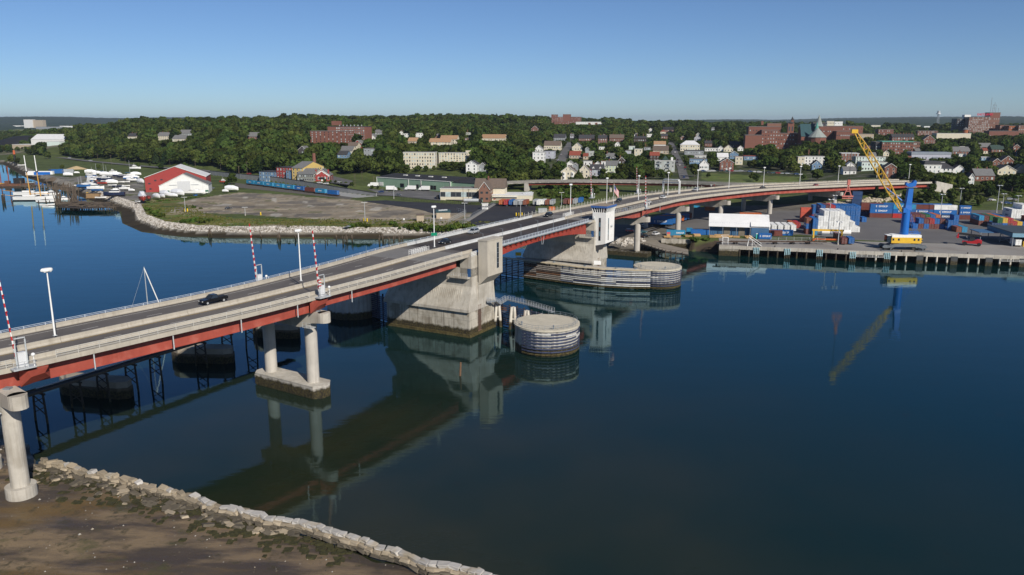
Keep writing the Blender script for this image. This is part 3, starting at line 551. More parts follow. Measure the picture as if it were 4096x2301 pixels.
# ---- bascule piers
AXH = 28.9; AX = heading(AXH); RT = (AX[1], -AX[0])
def bascule(C, label, control):
    q = lambda t, u, z: (C[0]+RT[0]*t+AX[0]*u, C[1]+RT[1]*t+AX[1]*u, z)
    T = thing('bascule_pier', label, 'bascule pier', (C[0], C[1], 0), 0, 'bascule piers either side of the channel')
    def ringf(t0, t1, u0, u1, z): return [q(t0,u0,z), q(t1,u0,z), q(t1,u1,z), q(t0,u1,z)]
    b = MB(); b.rings([ringf(-29,-.05,0,13.8,-4), ringf(-29,-.05,0,13.8,7.3)]); b.build('base', concw, T, True)
    b = MB(); b.rings([ringf(-29.5,.45,-.45,14.2,-.8), ringf(-29.4,.3,-.3,14.1,.85)]); b.build('weed_band', M('weed', (.06,.047,.016), .95, .6, 1.5, bump=.2, col2=(.10,.08,.03), sc2=.9), T, True)
    b = MB(); b.rings([ringf(-29.6,.15,-.75,14.2,7.3), ringf(-29.6,.15,-.75,14.2,8.1), ringf(-27.8,-.5,2.0,14.2,14.2), ringf(-27.8,-.5,2.0,14.2,19.4)]); b.build('shaft', conc, T, True)
    for a_, c_ in ((-4.2,-.5),(-29.5,-26.2)): b = MB(); b.rings([ringf(a_,c_,2.0,16,17), ringf(a_,c_,2.0,16,22.75)]); b.build('side_wall', conc, T, True)
    b = MB(); b.rings([ringf(-5.2,.1,5.0,11.8,7.3), ringf(-3.5,.2,5.0,13.3,14.0), ringf(-3.5,.2,5.0,13.3,15)]); b.build('tower_root', conc, T, True)
    for i in range(17):                                                                     # cast ribs on the sloping face
        t0 = -13.6+i*.62; b = MB(); b.hexa([q(t0,-.45,8.7), q(t0+.34,-.45,8.7), q(t0+.34,-.1,8.7), q(t0,-.1,8.7), q(t0,1.45,13.4), q(t0+.34,1.45,13.4), q(t0+.34,1.9,13.4), q(t0,1.9,13.4)]); b.build('rib', conc, T, True)
    b = MB(); b.rings([ringf(-6.6,-.9,.6,2.1,16.6), ringf(-6.6,-.9,.6,2.1,17.0)]); b.build('platform', conc, T, True)
    b = MB()
    for i in range(8): b.bar(q(-6.4+i*.78,.7,17), q(-6.4+i*.78,.7,18.1), .07)
    b.bar(q(-6.4,.7,18.1), q(-.95,.7,18.1), .07); b.bar(q(-6.4,.7,17.5), q(-.95,.7,17.5), .05); tag(b.build('platform_rail', galv, T, True), kind='stuff')
    b = MB(); b.rings([ringf(-1.7,-.7,1.9,2.05,17.05), ringf(-1.7,-.7,1.9,2.05,19.3)]); b.build('door', M('door_blue', (.03,.10,.25), .5), T, True)
    b = MB()
    for i in range(5): b.bar(q(.12,4.6+i*.35,-.5), q(.12,4.6+i*.35,8.6), .1)
    for z in (1,3.5,6): b.bar(q(.15,4.3,z), q(.15,6.3,z), .12)
    tag(b.build('cable_pipes', M('rust_pipe', (.16,.10,.07), .8), T, True), kind='stuff')
    # tower
    if not control:
        t0, t1, u0, u1, zt = 0, 3.0, 5, 13.5, 26.9
        b = MB(); b.rings([ringf(t0,t0+.1,u0,u1,14.2), ringf(t0,t1,u0,u1,16.9), ringf(t0,t1,u0,u1,zt)]); b.build('tower', M('tower_concrete', (.47,.43,.36), .8, .12, .3, streak=.3, streakcol=(.25,.21,.16)), T, True)
        b = MB(); b.rings([ringf(t0-.1,t1+.12,u0-.12,u1+.12,zt), ringf(t0-.1,t1+.12,u0-.12,u1+.12,zt+.35)]); b.build('roof', parc, T, True)
        f = lambda u, z: q(t1+.06, u, z)
        b = MB(); b.hexa([q(t1-.05,10.15,18.6), q(t1+.05,10.15,18.6), q(t1+.05,11.35,18.6), q(t1-.05,11.35,18.6), q(t1-.05,10.15,26), q(t1+.05,10.15,26), q(t1+.05,11.35,26), q(t1-.05,11.35,26)]); wn_ = b.build('window', galvd, T, True)
        for i in range(5):
            b = MB(); z = 18.7+i*1.46; b.hexa([q(t1-.02,10.25,z), q(t1+.09,10.25,z), q(t1+.09,11.25,z), q(t1-.02,11.25,z), q(t1-.02,10.25,z+1.34), q(t1+.09,10.25,z+1.34), q(t1+.09,11.25,z+1.34), q(t1-.02,11.25,z+1.34)]); o = b.build('pane', glass, wn_); o.location = (0,0,0)
        # foot of the stair and parapet railing on the wall
        b = MB()
        for i in range(8): b.bar(q(-.6,2.2+i*.4,22.75), q(-.6,2.2+i*.4,24.1), .08)
        for z in (23.2,23.65,24.1): b.bar(q(-.6,2.1,z), q(-.6,5,z), .07)
        tag(b.build('wall_rail', whitep, T, True), kind='stuff')
    else:
        t0, t1, u0, u1, zt = -1.9, 3.5, 3.3, 11.9, 26.2
        b = MB(); b.rings([ringf(t0,t0+.1,u0,u1,13.0), ringf(t0,t1,u0,u1,14.6), ringf(t0,t1,u0,u1,zt)]); b.build('tower', whitew, T, True)
        b = MB(); b.rings([ringf(t0+.25,t1-.25,u0+.25,u1-.25,zt), ringf(t0-.2,t1+.25,u0-.25,u1+.25,zt+1.75)]); b.build('window_band', glass, T, True)
        def mull(n, P0, P1):
            for i in range(n+1):
                a = [P0[0][k]+(P0[1][k]-P0[0][k])*i/n for k in range(3)]; c_ = [P1[0][k]+(P1[1][k]-P1[0][k])*i/n for k in range(3)]
                b = MB(); b.bar(a, c_, .22, .2); b.build('mullion', whitep, T, True)
        z2 = zt+1.75; mull(6, (q(t0+.2,u0+.2,zt), q(t1-.2,u0+.2,zt)), (q(t0-.25,u0-.3,z2), q(t1+.3,u0-.3,z2))); mull(9, (q(t1-.2,u0+.2,zt), q(t1-.2,u1-.2,zt)), (q(t1+.3,u0-.3,z2), q(t1+.3,u1+.3,z2)))
        b = MB(); b.rings([ringf(t0-.6,t1+.6,u0-.6,u1+.6,z2), ringf(t0-.6,t1+.6,u0-.6,u1+.6,z2+.75)]); b.build('roof_fascia', M('fascia_blue', (.05,.12,.33), .5, .1, 1), T, True)
        b = MB(); b.rings([ringf(t0-.4,t1+.4,u0-.4,u1+.4,z2+.75), ringf(t0-.4,t1+.4,u0-.4,u1+.4,z2+.8)]); b.build('roof', M('roof_gravel', (.28,.22,.16), .95, .25, 1), T, True)
        def strip(nm, P, n, zb, h, side):
            b = MB(); u_ = P; b.hexa([side(u_[0],-.05,zb), side(u_[0],.06,zb), side(u_[1],.06,zb), side(u_[1],-.05,zb), side(u_[0],-.05,zb+h), side(u_[0],.06,zb+h), side(u_[1],.06,zb+h), side(u_[1],-.05,zb+h)]); w_ = b.build('window', galvd, T, True)
            for i in range(n):
                z = zb+.1+i*(h-.1)/n; hh = (h-.1)/n-.1; b = MB(); P8 = [side(u_[0]+.1,0,z), side(u_[0]+.1,.1,z), side(u_[1]-.1,.1,z), side(u_[1]-.1,0,z)]; b.hexa(P8+[(x,y,k+hh) for x,y,k in P8]); b.build('pane', glass if i % 2 == 0 else M('pane_blue', (.08,.16,.2), .15, .1), w_)
        strip('w', (.7,1.55), 5, 15.6, 8.6, lambda a, o, z: q(a, u0-o, z)); strip('w', (5.6,6.3), 4, 15.6, 8.4, lambda a, o, z: q(t1+o, a, z))
        for z in (16.4,20.0,23.6):
            b = MB(); p = q(t0+.6, u0-.35, z); b.ball((p[0],p[1],p[2]+.5), .55, 8, 5); b.box(p, (.8,.7,.5), math.radians(-AXH)); b.build('vent_hood', galv, T, True)
        b = MB(); p = q(t1+.25, 8.5, 20.8); b.ball((p[0],p[1],p[2]), .5, 8, 5); b.build('vent_hood', galv, T, True)
        b = MB(); b.hexa([q(t0+.3,u0-.04,11.2), q(t1-1.2,u0-.04,12.4), q(t1-1.2,u0+.2,12.4), q(t0+.3,u0+.2,11.2), q(t0,u0-.05,13.3), q(t1,u0-.05,14.5), q(t1,u0+.2,14.5), q(t0,u0+.2,13.3)]); b.build('overhang_shade', M('shade_dark', (.05,.05,.055), .7), T, True)  # dark panel standing in for the shade under the tower overhang
    return T, q
B1, q1 = bascule((-11.9,212.2), 'near bascule pier with a plain concrete tower and sloping ribbed base', False)
B2, q2 = bascule((30.4,289.1), 'far bascule pier carrying the white control tower with blue roof edge', True)

# ---- fenders round the channel
WM = [navy, navy, pale, pale, rusty, M('slate_wale', (.16,.18,.23), .75, .25, .8), M('brown_wale', (.09,.06,.045), .85, .3, .8), M('dull_wale', (.34,.30,.26), .85, .25, .8, streak=.5)]
def wall_wales(T, P, zs, hgt_, mats, seg=5.5, thick=.35):
    D = [0]
    for a, c in zip(P[:-1], P[1:]): D.append(D[-1]+math.dist(a, c))
    def at(s): return np.interp(s, D, [p[0] for p in P]), np.interp(s, D, [p[1] for p in P])
    cuts = []
    for k, z in enumerate(zs):
        s = 0
        while s < D[-1]-.3:
            a = max(s, 0); e = min(s+seg, D[-1]); n = max(1, int((e-a)/2)); b = MB(); rs_ = []
            for i in range(n+1):
                x, y = at(a+(e-a-.06)*i/n); x2, y2 = at(min(a+(e-a)*i/n+.3, D[-1])); x1, y1 = at(max(a+(e-a)*i/n-.3, 0)); l = math.hypot(x2-x1, y2-y1); nx, ny = (y2-y1)/l*thick/2, -(x2-x1)/l*thick/2
                rs_.append([(x-nx,y-ny,z),(x+nx,y+ny,z),(x+nx,y+ny,z+hgt_),(x-nx,y-ny,z+hgt_)])
            b.rings(rs_); b.build('wale', mats(k, z, (a+e)/2/D[-1]), T, True); s = e
def drum(name, c, r, zt, label, grp, a0, a1, zs, extra=True):
    T = thing(name, label, 'fender drum', (c[0], c[1], 0), 0, grp)
    b = MB(); n = 72; rs_ = []
    for z in (-4, zt-.5):
        rs_.append([(c[0]+(r-(.18 if i % 2 else 0))*math.cos(2*math.pi*i/n), c[1]+(r-(.18 if i % 2 else 0))*math.sin(2*math.pi*i/n), z) for i in range(n)])
    b.rings(rs_); b.build('sheet_piling', M('sheet_pile', (.42,.41,.38), .75, .15, .6, streak=.5, streakcol=(.16,.09,.05), tide=2.3), T, True)
    b = MB(); b.cyl((c[0],c[1],zt-.5), r+.32, .5, 64); b.build('cap', M('cap_concrete', (.50,.46,.37), .85, .12, .35, streak=.25), T, True)
    P = [(c[0]+(r+.25)*math.cos(a0+(a1-a0)*i/40), c[1]+(r+.25)*math.sin(a0+(a1-a0)*i/40)) for i in range(41)]
    if zs: wall_wales(T, P, zs, .30, lambda k, z, f: (MATS['weed'] if z < .9 else (navy if R.random() < .8 else R.choice([WM[5],pale]))), 4.2, .2)
    if extra:
        b = MB(); k = 30
        for i in range(k):
            a = 2*math.pi*i/k; b.bar((c[0]+(r-.3)*math.cos(a), c[1]+(r-.3)*math.sin(a), zt), (c[0]+(r-.3)*math.cos(a), c[1]+(r-.3)*math.sin(a), zt+1.05), .06)
        for z in (.55,1.05): b.tube([(c[0]+(r-.3)*math.cos(2*math.pi*i/48), c[1]+(r-.3)*math.sin(2*math.pi*i/48), zt+z) for i in range(20, 60)], .04, 4)
        tag(b.build('guard_rail', galvd, T, True), kind='stuff')
        for a in (3.6, 4.9):
            b = MB(); p = (c[0]+(r-1)*math.cos(a), c[1]+(r-1)*math.sin(a), zt); b.cyl(p, .16, 1.1, 8); b.cyl((p[0],p[1],zt+.8), .3, .12, 8); b.build('mooring_post', galvd, T, True)
    return T
ws = [.45,1.15,1.95,2.7,3.5,4.3,5.1,5.9]
drum('fender_drum', (9.3,202.2), 8.5, 7.2, 'round fender drum banded with white and navy wales beside the plain concrete tower', 'round fender drums', -2.45, 1.4, ws)
drum('fender_drum', (54,284.8), 8.5, 7.2, 'round fender drum at the right end of the long timber fender wall', 'round fender drums', -2.2, 1.4, ws)
D3 = drum('fender_drum', (-50,240), 8.2, 8.6, 'dark sheet piled fender drum in the shadow under the bridge', 'round fender drums', 0, 1, None, False)
def fender(name, label, P, zt, zs, mats, piles=True):
    T = thing(name, label, 'fender', (P[0][0], P[0][1], 0)); wall_wales(T, P, zs, .32, mats); D = [0]
    for a, c in zip(P[:-1], P[1:]): D.append(D[-1]+math.dist(a, c))
    for s in np.arange(.4, D[-1], 2.9):
        x = np.interp(s, D, [p[0] for p in P]); y = np.interp(s, D, [p[1] for p in P]); b = MB(); b.cyl((x+AX[0]*.45, y+AX[1]*.45, -3), .24, zt+3-.2, 8); b.build('pile', timberd, T, True)
    return T
z11 = [.4+.66*i for i in range(10)]
T = fender('fender_wall', 'long timber fender wall in front of the white control tower', [(-26,320),(-12,309.5),(0,300.5),(13.3,291),(24,283.5),(33,278.9),(42,276.6),(50,276.1)], 7.1, z11, lambda k, z, f: MATS['weed'] if z < .9 else ([pale,pale,WM[5],pale,pale,pale,navy][(int(f*9)*3+k) % 7] if f > .6 else [WM[7],WM[7],rusty,WM[7],WM[6]][(int(f*8)+k*2) % 5]))  # pale wales at right carry the sunlit look of their tops as colour
b = MB(); sw = [(-12,309.5),(0,300.5),(13.3,291),(24,283.5),(33,278.9),(42,276.6),(50,276.1)]; rs_ = [[(x-.4,y-.55,7),(x+.5,y+.5,7),(x+.5,y+.5,7.28),(x-.4,y-.55,7.28)] for x, y in sw]; b.rings(rs_); b.build('cap_beam', M('cap_beam', (.55,.47,.33), .8, .2, .5), T, True)
b = MB(); rs_ = [[(x,y+.6,6.75),(x+2.6,y+4.2,6.75),(x+2.6,y+4.2,7.0),(x,y+.6,7.0)] for x, y in sw[1:]]; b.rings(rs_); b.build('walk_deck', conc, T, True)
for x, y in ((16,292.5),(27,284.5),(38,280),(45,279.2)):
    b = MB(); b.tube([(x,y,7.0),(x,y,7.5)], .28, 8); b.tube([(x-.5,y+.2,7.4),(x+.5,y-.2,7.4)], .16, 6); b.build('bollard', galvd, T, True)
fender('fender_wall', 'navy ladder-like fender between the near bascule pier and the banded drum', [(-5.6,228.6),(2,222),(8,216),(13.6,210.5)], 6.8, [.35+.62*i for i in range(10)], lambda k, z, f: R.choice([navy, navy, navy, WM[5], rusty]))
fender('fender_wall', 'blue-black fender wales left of the near bascule pier under the bridge', [(-44,236),(-41,233),(-37.5,229.5)], 8.5, [.35+.62*i for i in range(12)], lambda k, z, f: navy)
pilem = M('painted_pile', (.60,.57,.50), .7, .15, .8, streak=.7, streakcol=(.25,.09,.03), tide=2.0)
for k, (x, y) in enumerate(((-4.2,224.6),(.3,221.8),(4.2,217.5),(8.2,213.2))):
    T = thing('pile_cluster', 'leaning group of white rust-streaked piles, '+('nearest the bascule pier','second from the bascule pier','behind the banded drum below the walkway','last before the walkway meets the drum')[k], 'pile cluster', (x,y,0), 0, 'white pile clusters by the walkway')
    for dx, dy, lx, ly in ((-.9,-.6,.35,.3),(.8,-.5,-.3,.25),(.1,.9,0,-.3)):
        b = MB(); b.tube([(x+dx*1.3,y+dy,-3),(x+dx*1.3+lx*2.2,y+dy+ly*2,6.6)], [.46,.40], 12); b.build('pile', pilem, T, True)
    b = MB(); b.bar((x-1,y-.3,3), (x+.9,y-.2,3.1), .3); b.build('brace', pilem, T, True)
T = thing('walkway', 'grey steel walkway with railings from bascule pier to banded drum', 'walkway', (-6,222,7))
def gang(P, w=1.1):
    for a, c in zip(P[:-1], P[1:]):
        d = Vector(c)-Vector(a); n = Vector((d.y,-d.x,0)).normalized()*w/2; a = Vector(a); c = Vector(c); b = MB(); b.rings([[a-n,a+n,a+n+Vector((0,0,.22)),a-n+Vector((0,0,.22))],[c-n,c+n,c+n+Vector((0,0,.22)),c-n+Vector((0,0,.22))]]); b.build('walk_plate', galvd, T, True)
        b = MB(); L_ = d.length; k = max(2, int(L_/1.1))
        for sd_ in (-1, 1):
            for i in range(k+1): e = a+d*i/k+n*sd_; b.bar(e, e+Vector((0,0,1.25)), .06)
            for z in (.5,.85,1.25): b.bar(a+n*sd_+Vector((0,0,z)), c+n*sd_+Vector((0,0,z)), .05)
        tag(b.build('hand_rail', galv, T, True), kind='stuff')
gang([(-7.3,219.4,8.6),(-5.0,220.6,8.6),(-3.8,223.8,6.9),(-1.6,227.4,7.5),(4.5,221,7.5),(11.5,212.5,7.35)])
# ================================================================ container yard, wharf, crane
E1 = Vector((*heading(100), 0)); E2 = Vector((*heading(10), 0)); RZ = math.radians(-10)
ORD = ['first','second','third','fourth','fifth','sixth','seventh','eighth','ninth']
def text_mesh(name, s, size, mat, ext=.015, bold=0):
    cu = bpy.data.curves.new(name, 'FONT'); cu.body = s; cu.size = size; cu.extrude = ext; cu.align_x = 'CENTER'; cu.align_y = 'CENTER'; cu.resolution_u = 2; cu.offset = bold
    o = bpy.data.objects.new(name, cu); COL.objects.link(o); bpy.context.view_layer.update()
    me = bpy.data.meshes.new_from_object(o.evaluated_get(bpy.context.evaluated_depsgraph_get())); me.name = name
    bpy.data.objects.remove(o); me.materials.clear(); me.materials.append(mat); return me
CC = dict(blue=(.012,.115,.36), brown=(.15,.042,.030), red=(.40,.028,.025), white=(.80,.80,.77), orange=(.52,.13,.03), green=(.022,.12,.035), yellow=(.60,.38,.05), teal=(.025,.25,.45), coral=(.55,.10,.06), grey=(.36,.38,.39), navy=(.02,.05,.13), rust=(.24,.07,.03))
letw = M('lettering_white', (.78,.78,.78), .6, .03, 1); letb = M('lettering_blue', (.02,.08,.25), .6, .03, 1)
TX = {}
def txt(s, size, mat, bold=.02):
    k = (s, size, mat.name)
    if k not in TX: TX[k] = text_mesh('lettering', s, size, mat, .012, bold)
    return TX[k]
CB = {}
def container(col, L=12.19, h=2.62):
    k = (col, L, h)
    if k not in CB:
        mt = M('container_'+col, CC[col], .5, .10, .4, streak=.25, rand=.12, col2=tuple(c*.8+.02 for c in CC[col]), sc2=.4); w = 2.44; b = MB(); n = int(L/.55)
        for sgn in (-1, 1):                                                             # corrugated long walls
            rs_ = [[], []]
            for i in range(n*2+1):
                x = -L/2+.15+(L-.3)*i/(n*2); y = sgn*(w/2-(.02 if (i//1) % 2 else .09))
                rs_[0].append((x, y, .18)); rs_[1].append((x, y, h-.14))
            b.rings(rs_ if sgn > 0 else rs_[::-1], cap=False, closed=False)
        b.add([(-L/2+.08,-w/2+.1,.18),(-L/2+.08,w/2-.1,.18),(-L/2+.08,w/2-.1,h-.1),(-L/2+.08,-w/2+.1,h-.1)], [(3,2,1,0)])
        b.add([(-L/2+.05,-w/2+.05,h-.07),(L/2-.05,-w/2+.05,h-.07),(L/2-.05,w/2-.05,h-.07),(-L/2+.05,w/2-.05,h-.07)], [(0,1,2,3)])
        b.add([(-L/2+.05,-w/2+.05,.15),(L/2-.05,-w/2+.05,.15),(L/2-.05,w/2-.05,.15),(-L/2+.05,w/2-.05,.15)], [(3,2,1,0)]); body = b.mesh('body', mt)
        b = MB()
        for x in (-L/2+.07, L/2-.07):
            for y in (-w/2+.07, w/2-.07): b.box((x,y,0), (.14,.14,h))
        for y in (-w/2+.06, w/2-.06):
            for z in (0, h-.14): b.box((0,y,z), (L-.2,.12,.14))
        for x in (-L/2+.06, L/2-.06):
            for z in (0, h-.14): b.box((x,0,z), (.12,w-.2,.14))
        fr = b.mesh('frame', mt); b = MB(); b.box((0,0,0), (.06,w/2-.1,h-.3)); 
        dm = [mt, galv if col != 'white' else mt]
        for y in (-.25,.25): b.tube([(.05,y,.02),(.05,y,h-.34)], .03, 4, 1)
        for z in (.6,1.6): b.box((.04,0,z), (.03,w/2-.25,.08), 0, 0)
        CB[k] = (body, fr, b.mesh('door', dm))
    return CB[k]
def put_container(col, loc, rz, L=12.19, h=2.62, label='', group=None, let=None, letmat=None, lsize=1.15, sides=(-1,), xoff=0, endlet=False):
    body, fr, dr = container(col, L, h); t = thing('shipping_container', label, 'shipping container', loc, rz, group)
    obj('body', body, t); obj('frame', fr, t)
    for y in (-.6,.6): o = obj('door', dr, t); o.location = (L/2-.03, y, .15)
    if let:
        for sg in sides:
            o = obj('lettering', txt(let, lsize, letmat or letw), t); o.location = (xoff, sg*1.235, h*.52); o.rotation_euler = (math.pi/2, 0, 0 if sg < 0 else math.pi)
    if endlet: o = obj('lettering', txt('EIMSKIP', .5, letw), t); o.location = (L/2+.06, .55, h*.8); o.rotation_euler = (math.pi/2, 0, math.pi/2)
    return t
NM = dict(white='white', blue='blue', brown='brown', red='red', orange='orange', green='green', yellow='yellow', teal='light blue', coral='salmon red', grey='grey', navy='dark navy', rust='rust brown')
TIER = ['bottom','second','third','top']
def row(anchor, facing, cols, where, L=12.19, h=2.62, z=4.57, lets=True, deep=None, nback=0, h0=RZ, right=False):
    """cols: list of columns left to right, each a list of colours from the ground up; anchor = front left corner on the ground"""
    A = Vector((*gp(S(*anchor), z), z)); pitch = (L+.25) if facing == 'L' else 2.56
    if right: A = A-E1*pitch*len(cols)
    for i, c in enumerate(cols):
        for k, colr in enumerate(c):
            if colr == '-': continue
            p = A+E1*(pitch*(i+.5))+E2*((1.22 if facing == 'L' else L/2)); p.z = z+k*h
            p += E1*R.uniform(-.06,.06)
            n = len(c); tier = 'only' if n == 1 else ('top' if k == n-1 else TIER[k]); lab = f"{NM[colr]} container, {tier} tier, {ORD[i]} column, {where}" if len(cols) > 1 else f"{NM[colr]} container, {tier} tier, {where}"
            if len(cols) == 1 and n == 1: lab = f"{NM[colr]} container, the {where}"
            blue = colr in ('blue','teal','navy')
            if facing == 'L': put_container(colr, p, h0, L, h, lab, 'containers in the yard', 'E  EIMSKIP' if blue and lets else None, lsize=1.45 if L > 8 else 1.1)
            else: put_container(colr, p, math.radians(90-190), L, h, lab, 'containers in the yard', 'EIMSKIP' if (blue or colr == 'white') and lets and i == 0 else None, letb if colr == 'white' else None, 1.2, (-1,), 0)
row(('g',805,488), 'L', [['brown','blue','blue'],['red','blue','teal']], 'lettered row left of crane')
row(('g',1268,497), 'L', [['brown','blue','brown'],['navy','blue','white']], 'lettered row right of crane')
row(('g',1826,510), 'L', [['brown','blue','blue']], 'short stack at the lettered row end', 6.06)
row(('g',700,470), 'L', [['navy','brown','brown'],['brown','blue','blue'],['brown','blue','blue'],['brown','red','blue']], 'row behind the lettered row', lets=False)
row(('u',1085,935), 'E', [['white']*3,['white']*4,['white']*4,['white']*4,['white']*4,['white']*3,['white']*2,['white']], 'stepped white stack')
row(('u',2168,786), 'E', [['blue']*4,['blue','brown','blue','brown'],['red','blue','blue','red']]+[['blue']*4]*2+[['blue','teal','blue','blue']]+[['blue']*4]*2, 'tall stack behind the white one', right=True)
row(('u',952,1022), 'E', [['teal','blue','blue']], 'slim stack left of the white one', 12.19)
row(('u',780,1005), 'E', [['brown','blue','rust']], 'rust topped stack behind the fence', 6.06)
row(('u',640,690), 'L', [['coral','coral','coral']], 'salmon stack at the yard edge', 6.06, lets=False)
row(('u',835,620), 'E', [['red','blue'],['red','blue','blue']], 'dark stack beside the salmon one', 6.06)
row(('u',395,850), 'E', [['orange'],['red']], 'low pair right of white trailers', 12.19, 2.6)
row(('g',716,540), 'E', [['blue']], 'lone blue box at the foot of the lettered row', 6.06)
row(('f',1953,690), 'L', [['blue']], 'long blue box right of the warehouse', 10.5)
row(('f',1938,698), 'L', [['brown']], 'brown box in front of the long blue one', 6.06)
row(('f',1812,733), 'L', [['blue']], 'lettered box against the warehouse front', 6.06)
row(('A',225,940), 'E', [['blue','-'],['brown','blue'],['blue','brown'],['brown','red'],['brown','blue'],['blue','brown']], 'end-on block right of crane', 6.06)
row(('A',165,862), 'E', [['brown','brown'],['red','brown'],['blue','brown'],['green','green'],['blue','blue'],['brown','orange']], 'block behind the end-on block', 12.19)
row(('A',826,968), 'E', [['blue','blue'],['blue','blue','blue']], 'blue block beside the end-on block', 6.06)
row(('A',985,1004), 'E', [['rust'],['teal']], 'low pair on open asphalt', 12.19)
row(('A',1372,885), 'E', [['brown','teal'],['brown','brown'],['blue','green'],['brown','orange'],['red','blue']], 'mixed block near the canopy', 12.19)
row(('A',1600,928), 'E', [['navy'],['navy','green'],['blue','yellow'],['brown','red']], 'front of the mixed block', 6.06)
row(('A',1960,905), 'E', [['red'],['yellow'],['blue','-'],['brown','rust']], 'low block touching the canopy', 9)
row(('A',1945,760), 'E', [['white','white'],['white','white'],['white','white','white'],['white','white','white']], 'white stack beyond mixed block', 12.19)
row(('u',1960,330), 'L', [['navy','navy','navy','navy']], 'dark row beyond the tall blue stack', 6.06, lets=False)
def trailer(loc, rz, col, label, let=None, L=13.2, group='trailers parked under the bridge'):
    t = put_container(col, (loc[0],loc[1],loc[2]+1.15), rz, L, 2.75, label, group, let, lsize=1.5); t.name = 'box_trailer'; t['category'] = 'trailer'
    b = MB(); b.box((0,0,-.35), (L-1,1.1,.3)); b.build('chassis', blackp, t)
    for x in (-L/2+2.2, -L/2+3.5):
        for y in (-1.0,1.0): b = MB(); b.tube([(x,y-.14,-.65),(x,y+.14,-.65)], .5, 10); b.build('wheel', blackp, t)
    b = MB(); b.box((L/2-2.5,0,-1.15), (.2,1.6,.85)); b.build('landing_leg', galvd, t); return t
A = Vector((*gp(S('x',1500,1165), 4.57), 4.57))
for i in range(8):
    p = A+E2*(i*4.3)+E1*(i*1.6-6.6); trailer(p, RZ+math.pi, ['blue','blue','blue','blue','orange','blue','blue','brown'][i], f"{['blue','blue','blue','blue','orange','blue','blue','brown'][i]} trailer, {ORD[i]} from the front in the row under the bridge", 'E  EIMSKIP' if i == 0 else None)
    if i == 0: [o.__setattr__('rotation_euler', (math.pi/2,0,math.pi)) or o.__setattr__('location', (0,1.235,1.5)) for o in [c for c in bpy.data.objects if c.parent and c.parent.name.startswith('box_trailer') and c.name.startswith('lettering')]]
A = Vector((*gp(S('f',2245,668), 4.57), 4.57))
for i in range(5): p = A-E1*(1.3+3.1*i)+E2*6.4; trailer(p, math.radians(90-190), 'white', f"white box trailer, {ORD[i]} from the right in the row beside the warehouse", None, 12.2, 'white trailers beside the warehouse')
for i, (r_, x, y) in enumerate((('x',2260,845),('x',1960,800),('f',1720,485))):
    p = Vector((*gp(S(r_,x,y), 4.57), 4.57)); put_container('orange' if i != 1 else 'teal', p, RZ, 6.06 if i < 2 else 12.19, 2.6, ('orange container in the shade behind the white roofed warehouse', 'pale blue container standing under the bridge deck', 'long orange container behind the warehouse roof')[i])

# ---- wharf
WF = [gp(S(r,*p), 4.7) for r, p in (('f',(1365,806)),('f',(2560,850)),('g',(560,868)),('g',(1350,890)),('g',(2576,928)))]; WF += [(WF[-1][0]*2-WF[-2][0], WF[-1][1]*2-WF[-2][1]+2)]
WFA = [Vector((*p, 0)) for p in WF]; wdist = [0]
for a, c in zip(WFA[:-1], WFA[1:]): wdist.append(wdist[-1]+(c-a).length)
def wp(s, back=0, z=0):
    x = np.interp(s, wdist, [p.x for p in WFA]); y = np.interp(s, wdist, [p.y for p in WFA]); k = min(max(int(np.searchsorted(wdist, s))-1, 0), len(WFA)-2); d = (WFA[k+1]-WFA[k]).normalized(); return (x-d.y*back, y+d.x*back, z)
T = thing('wharf', 'long concrete wharf on white piles along the container yard', 'wharf', (*WF[0], 0)); WL = wdist[-1]
b = MB(); b.rings([[wp(s,0,4.1),wp(s,17,4.1),wp(s,17,4.66),wp(s,0,4.66)] for s in np.linspace(0, WL, 30)]); b.build('deck', quay, T, True)
s = 0
while s < WL-1: e = min(s+5.9, WL); b = MB(); b.rings([[wp(q_,-.25,3.15),wp(q_,.5,3.15),wp(q_,.5,4.72),wp(q_,-.25,4.72)] for q_ in (s, e-.08)]); b.build('edge_beam', conc, T, True); s = e
fx = [S('B',1635,0)[0], S('B',2095,0)[0], S('g',235,0)[0], S('g',612,0)[0], S('g',1000,0)[0]]
def s_at_px(px):
    ss = np.linspace(0, WL, 600); return float(ss[np.argmin([abs(pr(*wp(q_,0,2))[0]-px) for q_ in ss])])
FS = [s_at_px(x) for x in fx]; DC = [s_at_px(S('g',x,0)[0]) for x in (1380,1772,2175,2560)]
whp = M('white_pile', (.62,.57,.48), .85, .2, .8, streak=.3, tide=.9)
for s in np.arange(9, WL-1, 4.05):
    if min(abs(s-q_) for q_ in FS+DC) < 1.6: continue
    b = MB(); b.cyl((*wp(s,.05)[:2], -3), .42, 6.3, 8); b.build('pile', whp if s > 62 else timberd, T, True)
for s in np.arange(6, WL-1, 6.1): b = MB(); b.cyl((*wp(s,7)[:2], -3), .30, 7.2, 8); b.build('rear_pile', timberd, T, True)
b = MB(); b.rings([[wp(s,.0,-3),wp(s,6,-3),wp(s,6,4.1),wp(s,0,4.1)] for s in (0,8.5)]); b.build('end_block', concw, T, True)
for s in (13.5,): b = MB(); b.rings([[wp(q_,9,-3),wp(q_,13,-3),wp(q_,13,4.1),wp(q_,9,4.1)] for q_ in (s, s+7)]); b.build('inner_block', concw, T, True)
bk = MB(); bk.rings([[wp(s,14.5,-3),wp(s,17,-3),wp(s,17,4.1),wp(s,14.5,4.1)] for s in np.linspace(0, WL, 30)]); bk.build('back_wall', M('dark_sheet_wall', (.09,.08,.065), .9, .3, .5, tide=2.2), T, True)  # dark brown wall closing the back of the wharf
aqua = M('fender_aqua', (.36,.55,.60), .6, .15, 1, streak=.4, tide=1.6)
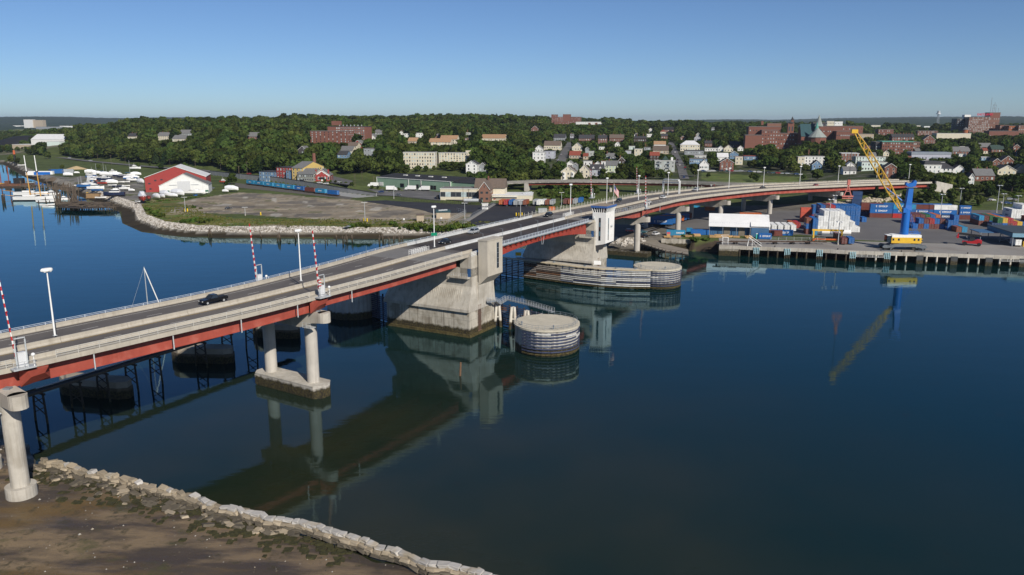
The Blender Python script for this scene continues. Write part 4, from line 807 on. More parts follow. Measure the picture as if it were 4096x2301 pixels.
for i, s in enumerate(FS):
    t = thing('wharf_fender', ('pale blue ladder fender','','','','')[0]+' on the wharf face, '+ORD[i]+' from the left', 'fender', wp(s,-.5,0), 0, 'pale blue ladder fenders')
    for k in range(4): b = MB(); p = wp(s-1.05+k*.7,-.62); b.box((p[0],p[1],.0), (.26,.22,4.5)); b.build('upright', aqua, t, True)
    for z in (.9,1.9,2.9,3.9): b = MB(); b.bar(wp(s-1.25,-.42,z), wp(s+1.25,-.42,z), .18, .22); b.build('crosspiece', aqua, t, True)
    b = MB(); b.rings([[wp(q_,-.22,.2),wp(q_,.9,.2),wp(q_,.9,3.2),wp(q_,-.22,3.2)] for q_ in (s-1.2, s+1.2)]); b.build('backing_block', timberd, t, True)
for i, s in enumerate(DC):
    b = MB(); b.rings([[wp(q_,-.5,-3),wp(q_,1.2,-3),wp(q_,1.2,3.6),wp(q_,-.5,3.6)] for q_ in (s-1.3, s+1.3)]); b.build('dolphin_panel', M('dark_panel', (.065,.068,.07), .8, .2, .6, tide=1.6), T, True)
for i, s in enumerate(np.arange(24, WL, 26)): b = MB(); p = wp(s,.9,4.66); b.cyl(p, .22, .5, 8); b.ball((p[0],p[1],p[2]+.55), .33, 8, 4, sz=.5); tag(b.build('mooring_bollard', blackp), 'black mooring bollard, '+ORD[i % 9]+' from the left along the wharf edge', 'bollard', 'mooring bollards on the wharf')
b = MB()
for s0 in (FS[3]+1.5, s_at_px(S('g',2310,0)[0])):
    for i in range(6): b.bar(wp(s0+i*2.2,-.6,2.2), wp(s0+i*2.2,-.6,3.2), .14)
    for z in (2.3,2.8): b.bar(wp(s0,-.6,z), wp(s0+11,-.6,z), .12)
tag(b.build('low_staging', pale, T, True), kind='stuff')

sheet('quay_apron', [wp(s_,16.5)[:2] for s_ in np.linspace(0,WL,25)]+[wp(s_,30)[:2] for s_ in np.linspace(WL,60,20)]+[wp(s_,24)[:2] for s_ in np.linspace(58,0,8)], 4.62, quay)
# ---- mobile harbour crane
cz_ = 4.67; CX, CY = gp(S('g',1180,852), cz_); T = thing('harbour_crane', 'blue and yellow mobile harbour crane with lattice boom on the wharf', 'crane', (CX,CY,cz_), math.radians(-6))
b = MB(); n = 12; prof = [(-9.4,1.3),(-8.6,2.3),(-6.2,2.0),(-4.4,2.75),(4.4,2.75),(6.2,2.0),(8.6,2.3),(9.4,1.3),(8.6,.9),(5.4,.9),(4,1.5),(-4,1.5),(-5.4,.9),(-8.6,.9)]
for y0, y1 in ((-2.9,-1.9),(1.9,2.9)): b.rings([[(x,y0,z) for x,z in prof][::-1], [(x,y1,z) for x,z in prof][::-1]])
b.box((0,0,1.5), (12,3.8,1.0)); b.box((0,0,2.5), (5,4.6,.5)); b.build('chassis', steelgrey, T)
for x in (-8,-6.6,-5.2,5.2,6.6,8):
    for y in (-2.2,2.2): b = MB(); b.tube([(x,y-.45,.68),(x,y+.45,.68)], .68, 12); b.build('wheel', blackp, T)
for x in (-7,7):
    for y in (-5,5): b = MB(); b.box((x,y,0), (7.2,1.1,.32)); b.build('outrigger_pad', steelgrey, T); b = MB(); b.bar((x*.75,y*.5,1.2),(x*.95,y,.9), .5); b.bar((x*.95,y,.3),(x*.95,y,1.2), .35); b.build('outrigger', steelgrey, T)
b = MB(); b.box((.6,0,3.0), (12.4,4.4,2.5)); b.build('machine_house', yel, T)
b = MB(); b.box((.6,0,5.5), (12.2,4.3,1.15)); b.build('house_roof', whitep, T)
b = MB(); b.box((-6.6,-.2,3.3), (1.6,3.4,2.9)); b.build('cab', glass, T)
b = MB(); b.box((-6.6,-.2,6.2), (1.8,3.6,.25)); b.build('cab_roof', whitep, T)
for x in (-4.9,-2.6,3.9,5.6): b = MB(); b.box((x,-2.2,4.15), (.75,.1,.9)); b.build('house_window', glass, T)
for i in range(5): b = MB(); b.box((7.0,-1.6,3.1+i*.55), (.5,1.0,.28)); b.build('warning_stripe', yel if i % 2 else blackp, T)
b = MB(); b.cyl((.1,0,5.6), 1.75, 12.2, 24, r2=1.6); b.build('column', bluep, T)
b = MB(); b.rings([[(x+.35,y,17.2) for x,y in ((-1.5,-1.5),(1.45,-1.5),(1.45,1.5),(-1.5,1.5))],[(x+.45,y,19.4) for x,y in ((-1.2,-1.2),(1.2,-1.2),(1.2,1.2),(-1.2,1.2))],[(x+.75,y,27) for x,y in ((-.95,-1),(.95,-1),(.95,1),(-.95,1))]]); b.build('mast', bluep, T)
b = MB(); b.box((-1.1,0,16.2), (1.5,3.9,2.1)); b.build('boom_pivot', bluep, T)
b = MB(); b.box((.7,0,27), (4.6,3,.16)); b.build('head_platform', galvd, T)
b = MB(); b.rings([[(-1.6,y,28.3),(-.9,y,27.5),(.4,y,27.2),(2.6,y,27.6),(2.9,y,29.6),(2.0,y,30.2),(1.2,y,29.1),(-.2,y,28.6),(-1.3,y,29.2)] for y in (-.9,.9)]); b.build('mast_head', bluep, T)
ca_, sa_ = math.cos(math.radians(-6)), math.sin(math.radians(-6))
def cl(x, y, z): dx, dy = x-CX, y-CY; return Vector((dx*ca_+dy*sa_, -dx*sa_+dy*ca_, z-cz_))
tip = cl(148, 344, 55.4); piv = Vector((-1.9, 0, 16.6)); bd = (tip-piv).normalized(); sdv = Vector((0,0,1)).cross(bd).normalized()*-1; upv = bd.cross(sdv).normalized()
if upv.z < 0: upv = -upv
BL = (tip-piv).length; b = MB(); b2 = MB(); n = 13
def bpnt(t, i, j): wdt = np.interp(t, [0,.25,.8,1], [1.15,1.25,1.0,.5]); hh = np.interp(t, [0,.06,.28,.85,1], [.25,.5,1.35,1.0,.35]); return piv+bd*BL*t+sdv*i*wdt+upv*(j*hh+.4*math.sin(t*math.pi))
for i in (-1,1):
    for j in (-1,1): b.tube([bpnt(k/n,i,j) for k in range(n+1)], .17, 6)
b.build('boom_chords', yel, T); 
for k in range(n):
    b = MB(); t0_, t1_ = k/n, (k+1)/n
    for i in (-1,1): b.bar(bpnt(t0_,i,-1), bpnt(t1_,i,1), .14); b.bar(bpnt(t1_,i,-1), bpnt(t1_,i,1), .13)
    for j in (-1,1): b.bar(bpnt(t0_,-1 if k%2 else 1,j), bpnt(t1_,1 if k%2 else -1,j), .13); b.bar(bpnt(t1_,-1,j), bpnt(t1_,1,j), .13)
    tag(b.build('boom_lattice', yel, T), kind='stuff')
b = MB(); b.tube([tip-sdv*.7+bd*.4, tip+sdv*.7+bd*.4], 1.0, 12); b.build('tip_sheave', steelgrey, T)
b = MB(); b.box(tuple(tip-Vector((0,0,.9))), (2.6,1.8,1.6)); b.build('boom_tip', yel, T)
hx = tip+bd*.8; hk = hx.copy(); hk.z = 28.0
for dy in (-.35,.35): b = MB(); b.tube([hx+Vector((0,dy,0)), Vector((hk.x,hk.y+dy,hk.z+1))], .05, 5); b.build('hoist_rope', blackp, T)
b = MB(); b.box((hk.x,hk.y,hk.z-.6), (1.2,1.0,2.4)); b.build('hook_block', M('hook_pink', (.50,.16,.13), .6, .2, 1), T)
b = MB()
for dx in (-1.6,1.6): b.bar((hk.x,hk.y,hk.z-.6),(hk.x+dx,hk.y,hk.z-5.4),.35)
b.bar((hk.x-2.4,hk.y,hk.z-5.4),(hk.x+2.4,hk.y,hk.z-5.4),.6); b.bar((hk.x-1,hk.y,hk.z-3.2),(hk.x+1,hk.y,hk.z-3.2),.3); b.bar((hk.x-2.2,hk.y,hk.z-6.3),(hk.x+2.2,hk.y,hk.z-6.3),.35); b.build('grab_frame', MATS['hook_pink'], T)
for f_ in (.35,.55): b = MB(); b.tube([Vector((.3,0,28.8)), tip+Vector((0,0,.3)) if f_ > .5 else tip+Vector((0,.5,.2))], .045, 5); b.build('stay_rope', blackp, T)
b = MB(); b.tube([Vector((-.9,.9,20.4)), bpnt(.34,1,-1)], [.42,.26], 8); b.build('luffing_ram', bluep, T)
b = MB()
for y in (-.9,.9):
    b.bar((1.9,y,15.6),(5.6,y,7.2),.16); b.bar((1.9,y,14.0),(4.4,y,7.0),.12); b.bar((1.8,y,7.3),(6.6,y,7.0),.16); b.bar((1.8,y,8),(6.6,y,7.6),.12)
for x in (2.5,4,5.5,6.6): b.bar((x,-.9,7.3),(x,-.9,8.3),.08); b.bar((x,-.9,7.2),(x,.9,7.2),.1)
tag(b.build('ladder_frame', bluep, T), kind='stuff')

# ---- warehouse with the white roof
bl = M('cladding_blue', (.05,.13,.25), .6, .08, .3, streak=.2); wr = M('roof_white', (.74,.74,.73), .5, .06, .2, streak=.15)
A0 = Vector((*gp(S('f',1240,693), 4.57), 4.57)); A1 = Vector((*gp(S('f',1938,716), 4.57), 4.57)); d1 = (A1-A0); WLn = d1.length; wrz = math.atan2(d1.y, d1.x)
T = thing('warehouse', 'blue warehouse with a white gable roof and posts along the wharf', 'warehouse', A0, wrz); Wd = 17
b = MB(); b.rings([[(0,0,0),(0,Wd,0),(0,Wd,6.2),(0,Wd/2,9.8),(0,2.6,7.0),(0,2.6,0)][::-1],[(WLn,0,0),(WLn,Wd,0),(WLn,Wd,6.2),(WLn,Wd/2,9.8),(WLn,2.6,7.0),(WLn,2.6,0)][::-1]]) if False else b.rings([[(.3,2.6,0),(.3,Wd,0),(.3,Wd,5.9),(.3,Wd/2+1,9.55),(.3,2.6,5.75)],[(WLn-.3,2.6,0),(WLn-.3,Wd,0),(WLn-.3,Wd,5.9),(WLn-.3,Wd/2+1,9.55),(WLn-.3,2.6,5.75)]]); b.build('walls', bl, T)
b = MB(); b.hexa([(WLn*.7,.15,0),(WLn-.35,.15,0),(WLn-.35,2.6,0),(WLn*.7,2.6,0),(WLn*.7,.15,4.9),(WLn-.35,.15,4.9),(WLn-.35,2.6,5.8),(WLn*.7,2.6,5.8)]); b.build('bay_wall', bl, T)
b = MB(); rp = [(0,4.7),(Wd/2+1,9.9),(Wd+.3,6.3)]; b.rings([[(x,y,z) for y,z in rp]+[(x,y,z-.2) for y,z in rp[::-1]] for x in (0,WLn)]); b.build('roof', wr, T)
b = MB(); b.rings([[(x,-.5,5.1),(x,3.2,6.75),(x,3.2,6.95),(x,-.5,5.3)] for x in (WLn*.69,WLn+.1)]); b.build('raised_roof_strip', whitep, T)
for x in (.4,WLn*.235,WLn*.46,WLn*.685): b = MB(); b.box((x,.25,0), (.25,.25,4.75)); b.build('post', galvd, T)
tan = M('door_tan', (.18,.155,.12), .7, .1, .5)
for x0, x1 in ((.255,.36),(.50,.60)): b = MB(); b.box((WLn*(x0+x1)/2,2.5,0), (WLn*(x1-x0),.3,5.2)); b.build('loading_door', tan, T)
for x in np.arange(1,WLn-.5,1.1): b = MB(); b.box((x,2.55,.1), (.08,.16,6.2)); b.build('cladding_rib', bl, T)
def porta(p, label): t = thing('portable_toilet', label, 'portable toilet', p, RZ); b = MB(); b.box((0,0,0),(1.2,1.2,2.2)); b.build('cabin', M('toilet_teal', (.05,.42,.38), .5), t); b = MB(); b.box((0,0,2.2),(1.1,1.1,.2)); b.build('roof', whitep, t); b = MB(); b.box((0,-.6,.1),(.8,.06,1.9)); b.build('door', M('door_teal', (.08,.5,.45), .5), t)
porta(Vector((*gp(S('f',1797,728),4.57),4.57)), 'turquoise portable toilet beside the lettered blue container')
# ---- canopy shed at the right edge
P1 = Vector((*gp(S('A',1962,1255),4.6),4.6)); T = thing('canopy_shed', 'dark blue canopy shed on posts at the right edge of the yard', 'shed', P1, RZ)
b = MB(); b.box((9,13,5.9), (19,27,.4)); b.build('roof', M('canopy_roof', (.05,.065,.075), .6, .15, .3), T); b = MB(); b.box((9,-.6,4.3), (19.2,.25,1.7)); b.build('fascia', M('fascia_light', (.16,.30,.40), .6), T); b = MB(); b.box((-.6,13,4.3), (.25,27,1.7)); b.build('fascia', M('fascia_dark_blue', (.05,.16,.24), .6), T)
for x, y in ((0,0),(0,13),(0,26),(9,0),(-8,14),(-8,25)): b = MB(); b.box((x,y,0), (.3,.3,5 if x >= 0 else 4.2)); b.build('post', galvd, T)
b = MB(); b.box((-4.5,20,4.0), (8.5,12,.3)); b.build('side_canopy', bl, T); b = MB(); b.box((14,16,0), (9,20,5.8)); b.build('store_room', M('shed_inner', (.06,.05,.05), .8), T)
for p, q_ in (((0,0,.5),(0,13,4.2)),((0,13,.5),(0,0,4.2))): b = MB(); b.bar(p, q_, .15); b.build('brace', galvd, T)
t = put_container('white', P1+E1*2.2+E2*2.2, math.radians(90-190), 6, 2.5, 'white box trailer parked under the dark blue canopy'); t['category'] = 'trailer'; t.location.z += .7
for x in (-2,2): b = MB(); b.tube([(x,-1.1,-.2),(x,1.1,-.2)], .48, 10); b.build('axle_wheels', blackp, t)
t = thing('bollard', 'yellow bollard beside the white trailer under the canopy', 'bollard', P1+E1*4.6); b = MB(); b.cyl((0,0,0), .3, 2.2, 10); b.build('post', yel, t); b = MB(); b.ball((0,0,2.2), .3, 8, 4); b.build('cap', yel, t)
# ---- reach stacker
T = thing('reach_stacker', 'red reach stacker with a black boom on the pale concrete', 'reach stacker', (*gp(S('A',1245,1235),4.67),4.67), math.radians(172-20)); red2 = M('machine_red', (.42,.02,.025), .4, .1, 1)
b = MB(); b.rings([[(x,y,z) for x,z in ((-4,1),(3.6,1),(3.6,1.9),(0,2.0),(-2.4,2.9),(-4,2.5))] for y in (-1.5,1.5)]); b.build('chassis', red2, T)
for x, r_ in ((-3,.75),(2.6,.9)):
    for y in (-1.6,1.6): b = MB(); b.tube([(x,y-.45,r_),(x,y+.45,r_)], r_, 14); b.build('wheel', blackp, T)
b = MB(); b.box((-.2,.2,2.0), (2.0,1.5,1.9)); b.build('cab', glass, T); b = MB(); b.box((-.2,.2,3.9), (2.2,1.7,.2)); b.build('cab_roof', blackp, T)
b = MB(); b.bar((-3.6,-.6,4.4),(5.2,-.6,5.0),.9,.8); b.build('boom', blackp, T); b = MB(); b.bar((1,-.6,2),(2.5,-.6,4.4),.3); b.build('lift_ram', galvd, T)
b = MB(); b.box((5.6,-.6,3.2), (.9,5.6,.6)); b.box((5.4,-.6,3.8), (.6,.8,1.2)); b.build('spreader', red2, T)
# ---- spreader frame, tank box, trucks
T = thing('lifting_frame', 'yellow and orange lifting frame standing on the quay', 'lifting frame', (*gp(S('g',322,752),4.67),4.67), RZ)
for x in (-6.3,6.3):
    b = MB(); b.box((x,0,0),(.8,2.4,.5)); b.build('foot', M('frame_orange', (.60,.12,.02), .5), T); b = MB(); b.box((x,0,.5),(.7,.7,4)); b.build('leg', yel, T)
b = MB(); b.box((0,0,4.5),(14,.9,.8)); b.build('top_beam', yel, T); b = MB(); b.box((0,0,.3),(12,.8,.6)); b.build('bottom_beam', MATS['frame_orange'], T)
T = thing('tank_container', 'white rounded tank box with blue lettering below the white stack', 'tank container', (*gp(S('g',418,690),4.57),4.57), RZ)
b = MB(); b.rings([[(x,1.25*math.cos(a)*k,1.55+1.25*math.sin(a)*k) for a in np.linspace(0,2*math.pi,17)[:-1]] for x,k in ((-7,.7),(-6.7,.95),(-6,1),(6,1),(6.7,.95),(7,.7))]); b.build('tank', whitew, T); b = MB(); b.box((0,0,0),(13.5,2.4,.3)); b.build('skid', galvd, T); o = obj('lettering', txt('EIMSKIP', 1.7, letb), T); o.location = (0,-1.27,1.55); o.rotation_euler = (math.pi/2,0,0)
for r_, x, y, c_, lb in (('g',517,802,'brown','brown box trailer seen end-on near the grey truck'),('g',598,800,'blue','blue box trailer seen end-on near the grey truck'),('u',1630,1145,'rust','rust red box behind the light mast on the quay')): put_container(c_, Vector((*gp(S(r_,x,y),4.67),5.2 if c_ != 'rust' else 4.67))+E2*3, math.radians(90-190), 6.06, 2.6, lb)
# ---- light masts
def mast(base, top, label, head=True, z=None, grp='light masts in the yard', r=.16):
    p = hit(S(*base)) if z is None else (*gp(S(*base), z), z); h = max(atY(S(*top), p[1])[2]-p[2], 3); T = thing('light_mast', label, 'light mast', p, 0, grp)
    b = MB(); b.tube([(0,0,0),(0,0,h)], [r*1.5,r*.8], 8); b.build('pole', galv, T); b = MB(); b.cyl((0,0,0), r*2.6, .9, 10); b.build('base', conc, T)
    if head:
        for i in range(4): a = i*math.pi/2+.5; b = MB(); b.bar((0,0,h),(.9*math.cos(a),.9*math.sin(a),h+.1),.08); b.box((1.2*math.cos(a),1.2*math.sin(a),h), (.9,.55,.3), a); b.build('floodlight', whitep, T)
    return T
for i, (bb_, tt, lb) in enumerate(((('A',697,790),('A',748,345),'tall light mast standing among the end-on containers'),(('A',1045,552),('A',1085,240),'tall light mast behind the short lettered stack'),(('A',1690,668),('A',1755,190),'tallest light mast near the car park on the right'),(('A',2040,690),('A',2080,370),'light mast beside the white stack on the right'),(('A',1790,610),('A',1835,335),'light mast with crossbar left of the white stack'),
    (('u',1362,1030),('u',1450,125),'light mast left of the rounded tank box'),(('u',1615,1285),('u',1668,700),'light mast at the quay edge near the yellow frame'),(('u',1500,470),('u',1545,20),'light mast behind the stepped white stack'),(('u',1885,240),('u',1905,-160),'light mast behind the tall blue stack'))):
    mast(bb_, tt, lb, True, 4.6 if i not in (1,) else 4.6)
# ---- timber jetty with curved head, wall, clutter left of the wharf
jt = [gp(S('o',x,y),3.4) for x, y in ((1930,690),(2000,712),(2100,742),(2200,775),(2300,802),(2450,822))]+[gp(S('B',x,y),3.4) for x, y in ((640,285),(635,215),(350,150),(225,120),(150,60))]
T = thing('timber_jetty', 'curved timber jetty on leaning piles beside the bridge pier', 'jetty', (*jt[0],0)); b = MB(); b.prism(jt, 3.0, 3.4); b.build('deck', M('jetty_deck', (.24,.21,.17), .9, .2, .5), T, True)
for a, c in zip(jt[:6], jt[1:7]):
    for k in (0,.5): x = a[0]+(c[0]-a[0])*k; y = a[1]+(c[1]-a[1])*k; b = MB(); b.tube([(x+R.uniform(-.4,.4),y+.3,-3),(x,y,3.9)], .24, 7); b.build('pile', timber, T, True)
    b = MB(); b.bar((*a,2.9),(*c,2.9),.3,.5); b.build('edge_timber', timber, T, True); b = MB(); b.bar((*a,4.35),(*c,4.35),.08); b.build('rail', timber, T, True)
    b = MB(); b.bar((a[0],a[1]+.5,.4),(c[0],c[1]+1.5,2.6),.22); b.build('brace', timber, T, True)
T = thing('sea_wall', 'low concrete wall with plants on top left of the wharf', 'wall', (*gp(S('f',700,800),1.5),1)); P = [gp(S('f',x,y),1.2) for x, y in ((697,808),(1050,818))]; b = MB(); b.rings([[(x,y,-1),(x+.3,y+1.2,-1),(x+.3,y+1.2,4.4),(x,y,4.4)] for x,y in P]); b.build('wall', concw, T, True)
# rusted trailer frames along the wharf
for i, x in enumerate((1450,1640,1900,2100,2300,2480)):
    p = Vector((*gp(S('f',x,812),4.7),4.7))+E2*5; T = thing('trailer_frame', 'rusted trailer frame on wheels along the wharf, '+ORD[i]+' from the left', 'trailer frame', p, RZ+R.uniform(-.06,.06), 'rusted trailer frames on the wharf'); rm = M('rust_frame', (.09,.06,.045), .9, .4, 1.5)
    for y in (-.5,.5): b = MB(); b.box((0,y,1.0),(10.5,.2,.35)); b.build('rail', rm, T)
    for k in range(5): b = MB(); b.box((-4.6+k*2.3,0,1.1),(.2,2.3,.25)); b.build('cross_member', rm, T)
    for xx in (-3.6,-2.4):
        for y in (-.95,.95): b = MB(); b.tube([(xx,y-.15,.5),(xx,y+.15,.5)], .5, 9); b.build('wheel', blackp, T)
T = thing('gangway', 'white steel gangway with stair rails on the wharf', 'gangway', Vector((*gp(S('f',1760,825),4.7),4.7))+E2*2, RZ)
b = MB()
for y in (-.6,.6): b.bar((-2.5,y,0),(-2,y,4),.15); b.bar((-2,y,4),(3.6,y,.2),.15); b.bar((-2,y,5),(3.6,y,1.2),.1); b.bar((-.5,y,0),(-.5,y,3),.12); b.bar((1.5,y,0),(-2,y,4),.1)
for k in range(8): b.bar((-2+k*.75,-.6,4-k*.5),(-2+k*.75,.6,4-k*.5),.12)
tag(b.build('frame', whitep, T), kind='stuff'); b = MB(); b.hexa([(-2,-.55,3.85),(3.6,-.55,.1),(3.6,.55,.1),(-2,.55,3.85),(-2,-.55,4),(3.6,-.55,.25),(3.6,.55,.25),(-2,.55,4)]); b.build('tread_plate', galv, T)
T = thing('gangway', 'small white steel frame left on the wharf end', 'gangway', Vector((*gp(S('f',1440,805),4.7),4.7))+E2*3, RZ); b = MB()
for x in (-1.2,1.2):
    for y in (-.8,.8): b.bar((x,y,0),(x,y,3.2),.15)
for z in (1.2,3.2):
    for y in (-.8,.8): b.bar((-1.2,y,z),(1.2,y,z),.14)
b.bar((-1.2,-.8,3.2),(-2,-.8,4.2),.15); b.bar((-2,-.8,4.2),(1.4,-.8,4.4),.15); tag(b.build('frame', whitep, T), kind='stuff')
# timber stacks and pallets in front of the warehouse
lum = M('sawn_lumber', (.46,.29,.13), .8, .2, 1, rand=.2)
for i, (x, y) in enumerate(((770,715),(880,712),(1010,708),(1110,700),(1290,715),(1350,715),(1420,716),(1490,712),(1560,715),(1700,722))):
    p = Vector((*gp(S('f',x,y),4.57),4.57)); T = thing('lumber_stack', 'small stack of sawn lumber by the warehouse, '+(ORD[i] if i < 9 else 'tenth')+' from the left', 'lumber stack', p, RZ+R.uniform(-.3,.3), 'lumber stacks by the warehouse')
    for k in range(R.randint(2,4)):
        for j in range(4): b = MB(); b.box((R.uniform(-.2,.2),-.75+j*.5,k*.38),(2.6+R.random(),.42,.32)); b.build('timber', lum, T)
b = MB(); p = Vector((*gp(S('f',783,712),4.57),4.57)); T = thing('wrapped_pallet', 'pink topped pallet load beside the lumber', 'pallet', p, RZ); b.box((0,0,.15),(1.6,1.4,1.5)); b.build('load', lum, T); b = MB(); b.box((0,0,1.65),(1.62,1.42,.7)); b.build('wrap', M('wrap_pink', (.6,.1,.13), .5), T); b = MB(); b.box((0,0,0),(1.6,1.4,.14)); b.build('pallet', lum, T)
for r_, x, y, L_, lb in (('x',1560,1345,9,'light blue open container among lumber stacks under the bridge'),('x',1840,1300,3,'small blue box behind the lumber stacks'),('x',2060,1330,9,'dark blue low container against the warehouse left end')):
    put_container('teal' if L_ != 9 or x < 2000 else 'blue', Vector((*gp(S(r_,x,y),4.57),4.57)), RZ, L_, 2.5, lb, None, 'EIMSKIP' if x == 1560 else None, lsize=1.1, xoff=2 if x == 1560 else 0)
# ================================================================ people, vehicles, posts and signs on and round the bridge; old piers; stones
VC = dict(black=(.012,.012,.014), white=(.75,.75,.74), silver=(.40,.42,.44), grey=(.12,.13,.14), blue=(.03,.07,.20), red=(.35,.02,.025), dark=(.02,.024,.03), teal=(.03,.10,.12), gold=(.30,.24,.14))
lampw = M('lamp_clear', (.75,.75,.72), .25, .02, 1, spec=.8); lampr = M('lamp_red', (.40,.01,.01), .3, .05, 1)
VCA = {}
def vmesh(kind, c):
    if (kind, c) in VCA: return VCA[(kind, c)]
    paint_ = M('car_'+c, VC[c], .28, .04, .5, spec=.7, metal=.1); d = {}; w = .92
    if kind == 'pickup': P = [(-2.95,.55),(-2.95,1.15),(-.55,1.2),(-.35,1.2),(1.15,1.2),(2.6,1.08),(2.95,.85),(2.95,.5)]; G = [(-.75,1.2),(-.5,1.82),(.55,1.82),(1.25,1.2)]; wx = (-1.85,1.95); r_ = .42
    elif kind == 'suv': P = [(-2.3,.45),(-2.35,1.05),(-2.2,1.1),(1.0,1.1),(2.1,.98),(2.32,.75),(2.32,.42)]; G = [(-2.2,1.08),(-1.9,1.68),(.2,1.72),(1.1,1.08)]; wx = (-1.4,1.45); r_ = .37
    else: P = [(-2.3,.38),(-2.32,.85),(-1.6,.95),(1.0,.92),(2.0,.8),(2.3,.62),(2.3,.35)]; G = [(-1.75,.92),(-1.0,1.4),(.15,1.43),(1.05,.9)]; wx = (-1.4,1.42); r_ = .33
    b = MB(); b.rings([[(x,y*k,z) for x,z in P] for y,k in ((-w,.96),(-w+.08,1),(w-.08,1),(w,.96))]); d['body'] = b.mesh('body', paint_)
    b = MB(); b.rings([[(x,-w*.93,P[1][1]-.1 if z < 1.25 and kind != 'car' else z) if False else (x,-w*(.94 if i in (0,3) else .78),z) for i,(x,z) in enumerate(G)],[(x,w*(.94 if i in (0,3) else .78),z) for i,(x,z) in enumerate(G)]]); d['glasshouse'] = b.mesh('glasshouse', glass)
    b = MB(); x0, x1 = G[1][0]-.05, G[2][0]+.05; b.box(((x0+x1)/2,0,G[1][1]), (x1-x0,w*1.5,.07))
    for x,x2 in ((G[0],G[1]),(G[3],G[2])):
        for s_ in (-1,1): b.bar((x[0],s_*w*.95,x[1]),(x2[0],s_*w*.79,x2[1]),.08)
    d['roof'] = b.mesh('roof', paint_)
    b = MB(); b.tube([(0,-.11,0),(0,.11,0)], r_, 12); b.tube([(0,-.12,0),(0,.12,0)], r_*.55, 8, 1); d['wheel'] = b.mesh('wheel', [blackp, galv])
    b = MB(); b.box((0,0,0), (.08,.36,.16)); d['headlight'] = b.mesh('headlight', lampw); b = MB(); b.box((0,0,0), (.07,.26,.22)); d['tail_light'] = b.mesh('tail_light', lampr)
    if kind == 'pickup': b = MB(); b.box((-1.85,0,1.13), (1.95,1.5,.09)); d['bed_cover'] = b.mesh('bed_cover', blackp)
    VCA[(kind, c)] = (d, wx, r_, P); return VCA[(kind, c)]
def car(kind, c, loc, rz, label, group=None):
    d, wx, r_, P = vmesh(kind, c); t = thing({'pickup':'pickup_truck','suv':'suv','car':'car'}[kind], label, {'pickup':'pickup truck','suv':'car','car':'car'}[kind], loc, rz, group)
    for n in ('body','glasshouse','roof','bed_cover'):
        if n in d: obj(n, d[n], t)
    for x in wx:
        for y in (-.84,.84): o = obj('wheel', d['wheel'], t); o.location = (x,y,r_)
    hz_ = P[-2][1]
    for y in (-.64,.64): o = obj('headlight', d['headlight'], t); o.location = (P[-1][0]-.03,y,hz_-.08); o = obj('tail_light', d['tail_light'], t); o.location = (P[0][0]-.0,y,P[1][1]-.32)
    return t
def on_bridge(r, x, y):
    p = S(r, x, y); X, Y = gp(p, 22.5)
    for _ in range(4): s = sof(X+8, Y-4) if False else None; z = float(np.interp(sof(X, Y), *ZK)); X, Y = gp(p, z+.03)
    s = ES[np.argmin(np.hypot(ED[:,0]-X, ED[:,1]-Y))]; return X, Y, float(np.interp(s, *ZK))+.02, s
for r, x, y, kind, c, dr, lb in (('h',2150,785,'pickup','black',-1,'black pickup truck coming down the near end of the bridge'),('i',2215,312,'car','dark',-1,'dark car behind the railed median opening on the bridge'),('i',2500,212,'suv','silver',-1,'silver blue SUV on the bascule span'),
    ('o',620,312,'suv','black',-1,'black SUV nearing the far end of the bascule span'),('x',385,662,'suv','dark',-1,'dark SUV beside the flag on the tower'),('x',990,690,'car','white',1,'white car behind the gate post in the right lanes'),('x',1300,592,'suv','white',1,'white SUV in the right lanes just beyond the gate'),
    ('x',600,850,'pickup','grey',1,'grey pickup truck behind the railing by the control tower'),('x',515,868,'car','blue',1,'dark blue car following the grey pickup by the tower'),('x',1970,428,'suv','silver',-1,'silver car under the second lamp past the gantry'),('d',1452,1140,'car','black',1,'black car on the far curve of the bridge'),('d',2135,1108,'car','red',1,'red car at the far right of the bridge')):
    X, Y, Z, s = on_bridge(r, x, y); car(kind, c, (X, Y, Z), bang(s)+(0 if dr > 0 else math.pi), lb, 'vehicles on the bridge')
